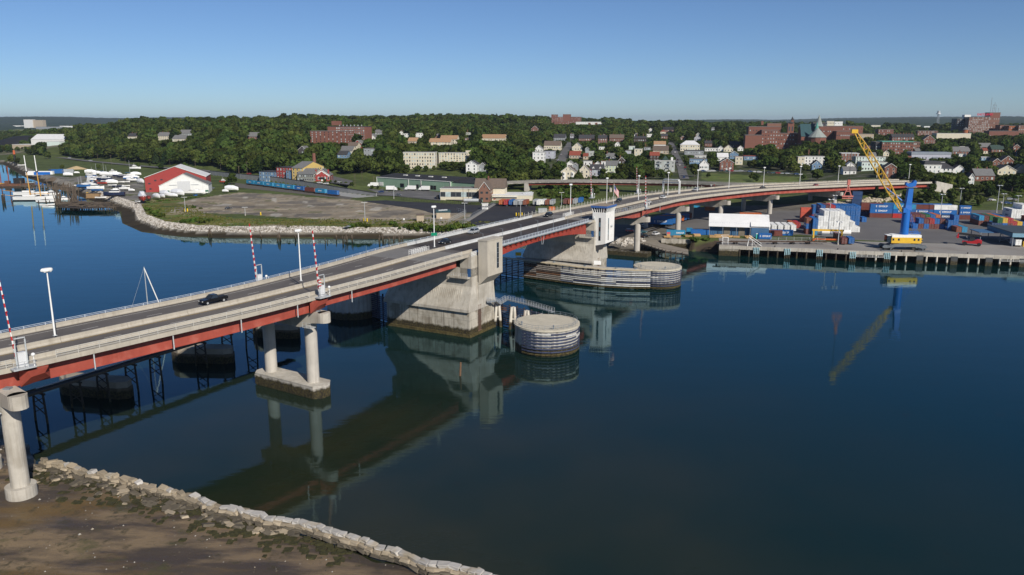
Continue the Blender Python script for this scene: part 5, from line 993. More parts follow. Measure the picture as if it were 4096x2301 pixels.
# cyclists on the left shoulder
skin = M('skin', (.45,.28,.2), .6, .05, 2)
def rider(loc, rz, shirt, lab, k, sit=True):
    t = thing('bicycle', 'bicycle under the '+lab, 'bicycle', loc, rz, 'bicycles on the bridge'); b = MB()
    for x in (-.52,.52): b2 = MB(); b2.tube([(x+.33*math.cos(a),0,.34+.33*math.sin(a)) for a in np.linspace(0,2*math.pi,13)], .03, 4); b2.build('wheel', blackp, t)
    for p, q_ in (((-.52,0,.34),(-.1,0,.36)),((-.1,0,.36),(-.2,0,.95)),((-.2,0,.85),(.4,0,.9)),((.4,0,.9),(.52,0,.34)),((-.1,0,.36),(.4,0,.85)),((.38,-.22,1.05),(.38,.22,1.05)),((.4,0,.85),(.38,0,1.05))): b.bar(p, q_, .045)
    b.build('frame', galvd, t)
    # rider: one skinned body
    v = [(-.2,0,.98),(-.02,0,1.28),(.15,0,1.5),(.22,0,1.62),(.27,0,1.74),(-.12,-.12,.95),(.2,-.13,.72),(-.02,-.13,.34),(-.12,.12,.95),(.12,.13,.85),(.0,.13,.55),(.1,-.2,1.46),(.28,-.24,1.25),(.40,-.2,1.08),(.1,.2,1.46),(.28,.24,1.25),(.40,.2,1.08)]
    e = [(0,1),(1,2),(2,3),(3,4),(0,5),(5,6),(6,7),(0,8),(8,9),(9,10),(2,11),(11,12),(12,13),(2,14),(14,15),(15,16)]; rr = [.15,.15,.16,.07,.12,.12,.09,.06,.12,.09,.06,.08,.055,.05,.08,.055,.05]
    me_ = bpy.data.meshes.new('person'); me_.from_pydata(v, e, []); o = tag(obj('person', me_), lab, 'person', 'cyclists on the bridge'); o.location = loc; o.rotation_euler = (0,0,rz); o.modifiers.new('skin', 'SKIN')
    for i, q_ in enumerate(rr): me_.skin_vertices[0].data[i].radius = (q_, q_)
    me_.skin_vertices[0].data[0].use_root = True; sd2 = o.modifiers.new('sub', 'SUBSURF'); sd2.levels = 1; sd2.render_levels = 1; me_.materials.append(M('shirt_'+shirt, VC[shirt], .8))
    b = MB(); b.ball((.29,0,1.83), .12, 8, 6); h = b.build('helmet', whitep, o)
for i, (x, y, c) in enumerate(((2290,358,'white'),(2350,350,'red'),(2385,346,'gold'),(1195,462,'dark'))):
    X, Y, Z, s = on_bridge('x', x, y); rider((X,Y,Z), bang(s)+math.pi, c, ['cyclist in a pale shirt, first of three on the bridge shoulder','cyclist in a red shirt in the middle of three','cyclist in a tan shirt, last of three on the bridge','cyclist in dark clothes alone beneath the gantry'][i], i)
# lamps on the median
def lamp_proto():
    t = thing('street_lamp', 'x', 'street lamp', (0,0,0), 0, 'street lamps along the bridge median'); b = MB(); b.tube([(0,0,0),(0,0,11.4)], [.17,.10], 10); b.build('pole', whitep, t); b = MB(); b.box((0,0,0),(.55,.55,.1)); b.build('base_plate', galv, t)
    b = MB(); b.rings([[(.85*k*math.cos(a)*1.15,.6*k*math.sin(a),z) for a in np.linspace(0,2*math.pi,9)[:-1]] for z,k in ((11.35,.75),(11.5,1),(11.8,1),(11.95,.8))]); b.build('lamp_head', whitep, t); b = MB(); b.box((0,0,11.3),(1.2,.7,.06)); b.build('lens', lampw, t); return t
lp = lamp_proto()
for i, (r, x, y, lb) in enumerate((('p',612,787,'tall white lamp post at the near left end of the bridge'),('i',765,690,'tall white lamp post beside the striped gate near the bridge middle'),('i',2108,348,'tall white lamp post carrying a small green sign'),('o',935,282,'tall white lamp post left of the control tower'),('x',135,700,'tall white lamp post rising behind the control tower'),('x',790,622,'tall white lamp post right of the flag'),
    ('x',1395,517,'tall white lamp post inside the gantry'),('x',2003,440,'tall white lamp post just beyond the gantry'),('z',923,488,'tall white lamp post with a side arm at the ramp junction'),('z',1517,455,'tall white lamp post behind the black car'),('z',2140,420,'tall white lamp post above the red car'),('e',165,1075,'tall white lamp post behind the crane boom'),('e',665,1000,'tall white lamp post right of the crane boom on the bridge'),('e',1075,1040,'tall white lamp post at the bridge end'))):
    X, Y, Z, s = on_bridge(r, x, y); q_ = bpt(s, 0)
    if i == 0: lp.location = (X,Y,Z); lp['label'] = lb; lp.rotation_euler = (0,0,bang(s)); lq = lp
    else: lq = dup(lp, (X,Y,Z), bang(s), lb)
    lq.location.z += .0 if i > 8 else .9; lq.location = (*gp(S(r,x,y), lq.location.z), lq.location.z)
    if i == 2: b = MB(); b.box((0,-.2,3.3),(1.7,.06,.9)); o = b.build('green_sign', M('sign_green', (.0,.22,.12), .5), lq); o.rotation_euler = (0,0,-bang(s))
    if i == 8: b = MB(); b.tube([(0,0,10.6),(-1.2,1.5,11.4),(-2,2.6,11.5)], .08, 6); b.build('side_arm', whitep, lq)
# traffic gates with raised striped arms
def gate(x, y, z, rz, label, h=13.2, lean=(-.055,.02), plat=True):
    t = thing('barrier_gate', label, 'barrier gate', (x,y,z), rz, 'raised traffic gates on the bridge')
    for dx in (-.75,.75): b = MB(); b.tube([(dx,0,0),(dx,0,4.4)], .13, 8); b.build('post', galv, t)
    b = MB(); b.tube([(-.75,0,4.3),(-.75,0,4.7),(.75,0,4.7),(.75,0,4.3)], .11, 6); b.build('arch', galv, t); b = MB(); b.box((.1,.35,.1),(1.2,.75,2.3)); b.build('control_cabinet', M('cabinet_white', (.62,.63,.64), .5), t)
    if plat:
        b = MB(); b.box((0,.1,-.15),(3.2,2.2,.22)); b.build('platform', galv, t); b = MB()
        for dx in (-1.5,0,1.5): b.bar((dx,-.9,0),(dx,-.9,1.1),.06)
        for z_ in (.55,1.1): b.bar((-1.5,-.9,z_),(1.5,-.9,z_),.05)
        tag(b.build('platform_rail', galv, t), kind='stuff'); b = MB(); b.ball((1.4,-.7,1.9),.3,8,5); b.bar((1.4,-.7,0),(1.4,-.7,1.7),.1); b.build('bell', whitep, t)
    n = 20; L0 = 1.2
    for k in range(n):
        f0, f1 = k/n, (k+1)/n; p0 = (-.75+lean[0]*h*f0,.15+lean[1]*h*f0,L0+h*f0); p1 = (-.75+lean[0]*h*f1,.15+lean[1]*h*f1,L0+h*f1); wd_ = .34-.12*f0
        b = MB(); b.bar(p0, p1, wd_, .14); b.build('red_stripe' if k % 2 else 'white_stripe', redp if k % 2 else whitep, t)
    for k in (4,8,12,16): f = k/n; b = MB(); b.ball((-.75+lean[0]*h*f,-.05,L0+h*f), .14, 6, 4); b.build('arm_lamp', lampr, t)
    return t
p = bpt(sP1-2,-.7,0); gate(p[0],p[1],p[2],bang(sP1),'striped gate with raised arm above the leftmost bridge pier')
p = bpt(sP2,-.7,0); g2 = gate(p[0],p[1],p[2],bang(sP2),'striped gate with a hazard board on the near railing above the second pier')
for k in range(6): b = MB(); b.box((-.75,-.25,2.1+k*.32),(.75,.05,.17)); o = b.build('hazard_stripe', redp if k % 2 else whitep, g2)
p = bpt(sP2+2,W(sP2)+.9,-.3); gate(p[0],p[1],p[2],bang(sP2),'striped gate outside the far left parapet over the water')
p = bpt(sC3-1,-.7,0); gate(p[0],p[1],p[2],bang(sC3),'striped gate on the right railing beyond the control tower')
for r, x, y, lb in (('x',780,480,'striped gate on the left railing left of the gantry'),('c',1430,985,'striped gate on the left railing behind the control tower')): X, Y, Z, s = on_bridge(r, x, y); q_ = bpt(s, W(s)+.8, 0); gate(X, Y, Z, bang(s), lb)
# overhead gantry
sG = on_bridge('x',1632,490)[3]; T = thing('overhead_gantry', 'white tubular gantry spanning the left lanes of the bridge', 'gantry', bpt(sG, MD(sG)+.4, .9)); P0 = Vector((*gp(S('x',1632,490), T.location.z), T.location.z)); d0 = bpt(sG, MD(sG)+.4, .9); P1_ = Vector(bpt(sG+1.2, W(sG)+.4, .3)); T.location = P0; P1_ += (P0-Vector(d0))*.5
for o_ in (-.55,.55):
    dv = Vector((math.cos(bang(sG)), math.sin(bang(sG)), 0))*o_; A_ = P0+dv; C_ = P1_+dv; hh = 7.4; m1 = A_+Vector((0,0,hh-1)); m2 = C_+Vector((0,0,hh-1)); d_ = (C_-A_).normalized()
    b = MB(); b.tube([A_, m1, A_+Vector((0,0,hh))+d_*1.0, C_+Vector((0,0,hh))-d_*1.0, m2, C_], .20, 8); b.build('main_tube', whitep, T, True)
    b = MB(); b.tube([m1+Vector((0,0,-.7))+d_*.2, m2+Vector((0,0,-.7))-d_*.2], .15, 6); b.build('lower_chord', whitep, T, True)
b = MB(); nn = 16
for k in range(nn+1): q0 = P0+(P1_-P0)*k/nn; b.bar(q0+Vector((0,0,5.6)), q0+Vector((0,0,7.4)), .09)
tag(b.build('web_bars', galv, T, True), kind='stuff')
# flag on the control tower, signs on the fender
q_ = q2(3.2, 11.4, 28.75); T = thing('flagpole', 'flagpole on the control tower roof', 'flagpole', q_); b = MB(); b.tube([(0,0,0),(0,0,7.6)], .07, 6); b.build('pole', whitep, T); b = MB(); b.ball((0,0,7.7),.12,6,4); b.build('finial', M('gilt', (.6,.4,.1), .4), T)
F_ = thing('flag', 'striped flag with blue starry corner hanging from the tower flagpole', 'flag', (q_[0], q_[1], q_[2]+7.2)); fb = M('flag_blue', (.02,.03,.16), .8)
fn = lambda u, v: (.1+u*1.75, .18*math.sin(u*6+v*2), -v*2.6-u*2.3)
for k in range(13):
    b = MB(); b.rings([[fn(u,k/13),fn(u,(k+1)/13)] for u in np.linspace(0,1,9)], cap=False, closed=False); b.build('red_stripe' if k % 2 == 0 else 'white_stripe', redp if k % 2 == 0 else whitep, F_)
b = MB(); cb = lambda u, v: tuple(Vector(fn(u,v))+Vector((0,-.02,0))); b.rings([[cb(u,0),cb(u,7/13)] for u in np.linspace(0,.42,5)], cap=False, closed=False); cn = b.build('canton', fb, F_)
b = MB()
for i in range(6):
    for j in range(5): c_ = Vector(cb(.04+i*.065,.05+j*.1))+Vector((0,-.02,0)); b.box(tuple(c_),(.06,.01,.06))
tag(b.build('stars', whitep, cn), kind='stuff')
def board(p, w, h, mat, label, name='sign', post=2.0, txts=None, tm=None, rz=-.15):
    t = thing(name, label, 'sign', p, rz); b = MB(); b.box((0,0,post),(w,.1,h)); b.build('board', mat, t)
    for x in (-w*.35,w*.35): b = MB(); b.box((x,.1,0),(.1,.1,post+h*.5)); b.build('post', galvd, t)
    for i, s_ in enumerate(txts or []): o = obj('lettering', txt(s_, h*.9/len(txts)*.62, tm), t); o.location = (0,-.06,post+h-(i+.5)*h/len(txts)); o.rotation_euler = (math.pi/2,0,0)
    return t
Xs, Ys = gp(S('o',180,900),7); board((Xs+.3,Ys+.2,6.9), 2.3, 1.35, M('sign_yellow', (.62,.42,.03), .5), 'yellow sign with dark lettering on the fender wall', 'sign', .9, ['DANGER','KEEP CLEAR'] if False else None, blackp)
Xs, Ys = gp(S('o',1322,1010),7); board((Xs,Ys-.1,6.8), 2.7, 1.5, whitep, 'white sign board with red print in front of the tower foot', 'sign', .5); 
for r, x, y, lb in (('s',75,1050,'small white notice sign on the gravel lot near the shore bushes'),('s',760,1030,'small white sign on the fence round the tan building')): pp = hit(S(r,x,y)); board(pp, 1.0, 1.0, whitep, lb, 'sign', 1.1)

# ---- elevated ramp
RP = [(175,521,17.6),(150,533,17.2),(120,556,16.6),(90,572,16.1),(48,586,15.4),(20,597,14.2),(-8,605,12.4),(-30,612,10.4)]
RC = catmull([q[:2] for q in RP], 10); RL = np.concatenate([[0], np.cumsum(np.hypot(*np.diff(RC, axis=0).T))]); RZ_ = np.interp(RL, [RL[min(i*10, len(RL)-1)] for i in range(len(RP))], [q[2] for q in RP])
T = thing('ramp_bridge', 'grey elevated ramp on red girders curving away behind the bridge', 'bridge', RP[3])
def rpt(s, d, z): x = np.interp(s, RL, RC[:,0]); y = np.interp(s, RL, RC[:,1]); x2 = np.interp(min(s+1,RL[-1]), RL, RC[:,0]); y2 = np.interp(min(s+1,RL[-1]), RL, RC[:,1]); x1 = np.interp(s-1, RL, RC[:,0]); y1 = np.interp(s-1, RL, RC[:,1]); l = math.hypot(x2-x1,y2-y1) or 1; return (x+(y2-y1)/l*d, y-(x2-x1)/l*d, float(np.interp(s, RL, RZ_))+z)
def rsw(prof, s0, s1, nm, mat): b = MB(); n_ = max(2,int((s1-s0)/5)); b.rings([[rpt(s0+(s1-s0)*i/n_, d, z) for d, z in prof] for i in range(n_+1)]); b.build(nm, mat, T, True)
rsw([(-4.5,0),(4.5,0),(4.5,-.5),(-4.5,-.5)], 0, RL[-1]-1, 'deck', concp); rsw([(-4.1,.02),(4.1,.02),(4.1,0),(-4.1,0)], 0, RL[-1]-1, 'road_surface', asph)
pgrey = M('parapet_grey', (.30,.28,.25), .88, .12, .3, streak=.5)
for d in (-4.3,4.3):
    for s0 in np.arange(0, RL[-1]-8, 11): rsw([(d-.2,-.5),(d+.2,-.5),(d+.2,1.0),(d-.2,1.0)], s0, min(s0+10.95, RL[-1]-1), 'parapet', pgrey)
    rsw([(d-.05,1.3),(d+.05,1.3),(d+.05,1.42),(d-.05,1.42)], 0, RL[-1]-5, 'rail_bar', railm)
for d in (-3,0,3): rsw([(d-.25,-2.1),(d+.25,-2.1),(d+.25,-.5),(d-.25,-.5)], 20, RL[-1]-45, 'girder', redst)
for s in (60, 118): b = MB(); p = rpt(s,0,-2.1); b.cyl((p[0],p[1],6), 1.1, p[2]-6.6, 16); b.build('column', conc, T, True); b = MB(); b.cyl((p[0],p[1],p[2]-1.6), 1.5, 1.6, 16); b.build('column_head', conc, T, True)
b = MB(); p = rpt(RL[-1]-44,0,0); b.box((p[0],p[1],5),(3,10,p[2]-5.6), -.3); b.build('abutment', concp, T, True)

# ---- old drawbridge piers, trestle bents and pipe walkway
OA = Vector((-104,147,0)); OB = Vector((-56,222,0)); od = (OB-OA).normalized(); on_ = Vector((od.y,-od.x,0))
oldm = M('old_pier_concrete', (.12,.095,.065), .95, .25, .25, streak=.5, tide=1.9); oldt = M('old_pier_top', (.30,.26,.20), .9, .2, .3)
for i, (p0, p1) in enumerate((((214,1578),(505,1602)),((674,1452),(927,1458)),((1000,1350),(1190,1358)))):
    a = Vector((*gp(p0),0)); c = Vector((*gp(p1),0)); d = (c-a).normalized(); n_ = Vector((-d.y,d.x,0)); w = 4.6; t = thing('old_bridge_pier', ['pointed old concrete pier nearest the left edge','pointed old concrete pier in the middle of three','pointed old concrete pier hidden behind the double column'][i], 'old pier', a, 0, 'old piers under the bridge')
    o = [a+n_*.4*w, a+d*2.4, c-d*2.0, c+n_*.25*w, c+n_*.7*w-d*.5, c-d*2.5+n_*w, a+d*2.4+n_*w]; b = MB(); b.rings([[(q.x,q.y,-3) for q in o],[(q.x,q.y,2.5) for q in o]]); b.build('base', oldm, t, True)
    ce = sum(o, Vector((0,0,0)))/len(o); b = MB(); b.rings([[(ce.x+(q.x-ce.x)*.97,ce.y+(q.y-ce.y)*.95,2.5) for q in o],[(ce.x+(q.x-ce.x)*.97,ce.y+(q.y-ce.y)*.95,3.9) for q in o]]); b.build('top_course', oldt, t, True)
T = thing('trestle_walkway', 'old timber trestle carrying a pipe under the bridge', 'trestle', (*gp((514,1548)),0))
TA = Vector((*gp((150,1566),6.6),6.6)); TB = Vector((*gp((1010,1298),6.8),6.8)); td = (TB-TA).normalized(); tn = Vector((td.y,-td.x,0)).normalized(); TL = (TB-TA).length
for nm, off, z, w_, h_, mt in (('walk_beam',0,0,1.6,.3,timberd),('pipe',-.3,.55,.34,.34,galv),('side_beam',1.2,.1,.3,.5,timber),('side_beam',-1.2,.1,.3,.5,timber)):
    b = MB(); (b.tube([TA+tn*off+Vector((0,0,z)), TB+tn*off+Vector((0,0,z))], w_/2, 8) if nm == 'pipe' else b.bar(TA-td*30+tn*off+Vector((0,0,z)), TB+td*14+tn*off+Vector((0,0,z)), w_, h_)); b.build(nm, mt, T, True)
ff_ = np.linspace(0,1,200); fp_ = [pr(*(TA+(TB-TA)*f))[0] for f in ff_]
for f in [float(ff_[np.argmin([abs(q_-x) for q_ in fp_])]) for x in (150,300,405,517,617,800,906,1001)]:
    p = TA+(TB-TA)*f
    for sg in (-1,1): b = MB(); b.tube([p+tn*sg*2.1-Vector((0,0,9.4)), p+tn*sg*1.6-Vector((0,0,.2))], .22, 7); b.build('leg', timberd, T, True)
    for z0, z1 in ((-4.8,-3.0),(-2.8,-1.0)):
        for sg in (-1,1): b = MB(); b.bar(p+tn*sg*2+Vector((0,0,z0)), p-tn*sg*1.8+Vector((0,0,z1)), .16); b.build('cross_brace', timberd, T, True)
    b = MB(); b.bar(p-tn*2.2-Vector((0,0,.3)), p+tn*2.2-Vector((0,0,.3)), .35); b.build('cap_timber', timberd, T, True)
for i, (k, x, y, h_, lb) in enumerate((('j',740,1245,3.4,'lone leaning pile stub standing in the water before the bascule pier'),)):
    X, Y = gp(S(k,x,y)); t = tag(MB().tube([(X,Y,-2),(X+.3,Y,h_)], [.3,.2], 7).build('old_piling', M('stub_pile', (.16,.09,.05), .9, .3, 2)), lb, 'piling')
b = MB(); X, Y = gp((1230,1010)); T = thing('sailboat', 'sailboat mast and rigging rising beyond the bridge parapet', 'sailboat', (*gp((590,1330)),0), .6)
b.rings([[(x,w*s_,z) for s_,z in ((-1,1.2),(-.6,.1),(0,-.3),(.6,.1),(1,1.2))] for x,w in ((-6,.9),(-3,1.6),(1,1.7),(4,1.0),(6,.1))]); b.build('hull', whitep, T)
for x, h_ in ((.8,19.2),): b = MB(); b.tube([(x,0,1),(x,0,h_)], [.16,.1], 6); b.build('mast', galv, T); b = MB(); b.tube([(5.8,0,1.3),(x,0,h_-.4)], .16, 5); b.build('furled_sail', whitep, T); b = MB(); b.tube([(-6,0,1.2),(x,0,h_-.2)], .03, 4); b.build('backstay', galv, T); b = MB(); b.tube([(-4.5,0,2.6),(x,0,2.8)], .14, 6); b.build('boom', whitep, T)
b = MB(); b.box((-.5,0,1.1),(5,1.8,.6)); b.build('cabin', whitep, T)

# ---- foreground sea wall of granite blocks
gr1 = M('granite_pale', (.42,.40,.37), .85, .16, .9, bump=.05, rand=.18, col2=(.36,.31,.23), sc2=.35); gr2 = M('granite_tan', (.30,.25,.18), .9, .2, .9, bump=.05, rand=.25); gr3 = M('granite_wet', (.10,.085,.062), .8, .3, .9, bump=.05, rand=.25)
def stone_mesh(j=.16):
    me_ = bpy.data.meshes.new('stone'); bm = bmesh.new(); bmesh.ops.create_cube(bm, size=1)
    for v in bm.verts: v.co += Vector((R.uniform(-j,j),R.uniform(-j,j),R.uniform(-j*.7,j*.7)))
    bmesh.ops.bevel(bm, geom=bm.edges[:], offset=.07, segments=1, affect='EDGES'); bm.to_mesh(me_); bm.free(); return me_
SM = {m_.name: [] for m_ in (gr1,gr2,gr3)}
for m_ in (gr1,gr2,gr3):
    for _ in range(9): q_ = stone_mesh(); q_.materials.append(m_); SM[m_.name].append(q_)
sw_ = thing('stone_wall', 'old sea wall of tumbled granite blocks along the mud flat', 'stone wall', (*WALLP[14], 1)); wd_ = [0]
for a, c in zip(WALLP[:-1], WALLP[1:]): wd_.append(wd_[-1]+math.dist(a, c))
def wat(s): return np.interp(s, wd_, [p[0] for p in WALLP]), np.interp(s, wd_, [p[1] for p in WALLP])
def stone(parent, m_, p, dims, rot, name='stone'):
    o = obj(name, R.choice(SM[m_.name]), parent); o.location = Vector(p)-(Vector(parent.location) if parent else Vector((0,0,0))); o.scale = dims; o.rotation_euler = rot; return o
cnt = 0
for course, (z, off, mt) in enumerate(((1.6,0,gr1),(1.15,-.4,gr2),(.75,-.75,gr3),(1.05,.45,gr2))):
    s = R.random()
    while s < wd_[-1]-.5 and cnt < 296:
        f = s/wd_[-1]; L_ = R.uniform(.9,1.8) if course != 3 else R.uniform(1.6,2.6); x, y = wat(s+L_/2); x2, y2 = wat(min(s+L_/2+.5,wd_[-1])); x1, y1 = wat(max(s+L_/2-.5,0)); an = math.atan2(y2-y1,x2-x1); nx, ny = math.sin(an), -math.cos(an)
        low = np.interp(f, [0,.25,.5,.62], [.75,.6,.25,0]); skip = (course == 0 and R.random() < np.interp(f,[0,.2,.45,.6],[.1,.35,.2,.03])) or (course == 3 and R.random() < .25)
        ch = np.interp(f,[0,.5,.65],[.5,.35,.08])
        if not skip:
            nx, ny = (-nx, -ny) if False else (nx, ny); o_ = -off
            stone(sw_, mt if course else (gr1 if f > .4 or R.random() < .5 else gr2), (x+nx*o_+R.uniform(-.15,.15), y+ny*o_+R.uniform(-.15,.15), z-low*.55+R.uniform(-.1,.1)), (L_*1.02,R.uniform(.8,1.15),R.uniform(.4,.6)), (R.uniform(-ch,ch)*.6,R.uniform(-ch,ch)*.5,an+R.uniform(-ch,ch))); cnt += 1
        s += L_
# tumbled stones inside the wall
k = 0
for i in range(150):
    f = R.random()**1.0*.62; x, y = wat(f*wd_[-1]); x2, y2 = wat(f*wd_[-1]+1); an = math.atan2(y2-y1,x2-x1); d_ = 1.0+abs(R.gauss(0,1))*np.interp(f,[0,.3,.62],[2.2,2.6,.7]); an2 = math.atan2(y2-y,x2-x); nx, ny = math.sin(an2), -math.cos(an2); px_, py_ = x+nx*d_, y+ny*d_
    nx, ny = -math.sin(an2), math.cos(an2)
    if not poly_in(mudP, np.array([px_]), np.array([py_]))[0]: px_, py_ = x+nx*d_, y+ny*d_
    if math.hypot(px_+79.5, py_-116) < 4.5: continue
    dm = R.uniform(.4,1.3); o = stone(None, R.choice([gr3,gr3,gr3,gr2]), (px_,py_,mudz(px_,py_)+.12*dm), (dm*R.uniform(.9,1.6),dm,dm*R.uniform(.3,.55)), (R.uniform(-.3,.3),R.uniform(-.3,.3),R.uniform(0,3)), 'fallen_stone'); tag(o, 'loose stone lying on the mud inside the old sea wall', 'stone', 'loose stones on the mud')
b = MB()
for i in range(2600):
    x, y = R.uniform(-100,10), R.uniform(56,140)
    if not poly_in(mudP, np.array([x]), np.array([y]))[0]: continue
    r_ = R.uniform(.04,.14)*(2 if R.random() < .06 else 1); z = mudz(x,y); b.add([(x-r_,y,z),(x+r_,y+r_*.3,z),(x,y+r_,z),(x,y-r_,z),(x+r_*.2,y,z+r_*.9)], [(0,3,4),(3,1,4),(1,2,4),(2,0,4)], 0 if R.random() < .75 else 1)
tag(b.build('pebbles', [gr3, gr1]), 'small pebbles and shells scattered over the mud flat', 'pebbles', kind='stuff')
# riprap on the far shore and under the bridge end
def boulders(name, pts, mat, label):
    b = MB()
    for x, y, z, r_ in pts:
        A = []
        for k in range(8): A.append((x+(1 if k & 1 else -1)*r_*R.uniform(.5,1.1), y+(1 if k & 2 else -1)*r_*R.uniform(.5,1.1), z+(1 if k & 4 else -1)*r_*R.uniform(.35,.8)))
        b.add(A, [(0,2,3,1),(4,5,7,6),(0,1,5,4),(2,6,7,3),(0,4,6,2),(1,3,7,5)])
    return tag(b.build(name, mat), label, 'rocks', kind='stuff')
rip = M('riprap_rock', (.50,.47,.43), .9, .4, .5, col2=(.20,.17,.13), sc2=.7, t2=(.5,.6)); pts = []
for i in range(20000):
    k = R.randint(5, 16); f = R.random(); x = SA[k][0]*(1-f)+SA[k+1][0]*f; y = SA[k][1]*(1-f)+SA[k+1][1]*f; d = SA[k+1]-SA[k]; l = math.hypot(*d); 
    if R.random() > l/90: continue
    q_ = R.uniform(9.2,13.2); x += -d[1]/l*q_; y += d[0]/l*q_; pts.append((x,y,hz(x,y)+.1,R.uniform(.2,.46)))
boulders('riprap', pts, rip, 'pale rock armour along the far shoreline')
pts = []
for i in range(420):
    f = R.random(); x, y = (1-f)*205+f*268, (1-f)*507+f*527; x += R.gauss(0,3); y += R.gauss(0,2.2); pts.append((x,y,hz(x,y)+.3,R.uniform(.5,1.1)))
boulders('slope_rocks', pts, M('slope_rock', (.46,.40,.30), .9, .3, .6), 'tan rocks on the slope below the bridge end')
pts = []
for i in range(420):
    f = R.random()*.75; x, y = wat(f*wd_[-1]); x2, y2 = wat(f*wd_[-1]+1); an = math.atan2(y2-y,x2-x); d_ = 1.2+abs(R.gauss(0,2.6)); px_, py_ = x+math.sin(an)*d_, y-math.cos(an)*d_
    if not poly_in(mudP, np.array([px_]), np.array([py_]))[0]: continue
    r_ = R.uniform(.25,.75); pts.append((px_,py_,mudz(px_,py_)-r_*.35,r_))
boulders('seaweed', pts, M('seaweed_mat', (.038,.036,.012), .9, .5, 2), 'dark seaweed clumps on the mud along the old sea wall')
# old pilings off the far shore
for r, a0, n_, lb, g in (('i',(1000,1290,1010),16,'grey old timber piling beside the broken ramp off the far shore','pilings by the broken ramp'),('i',(1550,1890,985),24,'short brown piling in rows near the bushes by the bridge','pilings near the bridge shrubs')):
    for i in range(n_):
        x = R.uniform(a0[0],a0[1]); X, Y = gp((900+x/2.516, 850+(280+R.uniform(-8,45))/2.516)); t = MB().tube([(X,Y,-2),(X+R.uniform(-.3,.3),Y,R.uniform(1.2,4.2))], [.24,.19], 6).build('old_piling', timber); tag(t, lb, 'piling', g)
for i, (x, y, lb) in enumerate(((352,275,'single tall old piling left of the shore ramp'),(545,290,'tight bundle of old pilings in the shallow water left of the ramp'),(700,285,'bundle of two short pilings near the mud'),(-150,250,'left hand bundle of old pilings below the grass bank'))):
    X, Y = gp(S('i',x,y)); t = thing('piling_bundle', lb, 'pilings', (X,Y,0))
    for k in range(5 if i in (1,3) else 2): b = MB(); a = k*1.3; b.tube([(1.3*math.cos(a),1.3*math.sin(a),-2),(.35*math.cos(a),.35*math.sin(a),R.uniform(2.6,5.5 if i != 2 else 3))], .22, 6); b.build('pile', timber, t)
a = Vector((*gp(S('i',1130,190),1.5),1.5)); c = Vector((*gp(S('i',1245,140),5.2),5.2)); T = thing('broken_ramp', 'broken metal ramp slanting down the rocks to the mud', 'ramp', a); b = MB(); b.bar(a, c, 2.4, .4); b.build('deck', galvd, T, True)
for sg in (-1,1): b = MB(); b.bar(a+Vector((0,sg*1.2,.5)), c+Vector((0,sg*1.2,.5)), .15); b.build('rail', galv, T, True)
# ================================================================ buildings on the shore and the hill
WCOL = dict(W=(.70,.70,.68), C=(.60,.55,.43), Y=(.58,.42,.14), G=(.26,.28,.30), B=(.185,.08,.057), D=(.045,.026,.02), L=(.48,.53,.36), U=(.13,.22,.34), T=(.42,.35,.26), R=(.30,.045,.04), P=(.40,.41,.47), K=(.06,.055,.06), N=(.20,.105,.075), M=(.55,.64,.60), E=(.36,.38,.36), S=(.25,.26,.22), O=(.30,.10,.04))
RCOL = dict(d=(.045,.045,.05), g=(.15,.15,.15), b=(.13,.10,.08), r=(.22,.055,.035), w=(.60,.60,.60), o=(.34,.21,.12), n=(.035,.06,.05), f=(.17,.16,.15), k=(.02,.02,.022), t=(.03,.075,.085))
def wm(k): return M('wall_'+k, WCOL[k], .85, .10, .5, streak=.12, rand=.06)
def rm_(k): return M('roof_'+k, RCOL[k], .85, .15, .6, rand=.08)
trim = M('window_trim', (.66,.66,.63), .6, .05, 1); pane = M('window_pane', (.035,.042,.05), .15, .3, .8, spec=.8); panel_ = M('pale_pane', (.38,.46,.47), .2, .3, .5)  # panes in two tones, dark and pale, mixed at random
FOOT = []; VIEW = []
def windows(b, w, z0, h, fl, nc, P, wsz=(1.05,1.55), trimmed=True):
    for i in range(fl):
        for j in range(nc):
            u = w*(j+.5)/nc; z = z0+h*(i+.5)/fl+.1; a, c = wsz[0]/2, min(wsz[1], h/fl*.62)/2
            if trimmed: b.add([P(u-a-.14,z-c-.14,.03),P(u+a+.14,z-c-.14,.03),P(u+a+.14,z+c+.14,.03),P(u-a-.14,z+c+.14,.03)], [(0,1,2,3)], 0)
            b.add([P(u-a,z-c,.05),P(u+a,z-c,.05),P(u+a,z+c,.05),P(u-a,z+c,.05)], [(0,1,2,3)], 1 if R.random() < (.7 if trimmed else .45) else 2)
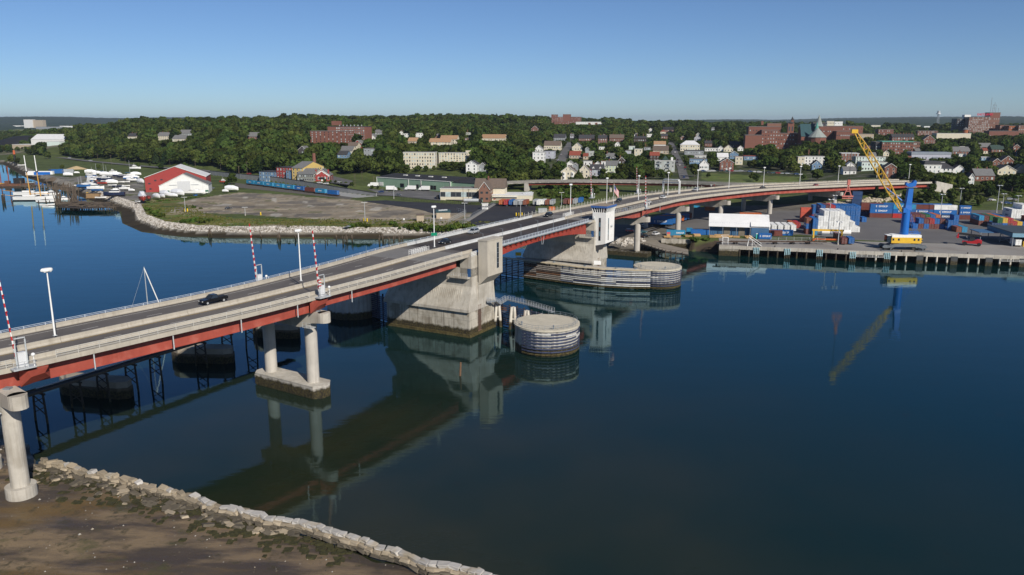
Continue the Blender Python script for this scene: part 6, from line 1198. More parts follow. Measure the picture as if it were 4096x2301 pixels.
def house(r, xl, xr, ye, yb, kind, wall, roof, label, dy=0, dp=None, rz=RZ, rise=None, fl=None, nc=None, name='house', cat='house', chim=0, Y=None, dorm=0, wsz=(1.05,1.55), trimmed=True, group=None, cornice=False):
    pl, prr, pe, pb = S(r,xl,ye), S(r,xr,ye), S(r,(xl+xr)/2,ye), S(r,(xl+xr)/2,yb)
    if Y is None: X0, Y, zg = hit((pb[0], pb[1]+dy))
    A = atY(pl, Y); B_ = atY(prr, Y); k_ = (prr[0]-2048)/F; w = max((k_*pr(A[0],Y,A[2])[2]-A[0])/(math.cos(rz)-k_*math.sin(rz)*CP), 3); ze = atY(pe, Y)[2]; cx = (A[0]+B_[0])/2
    zg = min(hz(A[0],Y), hz(B_[0],Y), hz(cx,Y+6)); h = max(ze-zg, 3.5); dp = dp or min(max(w*1.1, 9), 16)
    T = thing(name, label, cat, (A[0], Y, zg), rz, group); mw, mr = wm(wall), rm_(roof); v_ = -1.5
    yv_ = pe[1]+(pb[1]-pe[1])*.72; VIEW.append((pl[0]-2, prr[0]+2, pe[1]-3, yv_, Y)); FOOT.append((cx+dp/2*math.sin(-rz), Y+dp/2*math.cos(rz), max(w,dp)*.62+2))
    rise = rise if rise is not None else (w*.42 if kind == 'G' else dp*.32)
    if kind == 'G':
        b = MB(); b.rings([[(0,y,v_),(w,y,v_),(w,y,h),(w/2,y,h+rise),(0,y,h)] for y in (0,dp)]); b.build('walls', mw, T)
        for sg in (0,1):
            x0 = -.35 if sg == 0 else w+.35; b = MB(); zx = h-.35*rise/(w/2); b.rings([[(x0,y,zx+.1),(w/2,y,h+rise+.1),(w/2,y,h+rise+.35),(x0,y,zx+.32)] for y in (-.4,dp+.4)]); b.build('roof_slope', mr, T)
        b = MB(); 
        for sg in (0,1): x0 = -.38 if sg == 0 else w+.38; b.bar((x0,-.42,h-.1),(w/2,-.42,h+rise+.2),.12,.28)
        tag(b.build('bargeboards', trim, T), kind='stuff')
    elif kind in 'SH':
        ins = dp*.42 if kind == 'H' else 0; b = MB(); b.box((w/2,dp/2,v_),(w,dp,h-v_))
        b.build('walls', mw, T); b = MB()
        if kind == 'S': b.rings([[(x,-.4,h-.1),(x,dp/2,h+rise),(x,dp+.4,h-.1),(x,dp+.4,h+.12),(x,dp/2,h+rise+.25),(x,-.4,h+.12)] for x in (-.3,w+.3)]); b.build('roof', mr, T); b = MB(); [b.rings([[(x,0,h),(x,dp,h),(x,dp/2,h+rise-.05)] for x in (x0,x0+.2)]) for x0 in (0,w-.2)]; tag(b.build('gable_walls', mw, T), kind='stuff')
        else: b.rings([[(-.5,-.5,h),(w+.5,-.5,h),(w+.5,dp+.5,h),(-.5,dp+.5,h)],[(ins,dp*.42,h+rise),(w-ins,dp*.42,h+rise),(w-ins,dp*.58,h+rise),(ins,dp*.58,h+rise)]]); b.build('roof', mr, T)
        for k in range(dorm):
            x = w*(k+.5)/dorm; b = MB(); b.rings([[(x-.8,y,h+.2),(x+.8,y,h+.2),(x+.8,y,h+1.7),(x,y,h+2.5),(x-.8,y,h+1.7)] for y in (.3,dp*.4)]); d_ = b.build('dormer', wm('W'), T); b = MB(); b.box((x,.27,h+.5),(.8,.06,1.1)); b.build('dormer_window', pane, d_)
    elif kind in 'FM':
        b = MB(); b.box((w/2,dp/2,v_),(w,dp,h-v_)); b.build('walls', mw, T); b = MB(); b.box((w/2,dp/2,h),(w+.5,dp+.5,.4)); b.build('cornice', trim if cornice or wall in 'WCLME' else mr, T); b = MB(); b.box((w/2,dp/2,h+.4),(w-.2,dp-.2,.06)); b.build('roof', mr, T)
        if kind == 'M': b = MB(); b.rings([[(0,0,h+.4),(w,0,h+.4),(w,dp,h+.4),(0,dp,h+.4)],[(.9,.9,h+3.2),(w-.9,.9,h+3.2),(w-.9,dp-.9,h+3.2),(.9,dp-.9,h+3.2)]]); b.build('mansard', mr, T)
    for k in range(chim):
        x = w*(.25+.5*k); b = MB(); b.box((x,dp*.5,h+max(rise,0)*.4),(.8,.8,max(rise*.6,0)+1.6)); b.build('chimney', wm('B'), T)
    fl = fl or max(1, int(h/3.1)); nc = nc if nc is not None else max(1, int(w/2.9))
    b = MB(); 
    if nc: windows(b, w, .2, h-.3, fl, nc, lambda u,z,o: (u,-o,z), wsz, trimmed)
    if kind == 'G' and nc: windows(b, w, h, rise*.75, 1, 1 if w < 9 else 2, lambda u,z,o: (w/2+(u-w/2)*.5,-o,z), (.9,1.3))
    ns = max(1, int(dp/3.2)); 
    if nc: windows(b, dp, .2, h-.3, fl, ns, lambda u,z,o: (-o,dp-u,z), wsz, trimmed); windows(b, dp, .2, h-.3, fl, ns, lambda u,z,o: (w+o,u,z), wsz, trimmed)
    if nc: tag(b.build('windows', [trim if wall not in 'KN' else mr, pane, panel_], T), kind='stuff')
    return T, w, h, dp
H = [
('c',160,272,648,742,'G','W','d','white three storey house alone below the long cream block',dict(fl=3,nc=2,rise=3)),('c',288,366,668,735,'G','G','d','blue grey gabled house beside the lone white one',{}),
('c',832,945,530,640,'F','W','f','white modern flat roofed house left of the hill street',dict(fl=3)),('c',945,1050,515,590,'F','P','d','pale house with ribbon windows beside the hill street',{}),('c',855,930,492,525,'G','W','g','white gable above the modern flat roofed house',{}),('c',945,1113,458,505,'S','C','b','cream house with brown roof lights left of the hill street',dict(nc=7)),
('c',1228,1330,478,515,'G','C','g','cream gable at the top of the hill street',{}),('c',1178,1238,640,690,'G','W','g','narrow white house on the right of the hill street',dict(nc=2)),('c',1232,1283,660,720,'G','G','g','grey gable squeezed behind the bay windowed house',{}),('c',1118,1262,722,805,'G','C','b','cream bay windowed house at the foot of the hill street',dict(fl=2,nc=3,rise=4.5)),
('c',1305,1400,705,785,'G','C','b','pale yellow gabled house with front bay near the ramp',dict(fl=2,nc=2,rise=4.2)),('c',1406,1545,702,765,'S','P','d','lavender grey house with two white dormers',dict(dorm=2,fl=2,chim=2)),('c',1345,1428,618,665,'F','W','d','white flat house behind the pale yellow gable',{}),('c',1448,1522,660,690,'G','W','d','bright white gable above the lavender house',dict(nc=1)),
('c',1522,1568,622,690,'F','W','r','slim white tower house with small top window',dict(nc=1)),('c',1567,1692,660,752,'S','L','g','long pale green yellow house with white ground floor',dict(fl=3,nc=4,chim=1)),('c',1695,1760,612,680,'G','D','d','dark brown narrow house with white framed gable',dict(nc=2,chim=1,rise=3.4)),('c',1856,1937,495,565,'F','C','d','tall cream house with flat overhanging roof',dict(nc=2)),
('c',1660,1712,448,472,'G','W','g','small white gable high among the trees',{}),('c',1800,1860,468,500,'F','M','f','pale mint flat house left of the tall cream one',{}),('c',1980,2032,345,376,'F','W','f','white box house near the ridge trees',{}),('c',2062,2265,614,722,'F','E','f','light grey four storey apartment house with balconies',dict(fl=3,nc=5,name='apartment_house',dp=15)),
('c',2052,2172,448,485,'S','W','o','white house with a tan orange roof',dict(rise=4)),('c',2042,2200,508,545,'S','T','b','broad brown roofed house behind the grey apartments',{}),('c',2012,2108,560,620,'S','D','r','dark house with dull red roof left of the grey apartments',{}),('c',2320,2515,452,515,'H','C','w','cream house with white flat eaves on the steep street',dict(fl=2)),
('d',510,735,760,825,'F','U','f','blue house with two rows of white windows',dict(nc=9)),('d',575,735,718,760,'F','W','f','white upper block behind the blue house',dict(nc=8)),('d',445,690,655,705,'F','G','d','grey low house with dark roof above the blue one',{}),('d',638,758,832,905,'G','W','g','white gable house with tall window rows',dict(nc=5,rise=4.5)),
('d',902,1078,805,912,'G','B','d','brick house with a white front gable',dict(fl=3,nc=3,rise=3.8)),('d',868,1008,735,800,'S','W','w','white house with pale metal roof',{}),('d',706,870,628,660,'F','W','f','long white house up the slope',{}),('d',872,948,632,662,'G','W','w','white gable with bright roof edge',{}),('d',948,1068,645,668,'G','C','o','cream gable next to the blue gable',{}),
('d',1025,1138,695,760,'G','U','d','blue gabled house behind the brick one',dict(rise=3)),('d',1100,1196,735,835,'F','C','r','cream house with light blue upper floor',{}),('d',1210,1390,725,775,'F','U','r','blue flat house half hidden by trees',{}),('d',1905,1990,735,850,'F','C','f','cream end of the white flats above the ramp',{}),('d',1992,2258,730,840,'F','W','f','white three storey flats with red chimneys',dict(fl=3,chim=2)),
('d',2085,2215,835,915,'G','U','k','pale blue house with dark striped roof',dict(fl=2,nc=2,rise=4)),('d',1025,1150,585,612,'S','B','d','red brick house among the park trees',dict(chim=2)),('d',705,800,560,600,'S','B','d','brick house with tall chimney left of the park',dict(chim=2)),('d',1705,1935,530,585,'S','B','d','wide brick house with gable below the church',dict(chim=2)),('d',1415,1565,540,575,'F','C','f','cream flat house below the brick hospital',{}),
('d',1630,1785,610,635,'M','P','d','grey mansard house in the park trees',{}),('d',2280,2440,490,520,'S','B','d','brick row below the church on the right',dict(chim=2)),
('e',212,445,690,795,'F','B','w','brick flats with white cornice left of the crane boom',dict(fl=3)),('e',400,780,735,810,'F','M','f','pale white green flats behind the crane boom',dict(fl=3,nc=10)),('e',475,815,805,905,'F','M','f','nearer pale green flats behind the crane boom',dict(fl=2,nc=9)),('e',772,925,870,1002,'G','B','d','plain brick gable house right of the crane boom',dict(fl=3,nc=2,rise=3)),
('e',238,402,915,955,'S','W','g','low white house with grey roof beyond the bridge end',dict(rise=3)),('e',282,380,862,885,'G','W','w','white gable above the low grey roof',{}),('e',1275,1500,840,945,'M','W','d','white house with dark mansard near the junction',dict(fl=2)),('e',1410,1665,880,950,'H','W','d','white hip roofed house with roof lantern',dict(fl=2)),('e',1662,1795,888,955,'G','W','d','white gabled house right of the roof lantern',dict(rise=3)),
('e',1935,2185,975,1045,'S','B','g','brick house with grey roof among trees on the right',dict(chim=2)),('e',1850,1925,1005,1090,'G','W','d','white framed gable house in trees on the right',dict(fl=2,nc=2,rise=3.4)),('e',2162,2262,795,845,'G','B','d','small brick gable on the right hillside',{}),('e',2272,2432,785,842,'G','B','d','larger brick gable on the right hillside',{}),
('e',2225,2462,905,965,'G','C','d','cream gable with black roof near the right edge',dict(rise=4)),('e',2465,2600,890,940,'G','C','n','cream gable cut by the right edge',{}),('e',1995,2150,615,645,'S','B','g','brick house with grey roof high on the right',{}),('e',2145,2310,645,675,'S','B','n','brick house with green roof high on the right',{}),('e',2010,2135,745,785,'F','U','w','small blue and white house on the right hillside',{}),
('e',1268,1420,515,575,'G','B','d','brick building with stepped gable in the town',{}),('e',490,650,590,640,'F','B','d','brick block left of the green corniced one',{}),('e',1630,1870,675,700,'S','B','g','brick house right of the long mansard block',{}),('e',1240,1330,790,830,'F','W','f','small white wall beside the dark mansard',dict(nc=0)),
('a',1580,1692,362,405,'S','C','g','pale yellow house on the wooded bluff',dict(chim=2)),('a',1282,1370,368,390,'S','C','d','small cream house in the bluff trees',dict(chim=2)),('a',1732,1866,392,412,'S','C','g','low cream house on the bluff',{}),('a',1800,1925,335,362,'S','G','g','grey roofed house high on the bluff',{}),('a',2480,2600,370,395,'S','B','g','grey roofed house at the right end of the bluff',{}),
('b',215,320,372,392,'S','G','g','grey roofed house left of the brick tower block',{}),('b',730,825,510,545,'G','K','g','dark house with white gable trim below the brick block',{}),('b',1130,1228,570,585,'S','U','d','blue house with white trim in the trees',{}),('b',1155,1280,520,545,'S','C','g','cream house under the brick tower block',{}),('b',1285,1385,452,482,'G','R','g','red house with pale gable by the brick block',{}),('b',1240,1330,470,490,'S','C','b','cream low house by the brick block',{}),
('b',1395,1495,490,575,'F','G','f','grey narrow flats among dark trees',{}),('b',1435,1510,375,400,'G','W','g','white gable right of the purple tree',{}),('b',1505,1580,330,350,'S','G','g','grey roof on the ridge',{}),('b',1805,1855,340,385,'F','W','f','white narrow house high among the trees',{}),('b',1918,1992,335,385,'F','W','f','white house with balconies high among the trees',{}),('b',1840,1930,420,440,'S','T','o','tan house with orange roof in trees',{}),
('b',2052,2270,425,460,'S','C','o','cream townhouses with tan roofs, front row',dict(dp=14,fl=2,nc=7)),('b',2165,2335,392,420,'S','C','o','cream townhouses with tan roofs, back row',dict(dp=14)),('c',318,555,385,412,'S','C','o','cream townhouses with tan roofs, right of the dark pine',dict(dp=16)),('c',-20,70,395,450,'S','C','o','cream townhouses with tan roofs, cut by the dark pine',dict(dp=14)),
('c',1490,1578,388,440,'S','B','d','red brick house with tall chimneys near the ridge',dict(chim=2)),('c',1296,1450,388,412,'S','B','d','long brick house up the hill street',dict(chim=2)),('c',1605,1750,385,420,'S','B','b','brick row with white porch up the hill',dict(chim=2)),('c',1850,1978,388,425,'M','D','d','dark mansard row near the ridge',dict(chim=2)),('c',1042,1160,380,410,'S','G','d','grey row beside the upper hill street',{}),
('c',1200,1312,570,590,'S','T','r','low house with bright red roof behind trees',{}),('c',1340,1388,575,600,'S','T','r','small house with red roof behind trees',{}),('c',1395,1445,520,570,'F','E','f','grey green house behind the trees',{}),('c',1500,1555,475,505,'F','W','t','white house with blue front near the trees',{}),('c',1360,1400,495,545,'G','G','d','grey house with white porch on the slope',{}),
('c',815,890,295,315,'G','B','b','pink brown gable on the ridge',{}),('c',2145,2250,300,330,'S','B','k','brick hall with dark roof on the ridge',{}),('c',2000,2040,300,330,'G','W','g','white gable far up the slope',{}),('d',790,835,370,405,'M','G','g','grey mansard houses far off',{}),
]
for i in range(64):
    r_, x0, x1, y0, y1 = (('c',1010,1900,330,430),('d',20,620,400,520),('d',640,1250,520,640),('e',1700,2500,560,760),('c',1180,2000,450,620),('b',1750,2500,320,400),('e',500,1250,640,720))[i % 7]; x = R.uniform(x0,x1); y = R.uniform(y0,y1); sz_ = R.uniform(50,85)*ZR[r_][2]/2.8*(1 if y > 450 else .75); wk = R.choice('WWCGBTPWBE'); kd = R.choice('GSGSFH')
    if any(h_[0] == r_ and abs(h_[1]+h_[2]-2*x) < (h_[2]-h_[1]+sz_)*1.1 and abs(h_[4]-y-sz_*.5) < 45 for h_ in H): continue
    H.append((r_,x,x+sz_,y,y+sz_*.42,kd,wk,R.choice('dgbdrg') if kd != 'F' else 'f',f"{dict(W='white',C='cream',G='grey',B='brick',T='tan',P='pale grey',E='light grey')[wk]} {dict(G='gabled',S='long roofed',F='flat roofed',H='hip roofed')[kd]} house half hidden in the trees {dict(c='up the hill',d='in the middle of town',e='on the right hillside',b='above the cream block')[r_]}",dict(chim=R.randint(0,1),group='houses half hidden by trees')))
HB = {}
for r_, a_, b_, e_, g_, k_, w_, f_, lb, kw in H: HB[lb] = house(r_, a_, b_, e_, g_, k_, w_, f_, lb, **kw)
# balconies of the grey apartment house
T, w, h, dp = HB['light grey four storey apartment house with balconies']
for x in (.18,.66):
    for z in (.38,.72): b = MB(); b.box((w*x,-.7,h*z),(3,1.4,.18)); bl_ = b.build('balcony', trim, T); b = MB(); b.box((w*x,-1.35,h*z+.18),(3,.06,1)); b.build('balustrade', galvd, bl_); b = MB(); b.box((w*x,-.06,h*z+.2),(2,.1,2.1)); b.build('glazed_door', pane, T)
b = MB(); b.box((w*.85,4,h+.3),(2,2,3)); b.build('roof_tower', wm('W'), T); b = MB(); b.rings([[(w*.35,3,h+.4),(w*.7,3,h+.4),(w*.7,12,h+.4),(w*.35,12,h+.4)],[(w*.5,7,h+4.4),(w*.55,7,h+4.4),(w*.55,8,h+4.4),(w*.5,8,h+4.4)]]); b.build('hip_roof', rm_('n'), T)
T, w, h, dp = HB['long pale green yellow house with white ground floor']; b = MB(); b.box((w/2,-.05,0),(w+.02,.1,h*.33)); b.build('ground_floor_front', wm('W'), T); b = MB(); b.hexa([(w*.42,-1.2,2.2),(w*.68,-1.2,2.2),(w*.68,-.1,2.9),(w*.42,-.1,2.9),(w*.42,-1.2,2.3),(w*.68,-1.2,2.3),(w*.68,-.1,3.0),(w*.42,-.1,3.0)]); b.build('porch_roof', rm_('g'), T)
T, w, h, dp = HB['cream bay windowed house at the foot of the hill street']
for x in (.2,.8): b = MB(); b.rings([[(w*x-1.3,-.1,0),(w*x-.7,-1.1,0),(w*x+.7,-1.1,0),(w*x+1.3,-.1,0)],[(w*x-1.3,-.1,h*.95),(w*x-.7,-1.1,h*.95),(w*x+.7,-1.1,h*.95),(w*x+1.3,-.1,h*.95)]]); by = b.build('bay', wm('W'), T); b = MB(); [b.box((w*x,-1.15,h*q_),(.9,.08,1.6)) for q_ in (.15,.58)]; tag(b.build('bay_windows', pane, by), kind='stuff')
T, w, h, dp = HB['white hip roofed house with roof lantern']; b = MB(); b.box((w*.5,dp*.5,h+2.6),(4,4,2.6)); ln_ = b.build('lantern', wm('W'), T); b = MB(); b.box((w*.5,dp*.5,h+5.2),(4.8,4.8,.4)); b.build('lantern_roof', rm_('d'), ln_)
# ---- larger blocks
def block(r, xl, xr, yt, yb, wall, label, dp=18, fl=None, nc=None, Y=None, roof='f', cat='building', name='building', parent=None, **k): return house(r, xl, xr, yt, yb, 'F', wall, roof, label, dp=dp, fl=fl, nc=nc, Y=Y, name=name, cat=cat, trimmed=k.pop('trimmed', False), **k)
def sub(T, name, d, c, mat): b = MB(); b.box(c, d); return b.build(name, mat, T)
T, w, h, dp = block('b',855,1230,315,472,'B','tall red brick housing block rising out of the trees',22,7,9,rz=-.25); ww = w
sub(T,'rear_wing',(w*1.05,16,h+7.5),(w*.80,dp+6,-2),wm('B')); sub(T,'roof_house',(w*.2,8,5.5),(w*.45,dp+6,h+7),wm('B')); sub(T,'rear_cornice',(w*1.06,16.3,.6),(w*.80,dp+6,h+5.4),rm_('d'))
b = MB(); windows(b, w*.78, 0, h+5, 8, 13, lambda u,z,o: (w*.5+u,dp-2-o-.05,z), (1.3,1.4)); tag(b.build('rear_windows', [trim,pane,panel_], T), kind='stuff')
for i in range(7): sub(T,'roof_vent',(.8,.8,1.8),(w*(.55+.1*i),dp+4,h+6),galv)
T, w, h, dp = block('b',1792,2105,530,690,'C','long cream apartment block in the trees, left half',14,5,12,name='apartment_block',rz=-.1); sub(T,'corner_post',(.6,.6,h),(w+.4,.2,0),trim)
T, w, h, dp = block('b',2150,2435,535,640,'C','long cream apartment block in the trees, right half',14,5,10,name='apartment_block',rz=-.1); sub(T,'stair_tower',(w*.2,9,h+3.2),(w*1.02,10,-1),wm('C')); sub(T,'dark_stairwell',(w*.12,8,h*.95),(-w*.07,6,-1),wm('K'))
# mill row
Ym = 690
def mill(xl, xr, yt, yb, kind, wl2, rf, lb, **k): return house('b', xl, xr, yt, yb, kind, wl2, rf, lb, Y=k.pop('Y', Ym), rz=k.pop('rz', -.42), name='mill_building', cat='mill', **k)
mill(342,515,722,778,'F','U','d','low blue grey shed at the left end of the mill row',dp=14,Y=716); mill(515,668,680,788,'F','R','d','dark red brick mill block with flat roof',dp=18,fl=3,nc=5,Y=708); mill(612,690,712,795,'F','U','g','light blue mill section between red and yellow',dp=12,fl=3,Y=700)
T, w, h, dp = mill(672,780,685,800,'S','Y','g','yellow mill building with the tall brick chimney behind',dp=30,fl=4,nc=3,Y=694,rise=5); b = MB(); b.tube([(w*.5,24,h-8),(w*.5,24,h+12)],[1.9,1.35],12); b.build('chimney', wm('B'), T)
mill(725,890,745,815,'S','S','g','grey stone mill with a long roof monitor',dp=15,fl=2,nc=9,Y=688,rise=4.5); T, w, h, dp = mill(850,915,745,822,'F','R','g','small red link beside the red gabled mill',dp=12,fl=2,nc=3,Y=684)
T, w, h, dp = house('b',893,1055,762,824,'G','R','g','dark red gabled mill front with white painted band',Y=682,rz=.05,dp=16,fl=1,nc=5,rise=5.2,name='mill_building',cat='mill',wsz=(1.3,2.4))
for sg in (-1,1): b = MB(); b.bar((w/2+sg*w*.48,-.1,h-.6),(w/2,-.1,h+4.0),.12,.9); b.build('painted_band', trim, T)
for x in (.12,.88): sub(T,'chimney',(1.2,1.2,4),(w*x,3,h+1),wm('R'))
sub(T,'awning',(5,1.6,.8),(w*.5,-.8,2.8),blackp); sub(T,'door',(1.6,.2,2.3),(w*.5,-.1,0),trim)
# green cold store with dock doors
gw = M('cladding_green', (.22,.33,.24), .7, .07, .25, streak=.2); A_ = Vector((*gp(S('b',1532,872),5.1),5.1)); C_ = Vector((*gp(S('b',2270,925),5.1),5.1)); d_ = C_-A_; Lg = d_.length; T = thing('cold_store', 'long pale green warehouse with black roof and truck docks', 'warehouse', A_, math.atan2(d_.y,d_.x)); Wg = 44
b = MB(); b.box((Lg/2,Wg/2,-1),(Lg,Wg,9.2)); b.build('walls', gw, T); b = MB(); b.rings([[(x,-.3,8.2),(x,Wg/2,10.2),(x,Wg+.3,8.2),(x,Wg+.3,8.0),(x,-.3,8.0)] for x in (-.4,Lg+.4)]); b.build('roof', rm_('k'), T)
b = MB(); b.box((Lg/2,-.2,7.7),(Lg+.6,.35,.5)); b.build('eaves_trim', trim, T); FOOT.append((A_.x+Lg/2,A_.y+20,Lg*.5)); VIEW.append((S('b',1532,0)[0],S('b',2505,0)[0],S('b',0,760)[1],S('b',0,935)[1],A_.y-2))
for x in (.05,.075,.35,.37,.57,.62,.76,.80): b = MB(); b.box((Lg*x,-.12,1),(2.6,.3,3.0)); dd_ = b.build('dock_door', trim if x < .1 else blackp, T)
for x in (0,.45,.62,1): b = MB(); b.box((Lg*x,-.25,-.5),(.35,.35,8.4)); b.build('downpipe', trim, T)
for x in (.25,.42,.6,.78): b = MB(); b.box((Lg*x,Wg*.3,9.4),(4,1.6,.7)); b.build('roof_light', trim, T)
o = obj('lettering', txt('STORAGE', 1.2, letb), T) if False else None
T2 = thing('cold_store', 'right end of the pale green warehouse, set forward', 'warehouse', C_+Vector((d_.y,-d_.x,0)).normalized()*-2, math.atan2(d_.y,d_.x)); b = MB(); b.box((12,Wg/2,-1),(24,Wg,8.4)); b.build('walls', gw, T2); b = MB(); b.rings([[(x,-.3,7.4),(x,Wg/2,10),(x,Wg+.3,7.4),(x,Wg+.3,7.2),(x,-.3,7.2)] for x in (-.2,24.4)]); b.build('roof', rm_('k'), T2)
# brick gable house with its low wings
A_ = Vector((*gp(S('s',1452,672),5.1),5.1)); T, w, h, dp = house('s',1450,1645,455,676,'G','N','b','small brick gable building beside the container row',Y=A_.y,rz=-.12,dp=30,rise=5.2,fl=2,nc=2,name='office_building',cat='building',wsz=(1.6,1.3)); cross = MB(); cross.rings([[(x,15,h),(x,22,h+6.2),(x,29,h)] for x in (-6,w+9)]); cross.build('cross_roof', rm_('b'), T); b = MB(); b.box((w/2+1.5,22,-1),(w+14,12,h+1.2)); b.build('rear_wing', wm('C'), T); sub(T,'chimney',(1,1,4),(w*.5,20,h+4),wm('B')); sub(T,'green_hatch',(1.5,.2,1.6),(w*.25,-.08,0),gw)
house('s',738,1412,440,588,'F','C','f','low cream garage block with a row of shutter doors',Y=A_.y+14,dp=16,fl=1,nc=7,name='garage_block',cat='building',wsz=(3.6,3.4),trimmed=True,rz=-.1); T, w, h, dp = house('s',1690,2430,560,650,'F','C','w','low cream flat roofed shop with pale roof',Y=A_.y+8,dp=22,fl=1,nc=0,name='shop',cat='building',rz=-.06); sub(T,'recessed_front',(w*.52,.3,h*.72),(w*.36,-.1,0),wm('T')); sub(T,'canopy',(w*.6,1.6,.4),(w*.33,-.7,h*.72),trim)
for i in range(6): sub(T,'roof_unit',(1.4,1.4,1.3),(w*(.78+.035*i),8+i,h+.4),galv)
# tan switch house and hut on the lot, gatehouse
T, w, h, dp = house('s',668,925,882,982,'F','T','t','tan flat roofed switch house behind a wire fence',Y=gp(S('s',800,985),4.6)[1],dp=12,fl=1,nc=0,name='switch_house',cat='building',rz=.12); b = MB(); windows(b, dp, .5, h-.6, 2, 4, lambda u,z,o: (w+o,u,z), (1.2,.9), False); tag(b.build('louvres', [trim,pane,panel_], T), kind='stuff')
for i in range(3): sub(T,'roof_unit',(2,1,.7),(w*(.3+.2*i),5+i,h+.4),galv)
house('s',305,438,945,1035,'F','T','b','small tan hut left of the switch house',Y=gp(S('s',370,1038),4.6)[1],dp=4.5,fl=1,nc=0,name='hut',cat='hut',rz=.1); house('s',1508,1618,752,815,'F','W','f','white gatehouse with three windows on black asphalt',Y=gp(S('s',1560,818),4.6)[1],dp=4,fl=1,nc=3,name='gatehouse',cat='hut',rz=.1,wsz=(.8,1.0),trimmed=False)
# hospital on the ridge, churches, hotel, towers
Yh = 2250; T, w, h, dp = block('c',1020,1075,148,250,'B','tall left wing of the brick hospital on the ridge',30,9,3,Yh,name='hospital_wing'); block('c',1076,1136,172,250,'B','middle wing of the brick hospital on the ridge',30,7,4,Yh+6,name='hospital_wing'); block('c',1136,1208,146,250,'B','tall blank tower of the brick hospital',30,9,0,Yh+3,name='hospital_wing'); block('c',1206,1314,172,250,'B','right wing of the brick hospital with window rows',30,7,7,Yh+1,name='hospital_wing'); block('c',1050,1200,215,252,'B','low front wing of the brick hospital',20,3,9,Yh-12,name='hospital_wing'); T, w, h, dp = block('c',1266,1532,222,252,'W','white parking deck right of the brick hospital',30,2,12,Yh-14,name='parking_deck'); [sub(T,'brick_bay',(6,1,h*.8),(w*x,-.3,0),wm('B')) for x in (.52,.78)]
X, Y, Z = atY(S('c',961,165), 2230); T = thing('chimney', 'slim brick chimney left of the hospital', 'chimney', (X,Y,hz(X,Y))); b = MB(); b.tube([(0,0,0),(0,0,Z-hz(X,Y))],[4.2,3.4],10); b.build('stack', wm('B'), T)
X, Y, Z = atY(S('c',864,175), 2200); g_ = hz(X,Y); T = thing('clock_tower', 'little domed tower left of the hospital chimney', 'tower', (X,Y,g_)); sub(T,'tower',(7,7,Z-g_-9),(0,0,0),wm('E')); b = MB(); b.rings([[(4*k*math.cos(a),4*k*math.sin(a),z) for a in np.linspace(0,6.283,9)[:-1]] for z,k in ((Z-g_-9,1),(Z-g_-5,.8),(Z-g_-2,.3),(Z-g_,.05))]); b.build('dome', rm_('n'), T); sub(T,'hall',(44,18,Z-g_-20),(10,8,0),wm('K'))
Ym2 = 1010
block('d',1272,1690,345,420,'B','upper brick hospital block left of the church',26,3,10,Ym2+24,name='hospital_wing'); block('d',1228,1440,455,560,'B','plain brick wing at the lower left of the town hospital',20,3,0,Ym2-8,name='hospital_wing'); block('d',1440,1650,392,535,'B','brick hospital wing with white window bands',20,6,6,Ym2,name='hospital_wing'); block('d',1605,1940,430,545,'B','dark brick wing joining hospital and church',22,4,9,Ym2+6,name='hospital_wing'); T, w, h, dp = block('d',1510,1690,302,350,'N','tan roof house on the town hospital',14,1,0,Ym2+30,name='hospital_roof_house'); sub(T,'chimney',(3,3,5),(-6,4,h-2),wm('B'))
def spire(r, x, yt, yw, yb, wd2, wallk, roofk, lb, Y, n=8): 
    X, Y, Z = atY(S(r,x,yt), Y); zw = atY(S(r,x,yw), Y)[2]; g_ = hz(X,Y)-1; T = thing('church_tower', lb, 'church tower', (X,Y,g_), RZ); sub(T,'tower',(wd2,wd2,zw-g_),(0,0,0),wm(wallk)); b = MB(); b.rings([[(wd2*.66*k*math.cos(a+.39),wd2*.66*k*math.sin(a+.39),z) for a in np.linspace(0,6.283,n+1)[:-1]] for z,k in ((zw-g_,1),(zw-g_+(Z-zw)*.12,.82),(Z-g_,.03))]); b.build('spire', rm_(roofk), T)
    b = MB(); [b.box((sx*wd2*.25,-wd2/2-.05,(zw-g_)*.72),(wd2*.2,.15,(zw-g_)*.16)) for sx in (-1,1)]; tag(b.build('louvre_windows', pane, T), kind='stuff'); return T
spire('d',1812,275,300,400,7.5,'B','d','square brick bell tower left of the green roofed church',Ym2+10); spire('d',1835,212,258,290,3.4,'B','d','thin stair turret on the brick bell tower',Ym2+11)
RCOL['p'] = (.26,.29,.27); RCOL['q'] = (.10,.30,.24); spire('d',2180,192,340,430,8.5,'B','p','tall church spire with pale slate and green tip',Ym2-20); spire('d',2152,285,385,470,4.5,'B','q','small copper green spirelet in front of the tall spire',Ym2-34)
house('d',1945,2185,470,545,'S','B','t','brick church nave with a large blue green roof',Y=Ym2-22,dp=26,rise=15,name='church',cat='church',fl=1,nc=5); X, Y, Z = atY(S('d',2150,480), Ym2-42); g_ = hz(X,Y)-1; T = thing('church_apse', 'rounded brick apse with a grey cone roof below the spire', 'church', (X,Y,g_)); A8 = np.linspace(0,6.283,13)[:-1]; b = MB(); b.cyl((0,0,0),10.5,Z-g_,12); b.build('wall', wm('B'), T); b = MB(); b.rings([[(11.2*k*math.cos(a),11.2*k*math.sin(a),z) for a in A8] for z,k in ((Z-g_,1),(Z-g_+11,.05))]); b.build('cone_roof', rm_('p'), T)
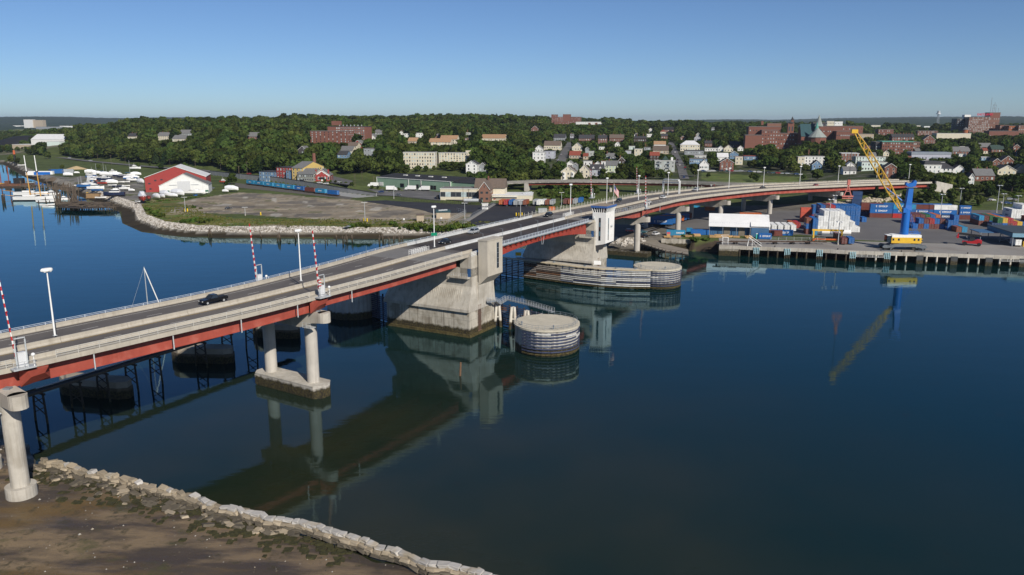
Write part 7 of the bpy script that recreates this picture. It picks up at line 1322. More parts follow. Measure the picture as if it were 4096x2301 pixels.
block('d',2200,2480,340,400,'B','long brick range right of the church',20,2,10,1080); block('d',2400,2576,405,450,'B','brick and tan school range right of the church',18,2,7,1060); block('d',2275,2370,275,330,'C','pale tower block beyond the church',16,4,5,1500); block('d',2375,2480,280,330,'W','white tower block beyond the church',16,4,5,1520); block('d',2100,2280,292,340,'K','dark glass offices behind the church spire',20,3,8,1450); block('d',1925,2100,330,360,'E','distant flat offices left of the spire',20,2,8,1700)
block('e',72,492,338,405,'B','red brick block with chimney behind the boom tip',22,3,11,1180); T, w, h, dp = block('e',440,630,440,480,'T','tan flat building under the boom tip',16,2,7,1080)
block('e',690,885,382,465,'B','plain red brick block in the middle of town',20,4,9,1250); T, w, h, dp = block('e',740,1140,540,665,'B','long brick apartment building with green cornice',24,4,12,920,roof='n',name='apartment_building'); sub(T,'green_cornice',(w+1,dp+1,.9),(w/2,dp/2,h-.2),rm_('q')); block('e',655,745,545,640,'K','shaded left end of the green corniced building',22,4,3,926); block('e',1140,1228,545,630,'N','brown brick annexe right of the green cornice',20,3,4,940)  # left end gets a dark wall, its shade put into the colour
T, w, h, dp = block('e',1115,1622,700,760,'P','long grey mansard block with balconies on brick base',16,1,12,800,name='apartment_building'); sub(T,'metal_roof',(w+.6,dp+.6,2.2),(w/2,dp/2,h),M('metal_roof', (.25,.28,.32), .4, .1, .5)); sub(T,'brick_base',(w+.8,dp,h*.55),(w/2,dp/2-.4,-2),wm('B')); [sub(T,'balcony',(5,1.6,1.2),(w*x,-1.4,h*.5),galvd) for x in (.15,.6,.95)]; sub(T,'brick_end',(4,dp+.5,h*1.05),(-1.8,dp/2,-2),wm('B'))
for i, (xa, xb) in enumerate(((865,935),(935,1005),(1005,1075),(1075,1150))): house('e',xa,xb,480,525,'S','B','d','brick terrace house with tall chimney, '+ORD[i]+' of four in town',Y=1010,chim=2,dp=12)
block('e',1195,1455,400,462,'N','brown brick offices left of the cream building',20,4,12,1350); block('e',1440,1880,432,512,'C','cream stepped building below the hotel',22,2,0,1280); X, Y, Z = atY(S('e',1812,350), 1300); g_ = hz(X,Y); T = thing('water_tank', 'round brick tank tower with cone roof by the hotel', 'tower', (X,Y,g_)); b = MB(); b.cyl((0,0,0),4,Z-g_-4,12); b.build('drum', wm('O'), T); b = MB(); b.cyl((0,0,Z-g_-4),4.6,4,12,r2=.2); b.build('cone_roof', rm_('g'), T)
block('e',1702,1862,245,400,'K','dark shaded wing of the tall hotel',26,10,5,1420,name='hotel_wing'); T, w, h, dp = block('e',1858,2128,222,475,'N','tall brown brick hotel with red rooftop letters',26,13,13,1400,name='hotel',cat='hotel'); b = MB(); o = obj('lettering', text_mesh('lettering','EASTLAND',5.2,M('sign_letters_red', (.62,.02,.06), .5),.3,.06), T); o.location = (w*.76,2,h+4.5); o.rotation_euler = (math.pi/2,0,0)  # shade of the hotel wing is painted as a dark wall colour
b = MB(); [b.bar((w*(.56+.06*i),2.4,h),(w*(.56+.06*i),2.4,h+7),.3) for i in range(8)]; tag(b.build('sign_frame', galvd, T), kind='stuff')
T, w, h, dp = block('e',2125,2258,165,335,'N','highest tower of the hotel with roof aerials',22,6,5,1398,name='hotel_tower'); sub(T,'upper_band',(w+.3,dp+.3,9),(w/2,dp/2,h-8.5),wm('B')); b = MB(); [b.bar((w*x,4,h),(w*x,4,h+z),.5) for x,z in ((.1,26),(.3,14),(.45,18),(.6,14),(.85,8))]; b.bar((w*.3,4,h+13),(w*.6,4,h+13),.5); b.bar((w*.3,4,h+8),(w*.6,4,h+8),.5); tag(b.build('aerials', galvd, T), kind='stuff')
X, Y, Z = atY(S('e',1822,192), 1430); sub(thing('rooftop_cabin','white plant cabin on the dark hotel wing','plant room',(X,Y,Z-12)),'cabin',(11,8,12),(0,0,0),wm('W'))
block('e',2255,2370,325,405,'B','brick block right of the hotel tower',20,4,6,1370); block('e',2370,2510,335,400,'O','warm brick offices at the right of town',20,3,7,1350); block('e',2115,2500,402,470,'B','long low brick range with arches under the hotel',22,1,9,1300); block('e',2495,2640,330,420,'N','brown tower cut off at the right edge of town',22,5,6,1340)
X, Y, Z = atY(S('e',1466,135), 1900); g_ = hz(X,Y); T = thing('lattice_tower', 'tall lattice observation mast with a round head', 'mast', (X,Y,g_)); b = MB(); hh = Z-g_; [b.bar((sx*3.6,sy*3.6,0),(sx*1.2,sy*1.2,hh*.86),.5) for sx in (-1,1) for sy in (-1,1)]; [b.bar((sx*(3.6-2.4*k/8),-3.6+2.4*k/8,hh*.86*k/8),(-sx*(3.6-2.4*(k+1)/8),-3.6+2.4*(k+1)/8,hh*.86*(k+1)/8),.35) for k in range(8) for sx in (-1,1)]; tag(b.build('lattice', galvd, T), kind='stuff'); b = MB(); b.cyl((0,0,hh*.84),5.2,2.4,12,r2=4.6); b.cyl((0,0,hh*.88),3.2,hh*.1,12); b.build('head', galv, T)
for i, (r_, x0, x1, yt, yb, wl2, lb) in enumerate((('e',595,715,325,350,'C','far cream buildings in the trees beyond the town'),('e',1180,1230,330,345,'C','tiny far cream house beyond the town'),('e',1275,1360,338,355,'W','far white building left of the lattice mast'),('a',235,320,198,222,'W','far white hangar block near the airfield'),('a',305,425,203,225,'T','far tan terminal building near the airfield'),('a',130,230,258,268,'W','low white sheds at the airfield edge'),('a',360,600,270,290,'G','long grey sheds at the airfield edge'),('a',600,730,262,280,'W','white sheds at the right end of the airfield'))):
    p_ = S(r_,(x0+x1)/2,yb); block(r_, x0, x1, yt, yb, wl2, lb, 30, 1, 0, hit(p_)[1] if hit(p_)[1] < 6000 else 5200)
# ================================================================ boatyard, lot, train, trucks, parked cars, poles
T, w, h, dp = house('v',1185,2032,447,590,'G','W','g','white gabled boat hall with a big grey door',rz=.26,dp=24,rise=8.6,nc=0,name='boat_hall',cat='hall'); Yb_ = T.location.y; sub(T,'big_door',(w*.26,.3,9.6),(w*.50,-.1,0),M('door_grey', (.55,.56,.57), .6, .05, .4)); gd = M('panel_green', (.02,.11,.06), .6); sub(T,'green_panel',(w*.19,.2,2.7),(w*.105,-.08,0),gd); sub(T,'green_panel',(w*.12,.2,2.5),(w*.935,-.08,0),gd)
for x in (.28,.72): sub(T,'door_track',(w*.16,.25,.3),(w*x,-.1,6.6),galvd)
T, w, h, dp = house('v',935,1990,305,560,'G','R','w','big red hall with white roof behind the boat hall',Y=Yb_+16,rz=.26,dp=34,rise=8.2,nc=0,name='boat_hall',cat='hall')
for x, z in ((.17,.75),(.27,.8),(.07,.55),(.08,.18)): b = MB(); b.box((w*x,-.1,h*z),(1.6,.2,1.0)); b.build('window', pane, T)
def hull_rows(L, B, D, z0): return [[(x*L,w_*B*s_,z0+zz*D+sh) for s_,zz in ((-1,1),(-.85,.35),(0,0),(.85,.35),(1,1))] for x,w_,sh in ((-.5,.38,.05),(-.3,.48,0),(.05,.5,0),(.3,.36,.05*D),(.44,.16,.12*D),(.5,.02,.2*D))]
HC = dict(W=whitep, B=M('hull_blue', (.03,.12,.32), .4), R=M('hull_red', (.40,.05,.03), .5), N=M('hull_navy', (.02,.03,.07), .4), G=M('hull_grey', (.40,.42,.43), .5))
wrap = M('shrink_wrap', (.74,.75,.77), .45, .07, .5)
BC = {}
def boat(r, x, y, kind, L, rz, label, hc='W', z=None, stand=1.2):
    p = hit(S(r,x,y)) if z is None else (*gp(S(r,x,y),z),z); t = thing('boat', label, 'boat', p, rz, 'boats laid up in the boatyard' if z is None else 'boats moored by the old pier'); k = (kind,L,hc,stand)
    if k not in BC:
        m_ = []; B = L*(.30 if kind != 'sail' else .28); D = L*(.21 if kind != 'small' else .16)
        b = MB(); b.rings(hull_rows(L,B,D,stand)); m_.append(b.mesh('hull', HC[hc]))
        zt = stand+D
        if kind == 'wrap': b = MB(); b.rings([[(xx*L,-wd2*B,zt-.1),(xx*L,-wd2*B*.5,zt+hh*L),(xx*L,wd2*B*.5,zt+hh*L),(xx*L,wd2*B,zt-.1)] for xx,wd2,hh in ((-.5,.42,.10),(-.25,.5,.17),(.1,.5,.16),(.35,.3,.08),(.5,.04,.04))]); m_.append(b.mesh('cover', wrap))
        else: b = MB(); b.rings([[(xx*L,-wd2*B,zt-.12),(xx*L,wd2*B,zt-.12),(xx*L,wd2*B*.95,zt),(xx*L,-wd2*B*.95,zt)] for xx,wd2 in ((-.49,.37),(-.3,.47),(.05,.48),(.3,.35),(.46,.12))]); m_.append(b.mesh('deck', whitew))
        if kind == 'cruiser':
            b = MB(); b.rings([[(-.28*L,-.33*B,zt),(.22*L,-.3*B,zt),(.22*L,.3*B,zt),(-.28*L,.33*B,zt)],[(-.26*L,-.30*B,zt+.13*L),(.10*L,-.26*B,zt+.13*L),(.10*L,.26*B,zt+.13*L),(-.26*L,.30*B,zt+.13*L)]]); m_.append(b.mesh('cabin', whitep))
            b = MB(); b.rings([[(-.27*L,-.335*B,zt+.05*L),(.185*L,-.305*B,zt+.05*L),(.185*L,.305*B,zt+.05*L),(-.27*L,.335*B,zt+.05*L)],[(-.265*L,-.31*B,zt+.11*L),(.135*L,-.28*B,zt+.11*L),(.135*L,.28*B,zt+.11*L),(-.265*L,.31*B,zt+.11*L)]]); m_.append(b.mesh('cabin_windows', glass))
            b = MB(); b.box((-.1*L,0,zt+.13*L),(.22*L,.5*B,.06*L)); b.tube([(-.1*L,0,zt+.18*L),(-.14*L,0,zt+.36*L)],.06,5); m_.append(b.mesh('flybridge', whitep))
        if kind in ('sail','keel'):
            b = MB(); b.rings([[(-.1*L,-.1,stand-.02*L),(.12*L,-.1,stand-.02*L),(.12*L,.1,stand+.1),(-.1*L,.1,stand+.1)],[(-.07*L,-.12,.15),(.06*L,-.12,.15),(.06*L,.12,.15),(-.07*L,.12,.15)]]); m_.append(b.mesh('keel', HC['B'] if hc != 'N' else HC['R']))
            b = MB(); b.box((.02*L,0,zt),(.34*L,.4*B,.05*L)); m_.append(b.mesh('coachroof', whitep))
        if kind == 'sail': b = MB(); b.tube([(.08*L,0,zt),(.08*L,0,zt+1.25*L)],[.13,.08],6); m_.append(b.mesh('mast', galv)); b = MB(); b.tube([(.07*L,0,zt+1.6),(-.36*L,0,zt+1.5)],.2,6); m_.append(b.mesh('boom', HC['B']))
        if stand > .5:
            b = MB(); [b.bar((xx*L,s_*B*.45,-.1),(xx*L,s_*B*.36,stand+D*.3),.14) for xx in (-.32,.0,.28) for s_ in (-1,1)]; m_.append(b.mesh('stands', blackp))
        BC[k] = m_
    for me_ in BC[k]:
        o = obj(me_.name, me_, t)
        if me_.name == 'stands': o['kind'] = 'stuff'
    return t
pl_ = lambda i: ORD[i % 9]
for r, x, y, kd, L, rz, lb, hc in (('v',2440,552,'wrap',11,-.15,'white wrapped boat by the bushy tree right of the hall','W'),('v',2330,575,'wrap',5,-.1,'small white covered boat below the wrapped one right of the hall','W'),('v',2300,415,'cruiser',8,-.3,'white motorboat by the track right of the hall','R'),('v',2350,450,'small',7,-.3,'dark hulled boat right of the hall','N'),
 ('v',1810,620,'keel',15,.05,'long white covered yacht with bright blue keel before the big door','W'),('v',1520,640,'wrap',13,-.5,'big white wrapped boat left of the big door','W'),('v',1300,650,'wrap',11,-.6,'white wrapped boat, fourth in the row below the hall','W'),('v',1435,660,'wrap',7,-.2,'small wrapped boat between two bigger ones below the hall','W'),('v',1155,685,'wrap',9,-.7,'leftmost wrapped boat of the row below the hall','W'),('v',1250,675,'wrap',7,-.7,'second wrapped boat of the row below the hall','W'),('v',1960,600,'small',6,.2,'small white boat at the right end of the row below the hall','W'),
 ('v',910,735,'wrap',17,-1.05,'long grey covered hull on a red bottom at the shore end','R'),('v',1010,700,'small',11,-1.1,'orange red upturned hull beside the grey covered one','R'),('v',825,755,'small',5,-.5,'little white dinghy by the grey covered hull','W'),
 ('v',420,655,'cruiser',15,3.3,'white lobster yacht with a black hull on the gravel','N'),('v',190,690,'small',8,.1,'open white boat below the lobster yacht','W'),('v',720,560,'wrap',5,-.1,'small rounded white boat alone on the gravel','W'),('v',600,535,'cruiser',8,.1,'white sports boat in the middle of the yard','W'),('v',470,490,'small',8,0,'white open boat left of the sports boat','N'),('v',390,470,'small',7,.1,'white boat next to the white tarpaulined one','W'),('v',625,480,'small',6,.2,'white boat right of the sports boat','W'),
 ('v',385,430,'wrap',10,.05,'white tarpaulined boat in the second row','W'),('v',215,435,'small',8,.1,'white boat with red bottom in the second row','R'),('v',270,380,'cruiser',12,.1,'white cruiser with black hull in the third row','N'),('v',110,350,'sail',9,.1,'sailboat with blue sail cover in the third row','W'),('v',50,375,'small',6,0,'boat with blue cover left in the third row','B'),('v',520,415,'small',8,-.1,'low white boat right in the second row','W'),('v',620,410,'small',7,.1,'white boat with trailer right in the second row','W'),
 ('v',680,310,'sail',11,.05,'sailboat on stands in the back row','W'),('v',465,285,'wrap',9,.1,'white mound of wrapped boat, right in the back row','W'),('v',355,285,'wrap',8,.1,'white mound of wrapped boat, middle of the back row','W'),('v',265,285,'wrap',10,.1,'large white mound of wrapped boat in the back row','W'),('v',135,265,'wrap',9,.1,'white mound of wrapped boat, left in the back row','W'),('v',15,250,'wrap',11,.2,'tall white wrapped boat at the left of the back row','W'),('v',785,180,'cruiser',12,.0,'white cabin cruiser parked alone by the road','W'),
 ('q',1240,670,'wrap',9,.1,'white covered boat behind the two blue boxes','W'),('q',1395,625,'wrap',5,.3,'small white heap of a boat near the white box','W'),('q',1560,895,'keel',14,.05,'blue hulled yacht with a mast by the pier ruins','B'),('q',1740,930,'cruiser',13,.1,'white cruiser beside the blue hulled yacht','W'),('q',1390,860,'small',6,0,'white boat left of the blue hulled yacht','W'),('q',400,485,'small',9,.3,'white boat near the red and black tower upstream','W'),('v',130,560,'small',9,.1,'low white boat beneath the white cruiser','B')): boat(r,x,y,kd,L,rz,lb,hc)
for r, x, y, z0, z1, lb in (('q',1590,815,5,545,'tall bare mast of the blue hulled yacht'),('q',1475,820,5,650,'bare mast left of the blue yacht'),('q',1425,830,5,680,'green bare mast behind the pier ruins'),('q',2005,750,5,560,'bare mast amid the second row'),('q',1625,820,5,690,'short bare mast near the blue yacht')):
    X, Y, Z = hit(S(r,x,y)); zt = atY(S(r,x,z1),Y)[2]; tag(MB().tube([(X,Y,Z),(X,Y,zt)],[.16,.1],6).build('mast', galv), lb, 'mast')
for i in range(26):
    x, y = R.uniform(-120,880), R.uniform(230,470); y += max(0,(300-x))*.12; kd = R.choice(['wrap','small','cruiser','sail','wrap','small']); boat('v',x,y,kd,R.uniform(6,11),R.gauss(0,.25),{'wrap':'white wrapped boat among the close rows in the boatyard','small':'open white boat among the close rows in the boatyard','cruiser':'white cabin boat among the close rows in the boatyard','sail':'sailboat on stands among the close rows in the boatyard'}[kd],R.choice('WWWBNG'))
# afloat at the old pier
for x, y, kd, L, rz, lb in ((960,1010,'cruiser',12,.1,'white motor yacht at the pier behind the schooner'),(870,1130,'small',16,.05,'long low white boat in front of the schooner'),(860,1185,'small',10,.1,'white tender below the long low boat'),(1180,1090,'cruiser',9,.5,'white boat half hidden by leaning pier piles'),(880,1215,'small',8,0,'lowest white boat of the raft')): boat('q',x,y,kd,L,rz,lb,'W',0.,-.5)
for x, y, x2, yt, lb, hc in ((640,1095,0,0,'white schooner hull with two yellow masts','W'),(620,1010,0,0,'second white schooner rafted behind the first','W')):
    p = (*gp(S('q',x,y),0),0); t = thing('schooner', lb, 'schooner', p, .1); L = 30; b = MB(); b.rings(hull_rows(L,6.5,3.6,-.5)); b.build('hull', whitep, t); b = MB(); b.rings([[(xx*L,-q_*6.3,2.9),(xx*L,q_*6.3,2.9),(xx*L,q_*6,3.1),(xx*L,-q_*6,3.1)] for xx,q_ in ((-.48,.36),(0,.48),(.3,.34),(.45,.12))]); b.build('deck', M('deck_wood', (.40,.30,.18), .8), t)
    b = MB(); b.box((-4,0,3.1),(9,2.4,1.1)); b.build('deck_house', whitep, t); b = MB(); b.tube([(-15,0,3.6),(-24,0,4.6)],[.25,.12],6); b.build('bowsprit', M('spar_yellow', (.55,.30,.06), .5, .1, 1), t)
    if yt == 0 and y > 1050:
        for xx in (-3.2,4.2): b = MB(); b.tube([(xx,0,3),(xx-.6,0,22)],[.42,.36],8); b.build('lower_mast', MATS['spar_yellow'], t); b = MB(); b.tube([(xx-.6,0,22),(xx-.9,0,34)],[.38,.3],8); b.build('topmast', whitep, t); b = MB(); b.box((xx-.6,0,21.6),(1.2,2.2,.6)); b.build('crosstrees', blackp, t); b = MB(); b.tube([(xx+.3,0,5),(xx+7,0,5.2)],.22,6); b.build('boom', MATS['spar_yellow'], t)
# pier ruins
T = thing('ruined_pier', 'collapsed timber pier with leaning piles at the boatyard point', 'pier', (*gp(S('q',1500,1200),2.5),0)); c_ = [gp(S('q',x,y),2.8) for x,y in ((1010,1200),(2080,1215),(1900,1140),(1150,1125))]
b = MB(); b.prism([gp(S('q',x,y),2.6) for x,y in ((1050,1215),(1500,1235),(2060,1215),(1900,1150),(1180,1145))],2.2,2.6); b.build('deck', timberd, T, True)
def bil(u, v): a = [c_[0][i]*(1-u)+c_[1][i]*u for i in (0,1)]; d2 = [c_[3][i]*(1-u)+c_[2][i]*u for i in (0,1)]; return a[0]*(1-v)+d2[0]*v, a[1]*(1-v)+d2[1]*v
for i in range(95): x, y = bil(R.random(),R.random()); an = R.gauss(0,.35); l_ = R.uniform(2,7); b = MB(); b.bar((x-l_*math.cos(an),y-l_*math.sin(an),2.8+R.random()*.8),(x+l_*math.cos(an),y+l_*math.sin(an),2.8+R.random()*.9),.5,.3); b.build('plank', timber if i % 3 else timberd, T, True)
for i in range(34): x, y = bil(i/33,-.02); b = MB(); b.tube([(x,y,-2),(x+R.uniform(-.5,.5),y,R.uniform(2.2,3.2))],.3,6); b.build('pile', timber, T, True)
for i in range(60): X, Y = gp(S('q',R.choice([R.uniform(1010,1110),R.uniform(1270,1370),R.uniform(1100,1500)]),R.uniform(1090,1150)),2.5); hh = R.uniform(6,14) if i % 2 else R.uniform(3,8); b = MB(); b.tube([(X,Y,-1),(X+R.uniform(-1.6,1.6),Y+R.uniform(-1,1),hh)],[.34,.24],6); b.build('leaning_pile', timber, T, True)
T = thing('old_wharf', 'long rotten wharf of grey piles behind the schooners', 'pier', (*gp(S('q',700,850),1),0))
for i in range(110): f = R.random(); X, Y = gp(S('q',380+f*1100,R.uniform(800,880)+f*70),1); b = MB(); b.tube([(X,Y,-2),(X+R.uniform(-.6,.6),Y,R.uniform(2,6))],.32,5); b.build('pile', timber, T, True)
for i in range(26): f = R.random(); X, Y = gp(S('q',420+f*1000,R.uniform(800,860)+f*70),3.6); b = MB(); b.bar((X-6,Y,R.uniform(2.6,4.5)),(X+6,Y+R.uniform(-2,2),R.uniform(2.6,4.5)),.5,.35); b.build('beam', timber, T, True)
for i in range(40): X, Y = gp(S('q',R.choice([R.uniform(40,260),R.uniform(640,1060)]),R.uniform(480,600) if i < 22 else R.uniform(1080,1200)),0); tag(MB().tube([(X,Y,-2),(X,Y,R.uniform(2,6))],.3,6).build('mooring_pile', timberd), 'dark mooring pile standing in the water by the old wharves', 'piling', 'mooring piles by the old wharves')
T = thing('crane_barge', 'rusty flat barge with a black cabin moored at far left', 'barge', (*gp(S('q',210,830),0),0), .15); rb = M('barge_rust', (.13,.06,.035), .85, .35, .5)
b = MB(); b.box((0,0,-.5),(36,11,2.6)); b.build('hull', rb, T); sub(T,'cabin',(8,5,5),(7,0,2.1),blackp); sub(T,'winch',(4,4,2.5),(-3,0,2.1),rb); sub(T,'yellow_deck',(10,10.6,.2),(-12,0,2.1),yel)
for x in (-11,-4): b = MB(); b.tube([(x,5,-2),(x,5,13 if x < -5 else 18)],.5,8); b.build('spud', M('spud_red', (.22,.05,.03), .8), T)
for r, x, y, L, c, lb in (('q',1035,605,11,'blue','blue box at the left of a pair in the boatyard field'),('q',1140,600,9,'blue','blue box at the right of a pair in the boatyard field'),('q',1250,600,10,'grey','pale box trailer next to the blue pair'),('q',955,600,7,'navy','black box beside the blue pair')): put_container(c, hit(S(r,x,y)), .05, L, 4.2, lb)
p = hit(S('q',730,652)); T = thing('box_trailer', 'long white trailer with a blue flank beyond the schooners', 'trailer', p, .02); sub(T,'body',(28,3.4,4.2),(0,0,.9),whitep); sub(T,'blue_flank',(17,.2,3),(3,-1.75,1.2),bluep); [sub(T,'wheels',(1.2,3.2,1),(x,0,0),blackp) for x in (-11,11)]
for r, x, y, s_, lb, mt in (('q',1390,530,13,'tan sand heap in the boatyard field',M('sand', (.42,.32,.18), .95)),('q',960,740,9,'heap of timber and scrap near the pier ruins',timber)):
    p = hit(S(r,x,y)); b = MB(); b.rings([[(s_*k*math.cos(a)*R.uniform(.85,1.1),s_*k*.5*math.sin(a),z) for a in np.linspace(0,6.283,15)[:-1]] for z,k in ((-.2,1),(1.2,.7),(2.6,.35),(3.6,.05))]); o = b.build('sand_heap' if 'sand' in lb else 'scrap_heap', mt); o.location = p; tag(o, lb, 'heap')
p = hit(S('q',1700,1050)); T = thing('site_box', 'tan plywood store box beside a yellow post', 'store box', p); sub(T,'body',(10,4,3.6),(0,0,0),M('plywood', (.28,.18,.09), .8)); sub(T,'lid',(10.3,4.3,.3),(0,0,3.6),timber); p = hit(S('q',1592,1055)); T = thing('yellow_post', 'yellow lifting post left of the plywood box', 'post', p); sub(T,'column',(1.2,1.2,4.6),(0,0,0),yel); sub(T,'foot',(2.2,2,.8),(0,0,0),yel)
for xa, xb, yt, yb, wl2, kd, lb in ((310,645,398,425,'W','S','white domed salt shed on the far left'),(470,600,420,450,'M','F','pale blue flat shed by the white dome'),(85,190,415,450,'W','S','white roof shed at the far left waterside'),(0,90,430,450,'N','F','brick shed at the left edge'),(120,330,450,472,'T','F','long tan low shed before the black heap')): house('a',xa,xb,yt,yb,kd,wl2,'w',lb,Y=hit(S('a',(xa+xb)/2,yb+8))[1],dp=34,nc=0,name='shed',cat='shed',rise=9)
p = hit(S('a',290,452)); b = MB(); b.rings([[(72*k*math.cos(a),26*k*math.sin(a),z) for a in np.linspace(0,6.283,19)[:-1]] for z,k in ((-1,1),(9,.75),(16,.4),(18,.1))]); o = b.build('coal_heap', blackp); o.location = p; tag(o, 'black covered heap beside the white domed shed', 'heap')
p = hit(S('q',285,470)); T = thing('channel_tower', 'slim black tower with an orange top at far left', 'tower', p); b = MB(); b.tube([(0,0,0),(0,0,15)],[1.6,1.1],8); b.build('base', blackp, T); b = MB(); b.tube([(0,0,15),(0,0,20)],[1.4,1.2],8); b.build('top', M('marker_orange', (.55,.12,.04), .6), T)
# train, wall
for i, (x0, x1, y, c) in enumerate(((228,308,838,'teal'),(312,400,848,'teal'),(404,497,860,'teal'),(505,597,873,'teal'),(610,706,887,'teal'),(711,808,900,'blue'),(814,915,914,'brown'),(920,1023,928,'teal'),(1041,1146,944,'blue'))):
    a = Vector((*gp(S('b',x0,y),5.8),0)); c2 = Vector((*gp(S('b',x1-6,y+9),5.8),0)); d_ = c2-a; L = min(max(d_.length*.98,11),15); rz = math.atan2(d_.y,d_.x); m_ = (a+c2)/2; put_container(c,(m_.x,m_.y,5.75),rz,L,2.9,f"{NM[c]} box on the freight train, {ORD[i]} from the left",'boxes on the freight train','EIMSKIP' if c != 'brown' and i < 8 else None,None,1.3)
    t = thing('rail_flatcar','rusty flat wagon under the '+ORD[i]+' box of the freight train','rail wagon',(m_.x,m_.y,4.6),rz,'wagons of the freight train'); sub(t,'frame',(L+1.6,2.6,.55),(0,0,.55),M('wagon_brown', (.07,.045,.035), .85)); [sub(t,'bogie',(2.6,2.3,.7),(x*L*.36,0,0),blackp) for x in (-1,1)]
T = thing('retaining_wall', 'pale concrete retaining wall with a dark railing above the train', 'wall', (*CR[6],4.5)); Pw = CR[5:11]; zw = CZ[5:11]; b = MB(); nrm = []
for k in range(len(Pw)-1):
    a = Vector((*Pw[k],0)); c2 = Vector((*Pw[k+1],0)); d_ = (c2-a).normalized(); n_ = Vector((d_.y,-d_.x,0)); L = (c2-a).length; m_ = int(L/8)+1
    for j in range(m_):
        f0, f1 = j/m_, (j+1)/m_-.004; P8 = [a+(c2-a)*f+n_*o for f, o in ((f0,7.2),(f1,7.2),(f1,6.6),(f0,6.6))]; z0 = [zw[k]+(zw[k+1]-zw[k])*f+1.5 for f in (f0,f1,f1,f0)]; b = MB(); b.hexa([(q.x,q.y,3.5) for q in P8]+[(q.x,q.y,z) for q,z in zip(P8,z0)]); b.build('wall_panel', apron, T, True)
        b = MB(); b.bar((P8[0].x,P8[0].y,z0[0]+.3),(P8[1].x,P8[1].y,z0[1]+.3),.12,.6); b.build('railing', M('railing_dark', (.05,.045,.045), .7), T, True)
# trucks and boxes on the lot
def truck(r, x, y, rz, label, cab='W', L=6.5, z=5.1, tank=False, semi=False):
    p = (*gp(S(r,x,y),z),z); t = thing('truck', label, 'truck', p, rz, 'trucks by the warehouses'); cm = {'W':whitep,'B':M('cab_blue', (.01,.04,.18), .3),'K':blackp}[cab]
    if tank: b = MB(); b.tube([(-L/2,0,2.1),(L/2,0,2.1)],1.15,14); b.build('tank', galv, t)
    else: sub(t,'box',(L,2.5,2.8),(0,0,1.1),whitep)
    sub(t,'chassis',(L+2,1.2,.4),(.8,0,.7),blackp); b = MB(); x0 = L/2+.25; b.rings([[(x0,y_,.7),(x0+2.1,y_,.7),(x0+2.1,y_,1.7),(x0+1.3,y_,2.7 if not semi else 3.5),(x0,y_,2.8 if not semi else 3.9)] for y_ in (-1.15,1.15)]); b.build('cab', cm, t); sub(t,'windscreen',(.5,2.0,.8),(x0+1.62,0,1.75),glass)
    for xx in (-L/2+1,-L/2+2.2,x0+1.1): b = MB(); b.tube([(xx,-1.2,.5),(xx,1.2,.5)],.5,10); b.build('wheels', blackp, t)
for i, a in enumerate((('s',2045-0,630,0,'x'),)): pass
truck('b',1665,915,-.1,'white box truck standing off the green warehouse left end'); truck('b',1880,912,math.pi-.3,'white truck backed into the middle dock'); truck('b',2020,916,math.pi-.3,'white truck backed into the right dock'); truck('b',1505,878,math.pi-.2,'white truck at the left corner of the green warehouse'); truck('s',1170,622,math.pi-.05,'blue semi truck with a long white trailer before the garages','B',13,5.1,False,True); truck('s',1310,708,-.05,'silver tank truck behind the dark fence','K',10,5.1,True); truck('s',770,625,math.pi,'small white service truck near the garages','K',3.5)
for i, (r, x, y, c, lb) in enumerate((('s',1878,760,'orange','bright orange trailer box, first of the row by the lot fence'),('s',1965,765,'red','dark red trailer box next to the bright orange one'),('s',2060,762,'blue','dark blue trailer box in the lot row'),('s',2145,768,'grey','pale grey trailer box right of the dark blue one'),('s',2238,765,'grey','steel grey trailer box left of the rust one'),('s',2320,765,'rust','rust red trailer box, sixth of the lot row'),('t',165,1252,'grey','beige trailer box after the gap in the lot row'),('t',265,1262,'white','cream trailer box after the gap in the lot row'),('t',388,1252,'white','white trailer box left of the second rust one'),('t',495,1258,'rust','second rust trailer box in the lot row'),('t',622,1256,'grey','grey trailer box at the end of the lot row'),
    ('t',985,1235,'brown','brown red box just left of the white lamp post'),('t',1112,1235,'rust','rust box just right of the white lamp post'),('t',1245,1230,'grey','grey box right of the lamp post by the bridge rail'),('t',1392,1200,'blue','blue box beneath the bridge rail fence'))): p = (*gp(S(r,x,y),4.62),5.4); trailer((p[0],p[1],4.65), math.radians(90-192), c, lb, None, 10, 'trailer boxes on the black asphalt lot').location.y += 5
put_container('grey',(*gp(S('t',330,1430),4.62),4.62),.1,5,2.8,'pale box alone on the black asphalt'); put_container('orange',(*gp(S('t',590,1370),4.62),4.62),.1,4,2.4,'small orange skip behind the bridge parapet')
def small_post(p, h, r_, mt, nm, lb, cat, g=None): t = thing(nm, lb, cat, p, 0, g); b = MB(); b.cyl((0,0,0),r_,h,10); b.build('post', mt, t); b = MB(); b.ball((0,0,h),r_,8,4); b.build('cap', mt, t)
for r, x, y, lb in (('r',1525,1262,'left of the lamp pole by the grass'),('r',1590,1270,'right of the lamp pole by the grass'),('s',2135,935,'left of the pole on black asphalt'),('s',2185,932,'middle by the pole on black asphalt'),('s',2240,930,'right of the pole on black asphalt'),('v',1630,885,'left of the pole on the west grass'),('v',1675,885,'right of the pole on the west grass'),('b',360,1160,'alone at the grass edge')): small_post((*gp(S(r,x,y),4.6),4.6),1.5,.38,M('bollard_yellow', (.72,.50,.02), .5),'bollard','fat yellow bollard '+lb,'bollard','yellow bollards on the lot')
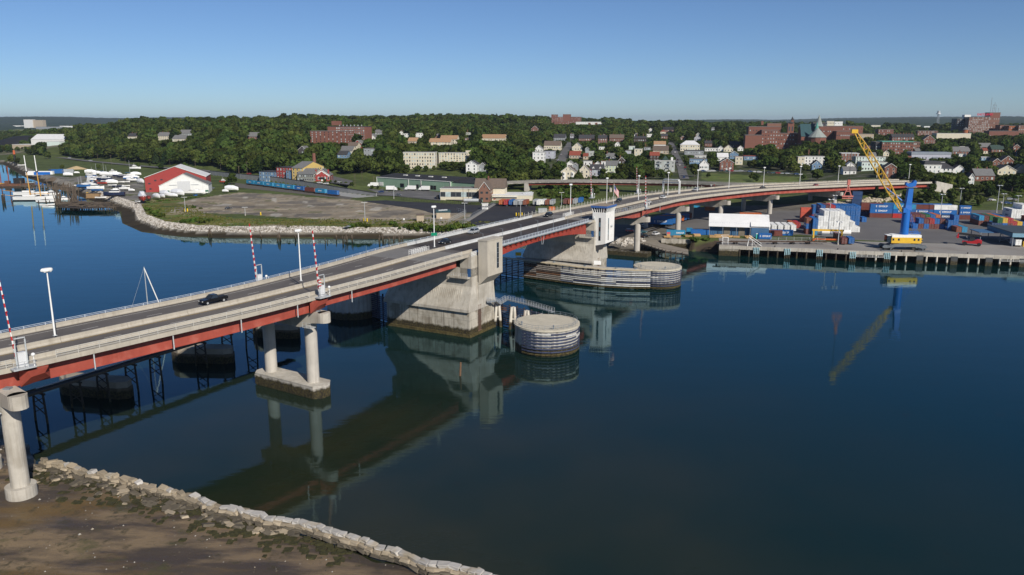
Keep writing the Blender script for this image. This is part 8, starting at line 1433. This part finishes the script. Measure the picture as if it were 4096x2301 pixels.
for r, xb, yb, xt, yt, lb in (('v',1640,890,1617,640,'grey lamp pole on the grass below the boat hall'),('r',1547,1268,1535,872,'grey lamp pole with two arms on the open lot'),('s',1190,1000,1186,700,'grey pole beside the black asphalt near the tan house'),('s',2214,938,2215,650,'grey pole with yellow bollards on black asphalt'),('t',850,1290,852,880,'grey pole by the lot row behind the bridge rail'),('r',2140,800,2138,560,'slim pole at the road junction'),('r',1025,580,1020,450,'slim white lamp pole on the retaining wall'),('b',205,1165,198,1080,'slim pole at the grass edge')): T = mast((r,xb,yb),(r,xt,yt),lb,False,4.6,'lamp poles on the lot',.13); hh = max(v.co.z for c_ in T.children for v in c_.data.vertices); [sub(T,'lamp_arm',(1.6,.35,.16),(s_*.9,0,hh-.1),whitep) for s_ in (-1,1)]
for i, (r, xb, yb, yt) in enumerate((('a',1122,650,555),('a',985,600,540),('a',862,595,528),('a',745,565,515),('a',1263,640,572),('a',1480,630,582),('a',1712,660,595),('a',1967,680,595),('a',2222,705,608),('a',2405,745,665),('a',2488,740,620),('b',222,730,618),('b',143,745,665),('b',1310,880,745),('b',1500,870,765),('b',1380,805,718),('t',310,670,255),('s',1160,700,400),('s',1262,705,440))):
    X, Y, Z = hit(S(r,xb,yb)); hh = max(atY(S(r,xb,yt),Y)[2]-Z,6); T = thing('utility_pole','wooden utility pole, '+('along the waterfront road, '+['first','second','third','fourth','fifth','sixth','seventh','eighth','ninth','tenth','eleventh'][[3,2,1,0,4,5,6,7,8,9,10][i]]+' from the left' if i < 11 else ['left of the mill row','far left of the mill row','left of the cold store','by the cold store corner','on the slope above the mill park','at the foot of the hill street','before the garages, left','before the garages, right'][i-11]),'utility pole',(X,Y,Z),.3,'utility poles'); b = MB(); b.tube([(0,0,0),(0,0,hh)],[.2,.13],6); b.build('pole', timber, T); sub(T,'crossarm',(2.6,.16,.16),(0,0,hh-.8),timber)
# fences: dark fence of the lot, wire fences
def fence(P, h, step, mt, label, z, panel=False):
    P = [Vector((*q,z)) for q in P]; T = thing('fence', label, 'fence', P[0])
    for a, c2 in zip(P[:-1],P[1:]):
        n_ = max(1,int((c2-a).length/step))
        for i in range(n_): q = a+(c2-a)*i/n_; b = MB(); b.bar(q,q+Vector((0,0,h)),.1); b.build('post', mt, T, True)
        for z_ in (.08,h*.5,h-.05): b = MB(); b.bar(a+Vector((0,0,z_)),c2+Vector((0,0,z_)),.07); b.build('rail', mt, T, True)
fence([gp(S('s',x,y),4.7) for x,y in ((20,640),(500,690),(1000,720),(1450,740),(1680,735))],1.9,3,blackp,'dark fence between road and black asphalt',4.7); fence([gp(S('s',x,y),4.6) for x,y in ((440,1030),(560,1055),(890,1065),(1210,900),(1040,860))],2.4,2.6,galv,'wire fence round the tan switch house',4.6); fence([gp(S('s',x,y),4.7) for x,y in ((1090,1120),(1300,990),(1760,720))],2.6,2.8,galvd,'wire fence along the gravel path to the shore',4.7); fence([gp(S('f',x,y),4.7) for x,y in ((1955,748),(2576,752))]+[gp(S('g',x,y),4.7) for x,y in ((240,752),)],1.5,3.2,galv,'wire fence along the quay behind the trailer frames',4.7)
# parked and moving cars
ck = [('car','white'),('suv','dark'),('car','silver'),('suv','blue'),('car','black'),('suv','red'),('car','grey'),('suv','white'),('car','teal'),('suv','silver')]
def spot(r, x, y, rz, lb, i, g, z=None): p = hit(S(r,x,y)) if z is None else (*gp(S(r,x,y),z),z); k_, c_ = ck[i % 10]; car(k_, c_, (p[0],p[1],p[2]+(.4 if z is None else .05)), rz, f"{c_} {'car' if k_ == 'car' else 'SUV'} {lb}", g)
for i in range(22): x = 690+i*60; spot('d',x,928+max(0,i-8)*3.4,RZ+R.uniform(-.05,.05),f"parked along the park street, {['first','second','third','fourth','fifth','sixth','seventh','eighth','ninth','tenth','eleventh'][i % 11]} {'in the left half' if i < 11 else 'in the right half'}",i*7+3,'cars parked by the park')
for i, (r, x, y) in enumerate((('c',1080,805),('c',1100,765),('c',1080,632),('c',1085,615),('c',1120,560),('c',2365,690),('c',2370,705),('c',2285,640),('c',2290,612),('c',2265,535),('c',2310,665),('c',2355,790))): spot(r,x,y,math.radians(80),f"parked on the {'hill street' if i < 5 else 'steep street'}, {ORD[i % 5 if i < 5 else i-5]} up the slope",i*3,'cars on the sloping streets')
for i, (x, y) in enumerate(((1490,465),(1560,460),(1610,465),(1770,510),(1890,520),(1985,515),(1930,450),(2010,460))): spot('A',x,y,RZ+math.pi/2*(i % 2),f"in the car park under the trees at right, {ORD[i]}",i*3+1,'cars in the right car park')
for i, (r, x, y) in enumerate((('f',500,600),('f',345,655),('f',490,665),('f',465,705),('f',520,715),('f',640,690))): spot(r,x,y,RZ+.2*i,f"in the shade under the bridge, {ORD[i]} from the tower",i*3+2,'cars under the bridge',4.57)
for i, (r, x, y, lb) in enumerate((('r',250,450,'passing the red mill front'),('r',740,515,'on the waterfront road right of the mill'),('r',615,495,'following on the waterfront road'),('r',1875,688,'near the end of the retaining wall'),('r',2235,745,'crossing the road junction'),('a',700,590,'on the far waterfront road'),('a',912,618,'on the waterfront road behind the boats'),('b',240,755,'coming past the left end of the wall'),('e',1010,1015,'on the road beyond the bridge end'),('e',1210,1000,'waiting at the junction right'),('e',1255,985,'behind the waiting one at the junction'))): spot(r,x,y,(-.35 if r in 'rb' else .1)+math.pi*(i % 2),lb,i*3+4,'cars on the roads')
for i, (x, y) in enumerate(((1740,645),(1790,640),(1945,638))): spot('s',x,y,1.6,f"parked before the shop, {ORD[i]}",[5,7,3][i],'cars at the shop',5.1)
spot('v',2380,845,.4,'standing alone on the gravel lot',4,'cars on the lot',4.6); spot('v',2090,495,.2,'beside the boat hall right wall',6,'cars on the lot',4.6)
# ================================================================ trees, shrubs, grass
def leafmat(name, c0, c1, spread=.25):
    m, nt, out = nodes(name); L = nt.links; oi = N(nt, 'ShaderNodeObjectInfo').outputs['Random']; tc = N(nt, 'ShaderNodeTexCoord').outputs['Object']
    c = mixc(nt, ramp(nt, noise(nt, tc, 5, 4, .7), .35, .65), c0, c1); hs = N(nt, 'ShaderNodeHueSaturation'); mr = N(nt, 'ShaderNodeMapRange'); L.new(oi, mr.inputs[0]); mr.inputs[3].default_value = 1-spread*1.3; mr.inputs[4].default_value = 1+spread*1.5; L.new(mr.outputs[0], hs.inputs['Value'])
    m2 = N(nt, 'ShaderNodeMath', operation='FRACT'); m3 = N(nt, 'ShaderNodeMath', operation='MULTIPLY'); L.new(oi, m3.inputs[0]); m3.inputs[1].default_value = 7.31; L.new(m3.outputs[0], m2.inputs[0]); mh = N(nt, 'ShaderNodeMapRange'); L.new(m2.outputs[0], mh.inputs[0]); mh.inputs[3].default_value = .465; mh.inputs[4].default_value = .515; L.new(mh.outputs[0], hs.inputs['Hue']); L.new(c, hs.inputs['Color'])
    df = N(nt, 'ShaderNodeBsdfDiffuse'); tr = N(nt, 'ShaderNodeBsdfTranslucent'); L.new(hs.outputs[0], df.inputs[0]); L.new(hs.outputs[0], tr.inputs[0]); mx = N(nt, 'ShaderNodeMixShader'); mx.inputs[0].default_value = .25; L.new(df.outputs[0], mx.inputs[1]); L.new(tr.outputs[0], mx.inputs[2]); L.new(mx.outputs[0], out.inputs[0]); return m
leafA = leafmat('foliage', (.030,.050,.013), (.075,.108,.026), .38); leafC = leafmat('conifer_foliage', (.016,.032,.014), (.03,.05,.02)); leafB = leafmat('shrub_foliage', (.05,.085,.016), (.09,.14,.03)); bark = M('bark', (.09,.07,.055), .9, .3, 3)
RT = random.Random(11)
def crown(kind, seed):
    r_ = random.Random(seed); b = MB(); leaf = []
    def clump(c, s, nf):
        A = [(math.acos(1-2*(k+.5)/nf), k*2.39996) for k in range(nf)]
        for th, ph in A:
            d = Vector((math.sin(th)*math.cos(ph), math.sin(th)*math.sin(ph), math.cos(th)*.8)); p = Vector(c)+d*s*r_.uniform(.75,1.12); n_ = (d+Vector((r_.gauss(0,.5),r_.gauss(0,.5),r_.gauss(0,.5)))).normalized(); u = n_.cross(Vector((0,0,1)) if abs(n_.z) < .9 else Vector((1,0,0))).normalized(); w = n_.cross(u); q = s*r_.uniform(.30,.52); t = r_.random()*3
            u, w = u*math.cos(t)+w*math.sin(t), w*math.cos(t)-u*math.sin(t); b.add([p-u*q-w*q*.7,p+u*q*.8-w*q,p+u*q+w*q*.8,p-u*q*.6+w*q],[(0,1,2,3)])
    if kind == 'broad':
        n = r_.randint(13,18)
        for k in range(n):
            th = r_.random()*6.283; rr = .36*math.sqrt(r_.random()); z = r_.uniform(.3,.86); rr *= 1.15-abs(z-.52)*1.5; clump((rr*math.cos(th),rr*math.sin(th),z), r_.uniform(.11,.19), 34)
        clump((0,0,.55),.24,40); clump((0,0,.78),.17,34)
    elif kind == 'conifer':
        for k in range(9): z = .16+.09*k; R_ = .21*(1-k/9.6); [clump((R_*.75*math.cos(a+k),R_*.75*math.sin(a+k),z),R_*.55+.02,14) for a in np.linspace(0,6.283,6)[:-1]]
        clump((0,0,.95),.04,14)
    else:
        for k in range(9): clump((r_.uniform(-.55,.55),r_.uniform(-.4,.4),r_.uniform(.15,.55)),r_.uniform(.22,.36),26)
    return b.mesh('crown', {'broad':leafA,'conifer':leafC,'bush':leafB}[kind])
def trunk(seed, kind):
    r_ = random.Random(seed); b = MB(); b.tube([(0,0,-.06),(.01,0,.2),(.0,.01,.5)],[.028,.021,.012],7)
    if kind == 'broad': [b.tube([(0,0,.2+.05*k),(.12*math.cos(k*2.1),.12*math.sin(k*2.1),.38+.05*k),(.24*math.cos(k*2.1),.24*math.sin(k*2.1),.52+.06*k)],[.014,.010,.005],5) for k in range(4)]
    return b.mesh('trunk', bark)
CR_ = [('broad', crown('broad', i), trunk(i,'broad')) for i in range(6)]+[('conifer', crown('conifer', 77), trunk(7,'conifer'))]; BU = [crown('bush', 100+i) for i in range(3)]
YB = ([-.8,-.66,-.6,-.55,-.5,-.45,-.35,-.3,-.25,-.22,-.19,-.16,-.12,-.08,-.045,-.02,.02,.06,.1,.17,.2,.3,.42,.5,.55,.62,.8],[1400,1400,1230,1150,1080,1000,812,770,748,764,745,722,690,655,618,610,612,625,618,640,760,765,700,600,570,585,585])
cand = []
def place(Y0, Y1, sp, dens):
    Y = Y0
    while Y < Y1:
        a = -.74; st = sp/Y
        while a < .75: cand.append((a+RT.uniform(-.5,.5)*st, Y+RT.uniform(-.5,.5)*sp, dens)); a += st
        Y += sp
place(570,1000,8.6,1); place(1000,1500,10.5,1); place(1500,2700,13,1)
CA = np.array(cand); ax_, ay_ = CA[:,0]*CA[:,1], CA[:,1]; az_ = hgt(ax_, ay_); dsh = sdist(ax_, ay_)
dn = np.where(CA[:,0] < -.03, .97, np.where(ay_ > 1300, .72, .78)); dn = np.where((CA[:,0] > .46) & (ay_ < 760), .95, dn); dn = np.where((CA[:,0] < -.58), .35, dn); dn = np.where((CA[:,0] > .38) & (ay_ > 1250), .35, dn); dn = np.where((CA[:,0] > -.03) & (CA[:,0] < .18) & (ay_ > 1150), .85, dn)
ok = (RT.random() is not None) & (np.array([RT.random() for _ in cand]) < dn) & (ay_ > np.interp(CA[:,0], *YB)) & (dsh > 18)
def strip_d(P, X, Y): return pd(X, Y, [tuple(q[:2]) for q in P])
for P, w in ((HILLST,7),(STEEPST,6.5),(CR,11)): ok &= strip_d(P, ax_, ay_) > w
GR = [hit(S('z', *p))[:2] for p in ((470,195),(2250,280),(2330,365),(1900,400),(1240,420),(560,360),(430,300))]; ok &= ~poly_in(GR, ax_, ay_); ok &= ~poly_in([hit(S('a', *p))[:2] for p in ((-300,330),(140,300),(500,300),(760,285),(1140,262),(1040,345),(640,352),(300,335),(-300,345))], ax_, ay_)
ok &= ~poly_in([hit(S('A',*p))[:2] for p in ((1420,560),(1450,440),(2300,400),(2300,620))], ax_, ay_)
for fx_, fy_, fr_ in FOOT: ok &= (np.hypot(ax_-fx_, ay_-fy_) > fr_*.92)
VA = np.array(VIEW); trees = []
for i in np.nonzero(ok)[0]:
    x, y, z = ax_[i], ay_[i], az_[i]; hh = (RT.uniform(8,16) if x/y > -.03 else RT.uniform(9,20)) if y < 1500 else RT.triangular(8,26,13); k = 6 if RT.random() < .09 else RT.randrange(6)
    for tr_ in range(5):
        rd = hh*(.42 if k < 6 else .24); sx, sy, d_ = pr(x, y, z+hh*.92); rp = rd*F/d_; near = (VA[:,4] > y-3) & (VA[:,0] < sx+rp*.8) & (VA[:,1] > sx-rp*.8) & (VA[:,3]+2 > sy) 
        if not near.any(): break
        hh *= .76
    else:
        continue
    if hh < 4.2 or abs(sx-2048) > 2300: continue
    trees.append((hh*F/pr(x,y,z)[2], x, y, z, hh, k))
# hand placed trees of the lot and streets
for r, x, y, hp, k in (('v',2440,420,210,1),('v',2350,470,120,2),('q',860,345,130,3),('q',1130,535,90,2),('q',1780,520,80,4),('q',230,430,180,1),('q',330,440,120,2),('q',560,270,110,3),('v',830,140,80,2),('v',1030,100,60,1),('v',1220,160,110,4),('v',1640,150,110,2),('a',1390,680,50,2),('a',1610,690,60,1),('r',720,455,65,0),('r',835,475,70,1),('r',940,490,75,2),('r',1050,505,70,3),('r',1160,515,75,4),('r',1270,535,80,5),('r',1690,600,85,0),('r',1810,600,80,1),('r',2240,640,60,2),('s',1000,420,65,3),('s',1165,415,95,4),('s',1310,420,120,0),('d',1320,1040,120,0),('t',620,640,210,1),('t',1250,680,300,2),('t',1350,660,290,5),('t',1100,640,180,3),('t',1560,580,110,0),('t',850,840,170,4),('t',1650,960,250,1),('t',1380,900,230,2),('t',1800,940,190,3),('t',1100,960,150,0),('t',560,990,170,4),('t',330,960,150,5),('z',1390,385,150,3),('z',570,300,85,1),('z',330,300,240,2),('z',2200,330,90,4),('z',2440,360,220,0),('c',2130,800,110,1),('c',2200,800,90,3),('c',1740,790,150,5),('c',1850,800,170,2),('c',1950,800,160,0),('c',1540,770,80,3),('c',1300,800,80,4),('c',1230,800,60,1)):
    X, Y, Z = hit(S(r,x,y)); trees.append((999+R.random(), X, Y, Z, max(hp/ZR[r][2]/F*pr(X,Y,Z)[2],3), k))
CPK = [hit(S('A',*p))[:2] for p in ((1420,620),(1450,440),(2400,400),(2400,640))]
for i in range(190):
    x, y = RT.uniform(.46,.74), RT.uniform(506,585); X = x*y; 
    if poly_in(CPK, np.array([X]), np.array([y]))[0] or (X < 285 and y > 530): continue
    if i % 2: trees.append((0,X,y,hz(X,y),RT.uniform(4,9),RT.choice([0,1,2,3,6]))); continue
    s_ = RT.uniform(1.6,3.6); t = thing('shrub','green shrub on the bank behind the container yard','shrub',(X,y,hz(X,y)-.2),RT.uniform(0,6),'shrubs behind the container yard'); obj('crown', RT.choice(BU), t); t.scale = (s_*1.3,s_,s_)
trees.sort(key=lambda t: -t[0]); LB = {}
def region(x, y):
    a = x/y
    if a < -.3 and y < 1000 and sdist(x,y) < 240: return 'leafy tree standing on the open ground of the boatyard side', 'trees round the boatyard'
    if a < -.36: return 'dense green tree on the wooded bluff behind the boatyard', 'trees on the wooded bluff'
    if a < -.2: return 'green tree on the wooded slope left of and behind the mill row', 'trees behind the mill row'
    if a < -.03: return 'dark green tree on the slope around the cold store and cream apartments', 'trees behind the cold store'
    if a < .1: return 'leafy tree among the houses beside the hill street', 'trees by the hill street'
    if a < .2: return 'leafy tree among houses beside the steep street above the ramp', 'trees by the steep street'
    if a < .45: return 'broad town tree near the park and church below the skyline', 'trees near the park'
    return 'green tree on the slope above the container yard at right', 'trees on the right slope'
for sz, x, y, z, hh, k in trees[:290]:
    lb, g = region(x, y); kd, cm, tm = CR_[k]; lb = lb if k < 6 else 'pointed conifer '+lb.split(' tree ')[1]; t = thing('tree' if k < 6 else 'conifer_tree', lb, 'tree', (x,y,z-.1), RT.uniform(0,6.28), g); c_ = obj('crown', cm, t); t_ = obj('trunk', tm, t); w_ = RT.uniform(.85,1.2); t.scale = (hh*w_,hh*w_*RT.uniform(.9,1.1),hh)
rest = trees[290:]
pm = bpy.data.meshes.new('woodland'); pm.from_pydata([t[1:4] for t in rest], [], [])
for nm, ty, vals in (('hh','FLOAT',[t[4] for t in rest]),('rot','FLOAT',[RT.uniform(0,6.28) for t in rest]),('kind','INT',[t[5] for t in rest]),('wid','FLOAT',[t[4]*RT.uniform(.85,1.25) for t in rest])):
    at_ = pm.attributes.new(nm, ty, 'POINT'); at_.data.foreach_set('value', vals)
wood_o = tag(obj('woodland', pm), 'mass of green trees covering the hill and town behind the nearest ones', 'trees', kind='stuff')
pc = bpy.data.collections.new('tree_kinds')
for i, (kd, cm, tm) in enumerate(CR_): o = bpy.data.objects.new('kind_%d' % i, cm); pc.objects.link(o)
ng = bpy.data.node_groups.new('woodland', 'GeometryNodeTree'); ng.interface.new_socket('Geometry', in_out='INPUT', socket_type='NodeSocketGeometry'); ng.interface.new_socket('Geometry', in_out='OUTPUT', socket_type='NodeSocketGeometry')
gi = ng.nodes.new('NodeGroupInput'); go = ng.nodes.new('NodeGroupOutput'); ci = ng.nodes.new('GeometryNodeCollectionInfo'); ci.inputs['Collection'].default_value = pc; ci.inputs['Separate Children'].default_value = True; ci.inputs['Reset Children'].default_value = True
ip = ng.nodes.new('GeometryNodeInstanceOnPoints'); ip.inputs['Pick Instance'].default_value = True
def na(nm, ty): n = ng.nodes.new('GeometryNodeInputNamedAttribute'); n.data_type = ty; n.inputs['Name'].default_value = nm; return n.outputs[0]
cx1 = ng.nodes.new('ShaderNodeCombineXYZ'); cx2 = ng.nodes.new('ShaderNodeCombineXYZ'); wd3 = na('wid','FLOAT'); ng.links.new(na('rot','FLOAT'), cx1.inputs[2]); ng.links.new(wd3, cx2.inputs[0]); ng.links.new(wd3, cx2.inputs[1]); ng.links.new(na('hh','FLOAT'), cx2.inputs[2])
ng.links.new(gi.outputs[0], ip.inputs['Points']); ng.links.new(ci.outputs[0], ip.inputs['Instance']); ng.links.new(na('kind','INT'), ip.inputs['Instance Index']); ng.links.new(cx1.outputs[0], ip.inputs['Rotation']); ng.links.new(cx2.outputs[0], ip.inputs['Scale']); ng.links.new(ip.outputs[0], go.inputs[0])
wood_o.modifiers.new('woodland', 'NODES').node_group = ng
# shrubs
def shrub(r, x, y, s_, lb, g, z=None): p = hit(S(r,x,y)) if z is None else (*gp(S(r,x,y),z),z); t = thing('shrub', lb, 'shrub', (p[0],p[1],p[2]-.2), RT.uniform(0,6.28), g); obj('crown', RT.choice(BU), t); t.scale = (s_*RT.uniform(.9,1.4),s_,s_*RT.uniform(.75,1.1))
for x in np.arange(1830,2480,34): shrub('i',x,RT.uniform(150,185),RT.uniform(2.2,3.8),'bright green shrub in the thicket on the shore left of the bridge','shrubs on the shore by the bridge')
for x, y, s_ in ((1270,150,2.5),(1330,145,2.8),(1390,140,3),(1440,150,2.4),(1690,130,2.8),(1720,150,2),(1760,165,1.8),(1600,130,1.6),(430,80,1.5),(640,150,1.3)): shrub('i',x,y,s_,'green shrub on the grass bank of the open lot','shrubs on the grass bank')
for x, y, s_ in ((1000,870,3),(1100,930,3.4),(1160,960,3),(1230,980,2.6),(1620,1080,3.2),(1720,1070,3.6),(1830,1060,3.2),(1930,1090,3.6),(2060,1050,2.4),(1660,840,2),(1790,830,2.2),(1900,840,1.6),(1200,860,1.5)): shrub('v',x,y,s_,'green shrub in the rough grass below the boat hall','shrubs below the boat hall')
for x in np.arange(1000,2100,52): shrub('v',x,735-(x-1000)*.105+RT.uniform(-6,6),RT.uniform(1.0,1.8),'low weedy shrub along the boatyard edge','shrubs along the boatyard edge')
for r, x, y, s_ in (('f',960,705,1.6),('f',1060,745,1.9),('f',1100,750,2),('f',1200,750,2),('f',1230,745,1.8),('f',1040,690,1.5),('f',900,745,1.2),('f',740,745,.9)): shrub(r,x,y,s_,'green shrub growing by the low concrete wall left of the wharf','shrubs by the wharf wall')
for i in range(130):
    x = RT.uniform(250,1750); y = RT.uniform(690,1060); sx, sy = S('t',x,y); X, Y, Z = hit((sx,sy))
    if Y < 470 or strip_d(HILLST, np.array([X]), np.array([Y]))[0] < 8: continue
    s_ = RT.uniform(1.7,3.9); t = thing('shrub','green shrub in the tangle between lot and ramp','shrub',(X,Y,Z-.2),RT.uniform(0,6),'shrubs below the ramp'); obj('crown', RT.choice(BU), t); t.scale = (s_*1.3,s_,s_)
# rough grass tufts on the banks
b = MB(); gm = leafmat('grass_blades', (.075,.095,.022), (.15,.15,.05)); n_ = 0
for i in range(16000):
    x = RT.uniform(-300,20); y = RT.uniform(405,520); d_ = float(sdist(x,y)) if i < 0 else None
    cand_ = None; n_ += 1; b.v.append((x,y,0)); 
XY = np.array(b.v); dd_ = sdist(XY[:,0],XY[:,1]); zz_ = hgt(XY[:,0],XY[:,1]); pat = smooth_noise(XY[:,0],XY[:,1],20,21); b = MB(); gk = (dd_ > 13.5) & (dd_ < 44) & (pat > -.15)
for (x,y,_), z in zip(XY[gk], zz_[gk]):
    h_ = RT.uniform(.25,.75); a = RT.uniform(0,3.14); w_ = RT.uniform(.3,.8); ca2, sa2 = math.cos(a)*w_, math.sin(a)*w_; b.add([(x-ca2,y-sa2,z),(x+ca2,y+sa2,z),(x+ca2*.6,y+sa2*.6+.1,z+h_),(x-ca2*.7,y-sa2*.7,z+h_*.8)],[(0,1,2,3)])
tag(b.build('rough_grass', gm), 'rough grass tufts on the bank above the rocky shore', 'grass', kind='stuff')
# ---- air
hb = MB(); hb.box((0,7900,-7),(29000,17200,140)); hm, hnt, hout = nodes('haze'); vp = N(hnt, 'ShaderNodeVolumePrincipled'); vp.inputs['Color'].default_value = (.72,.84,1,1); vp.inputs['Density'].default_value = 4e-5; vp.inputs['Anisotropy'].default_value = .2; hnt.links.new(vp.outputs[0], hout.inputs['Volume'])
tag(hb.build('haze', hm), kind='stuff')
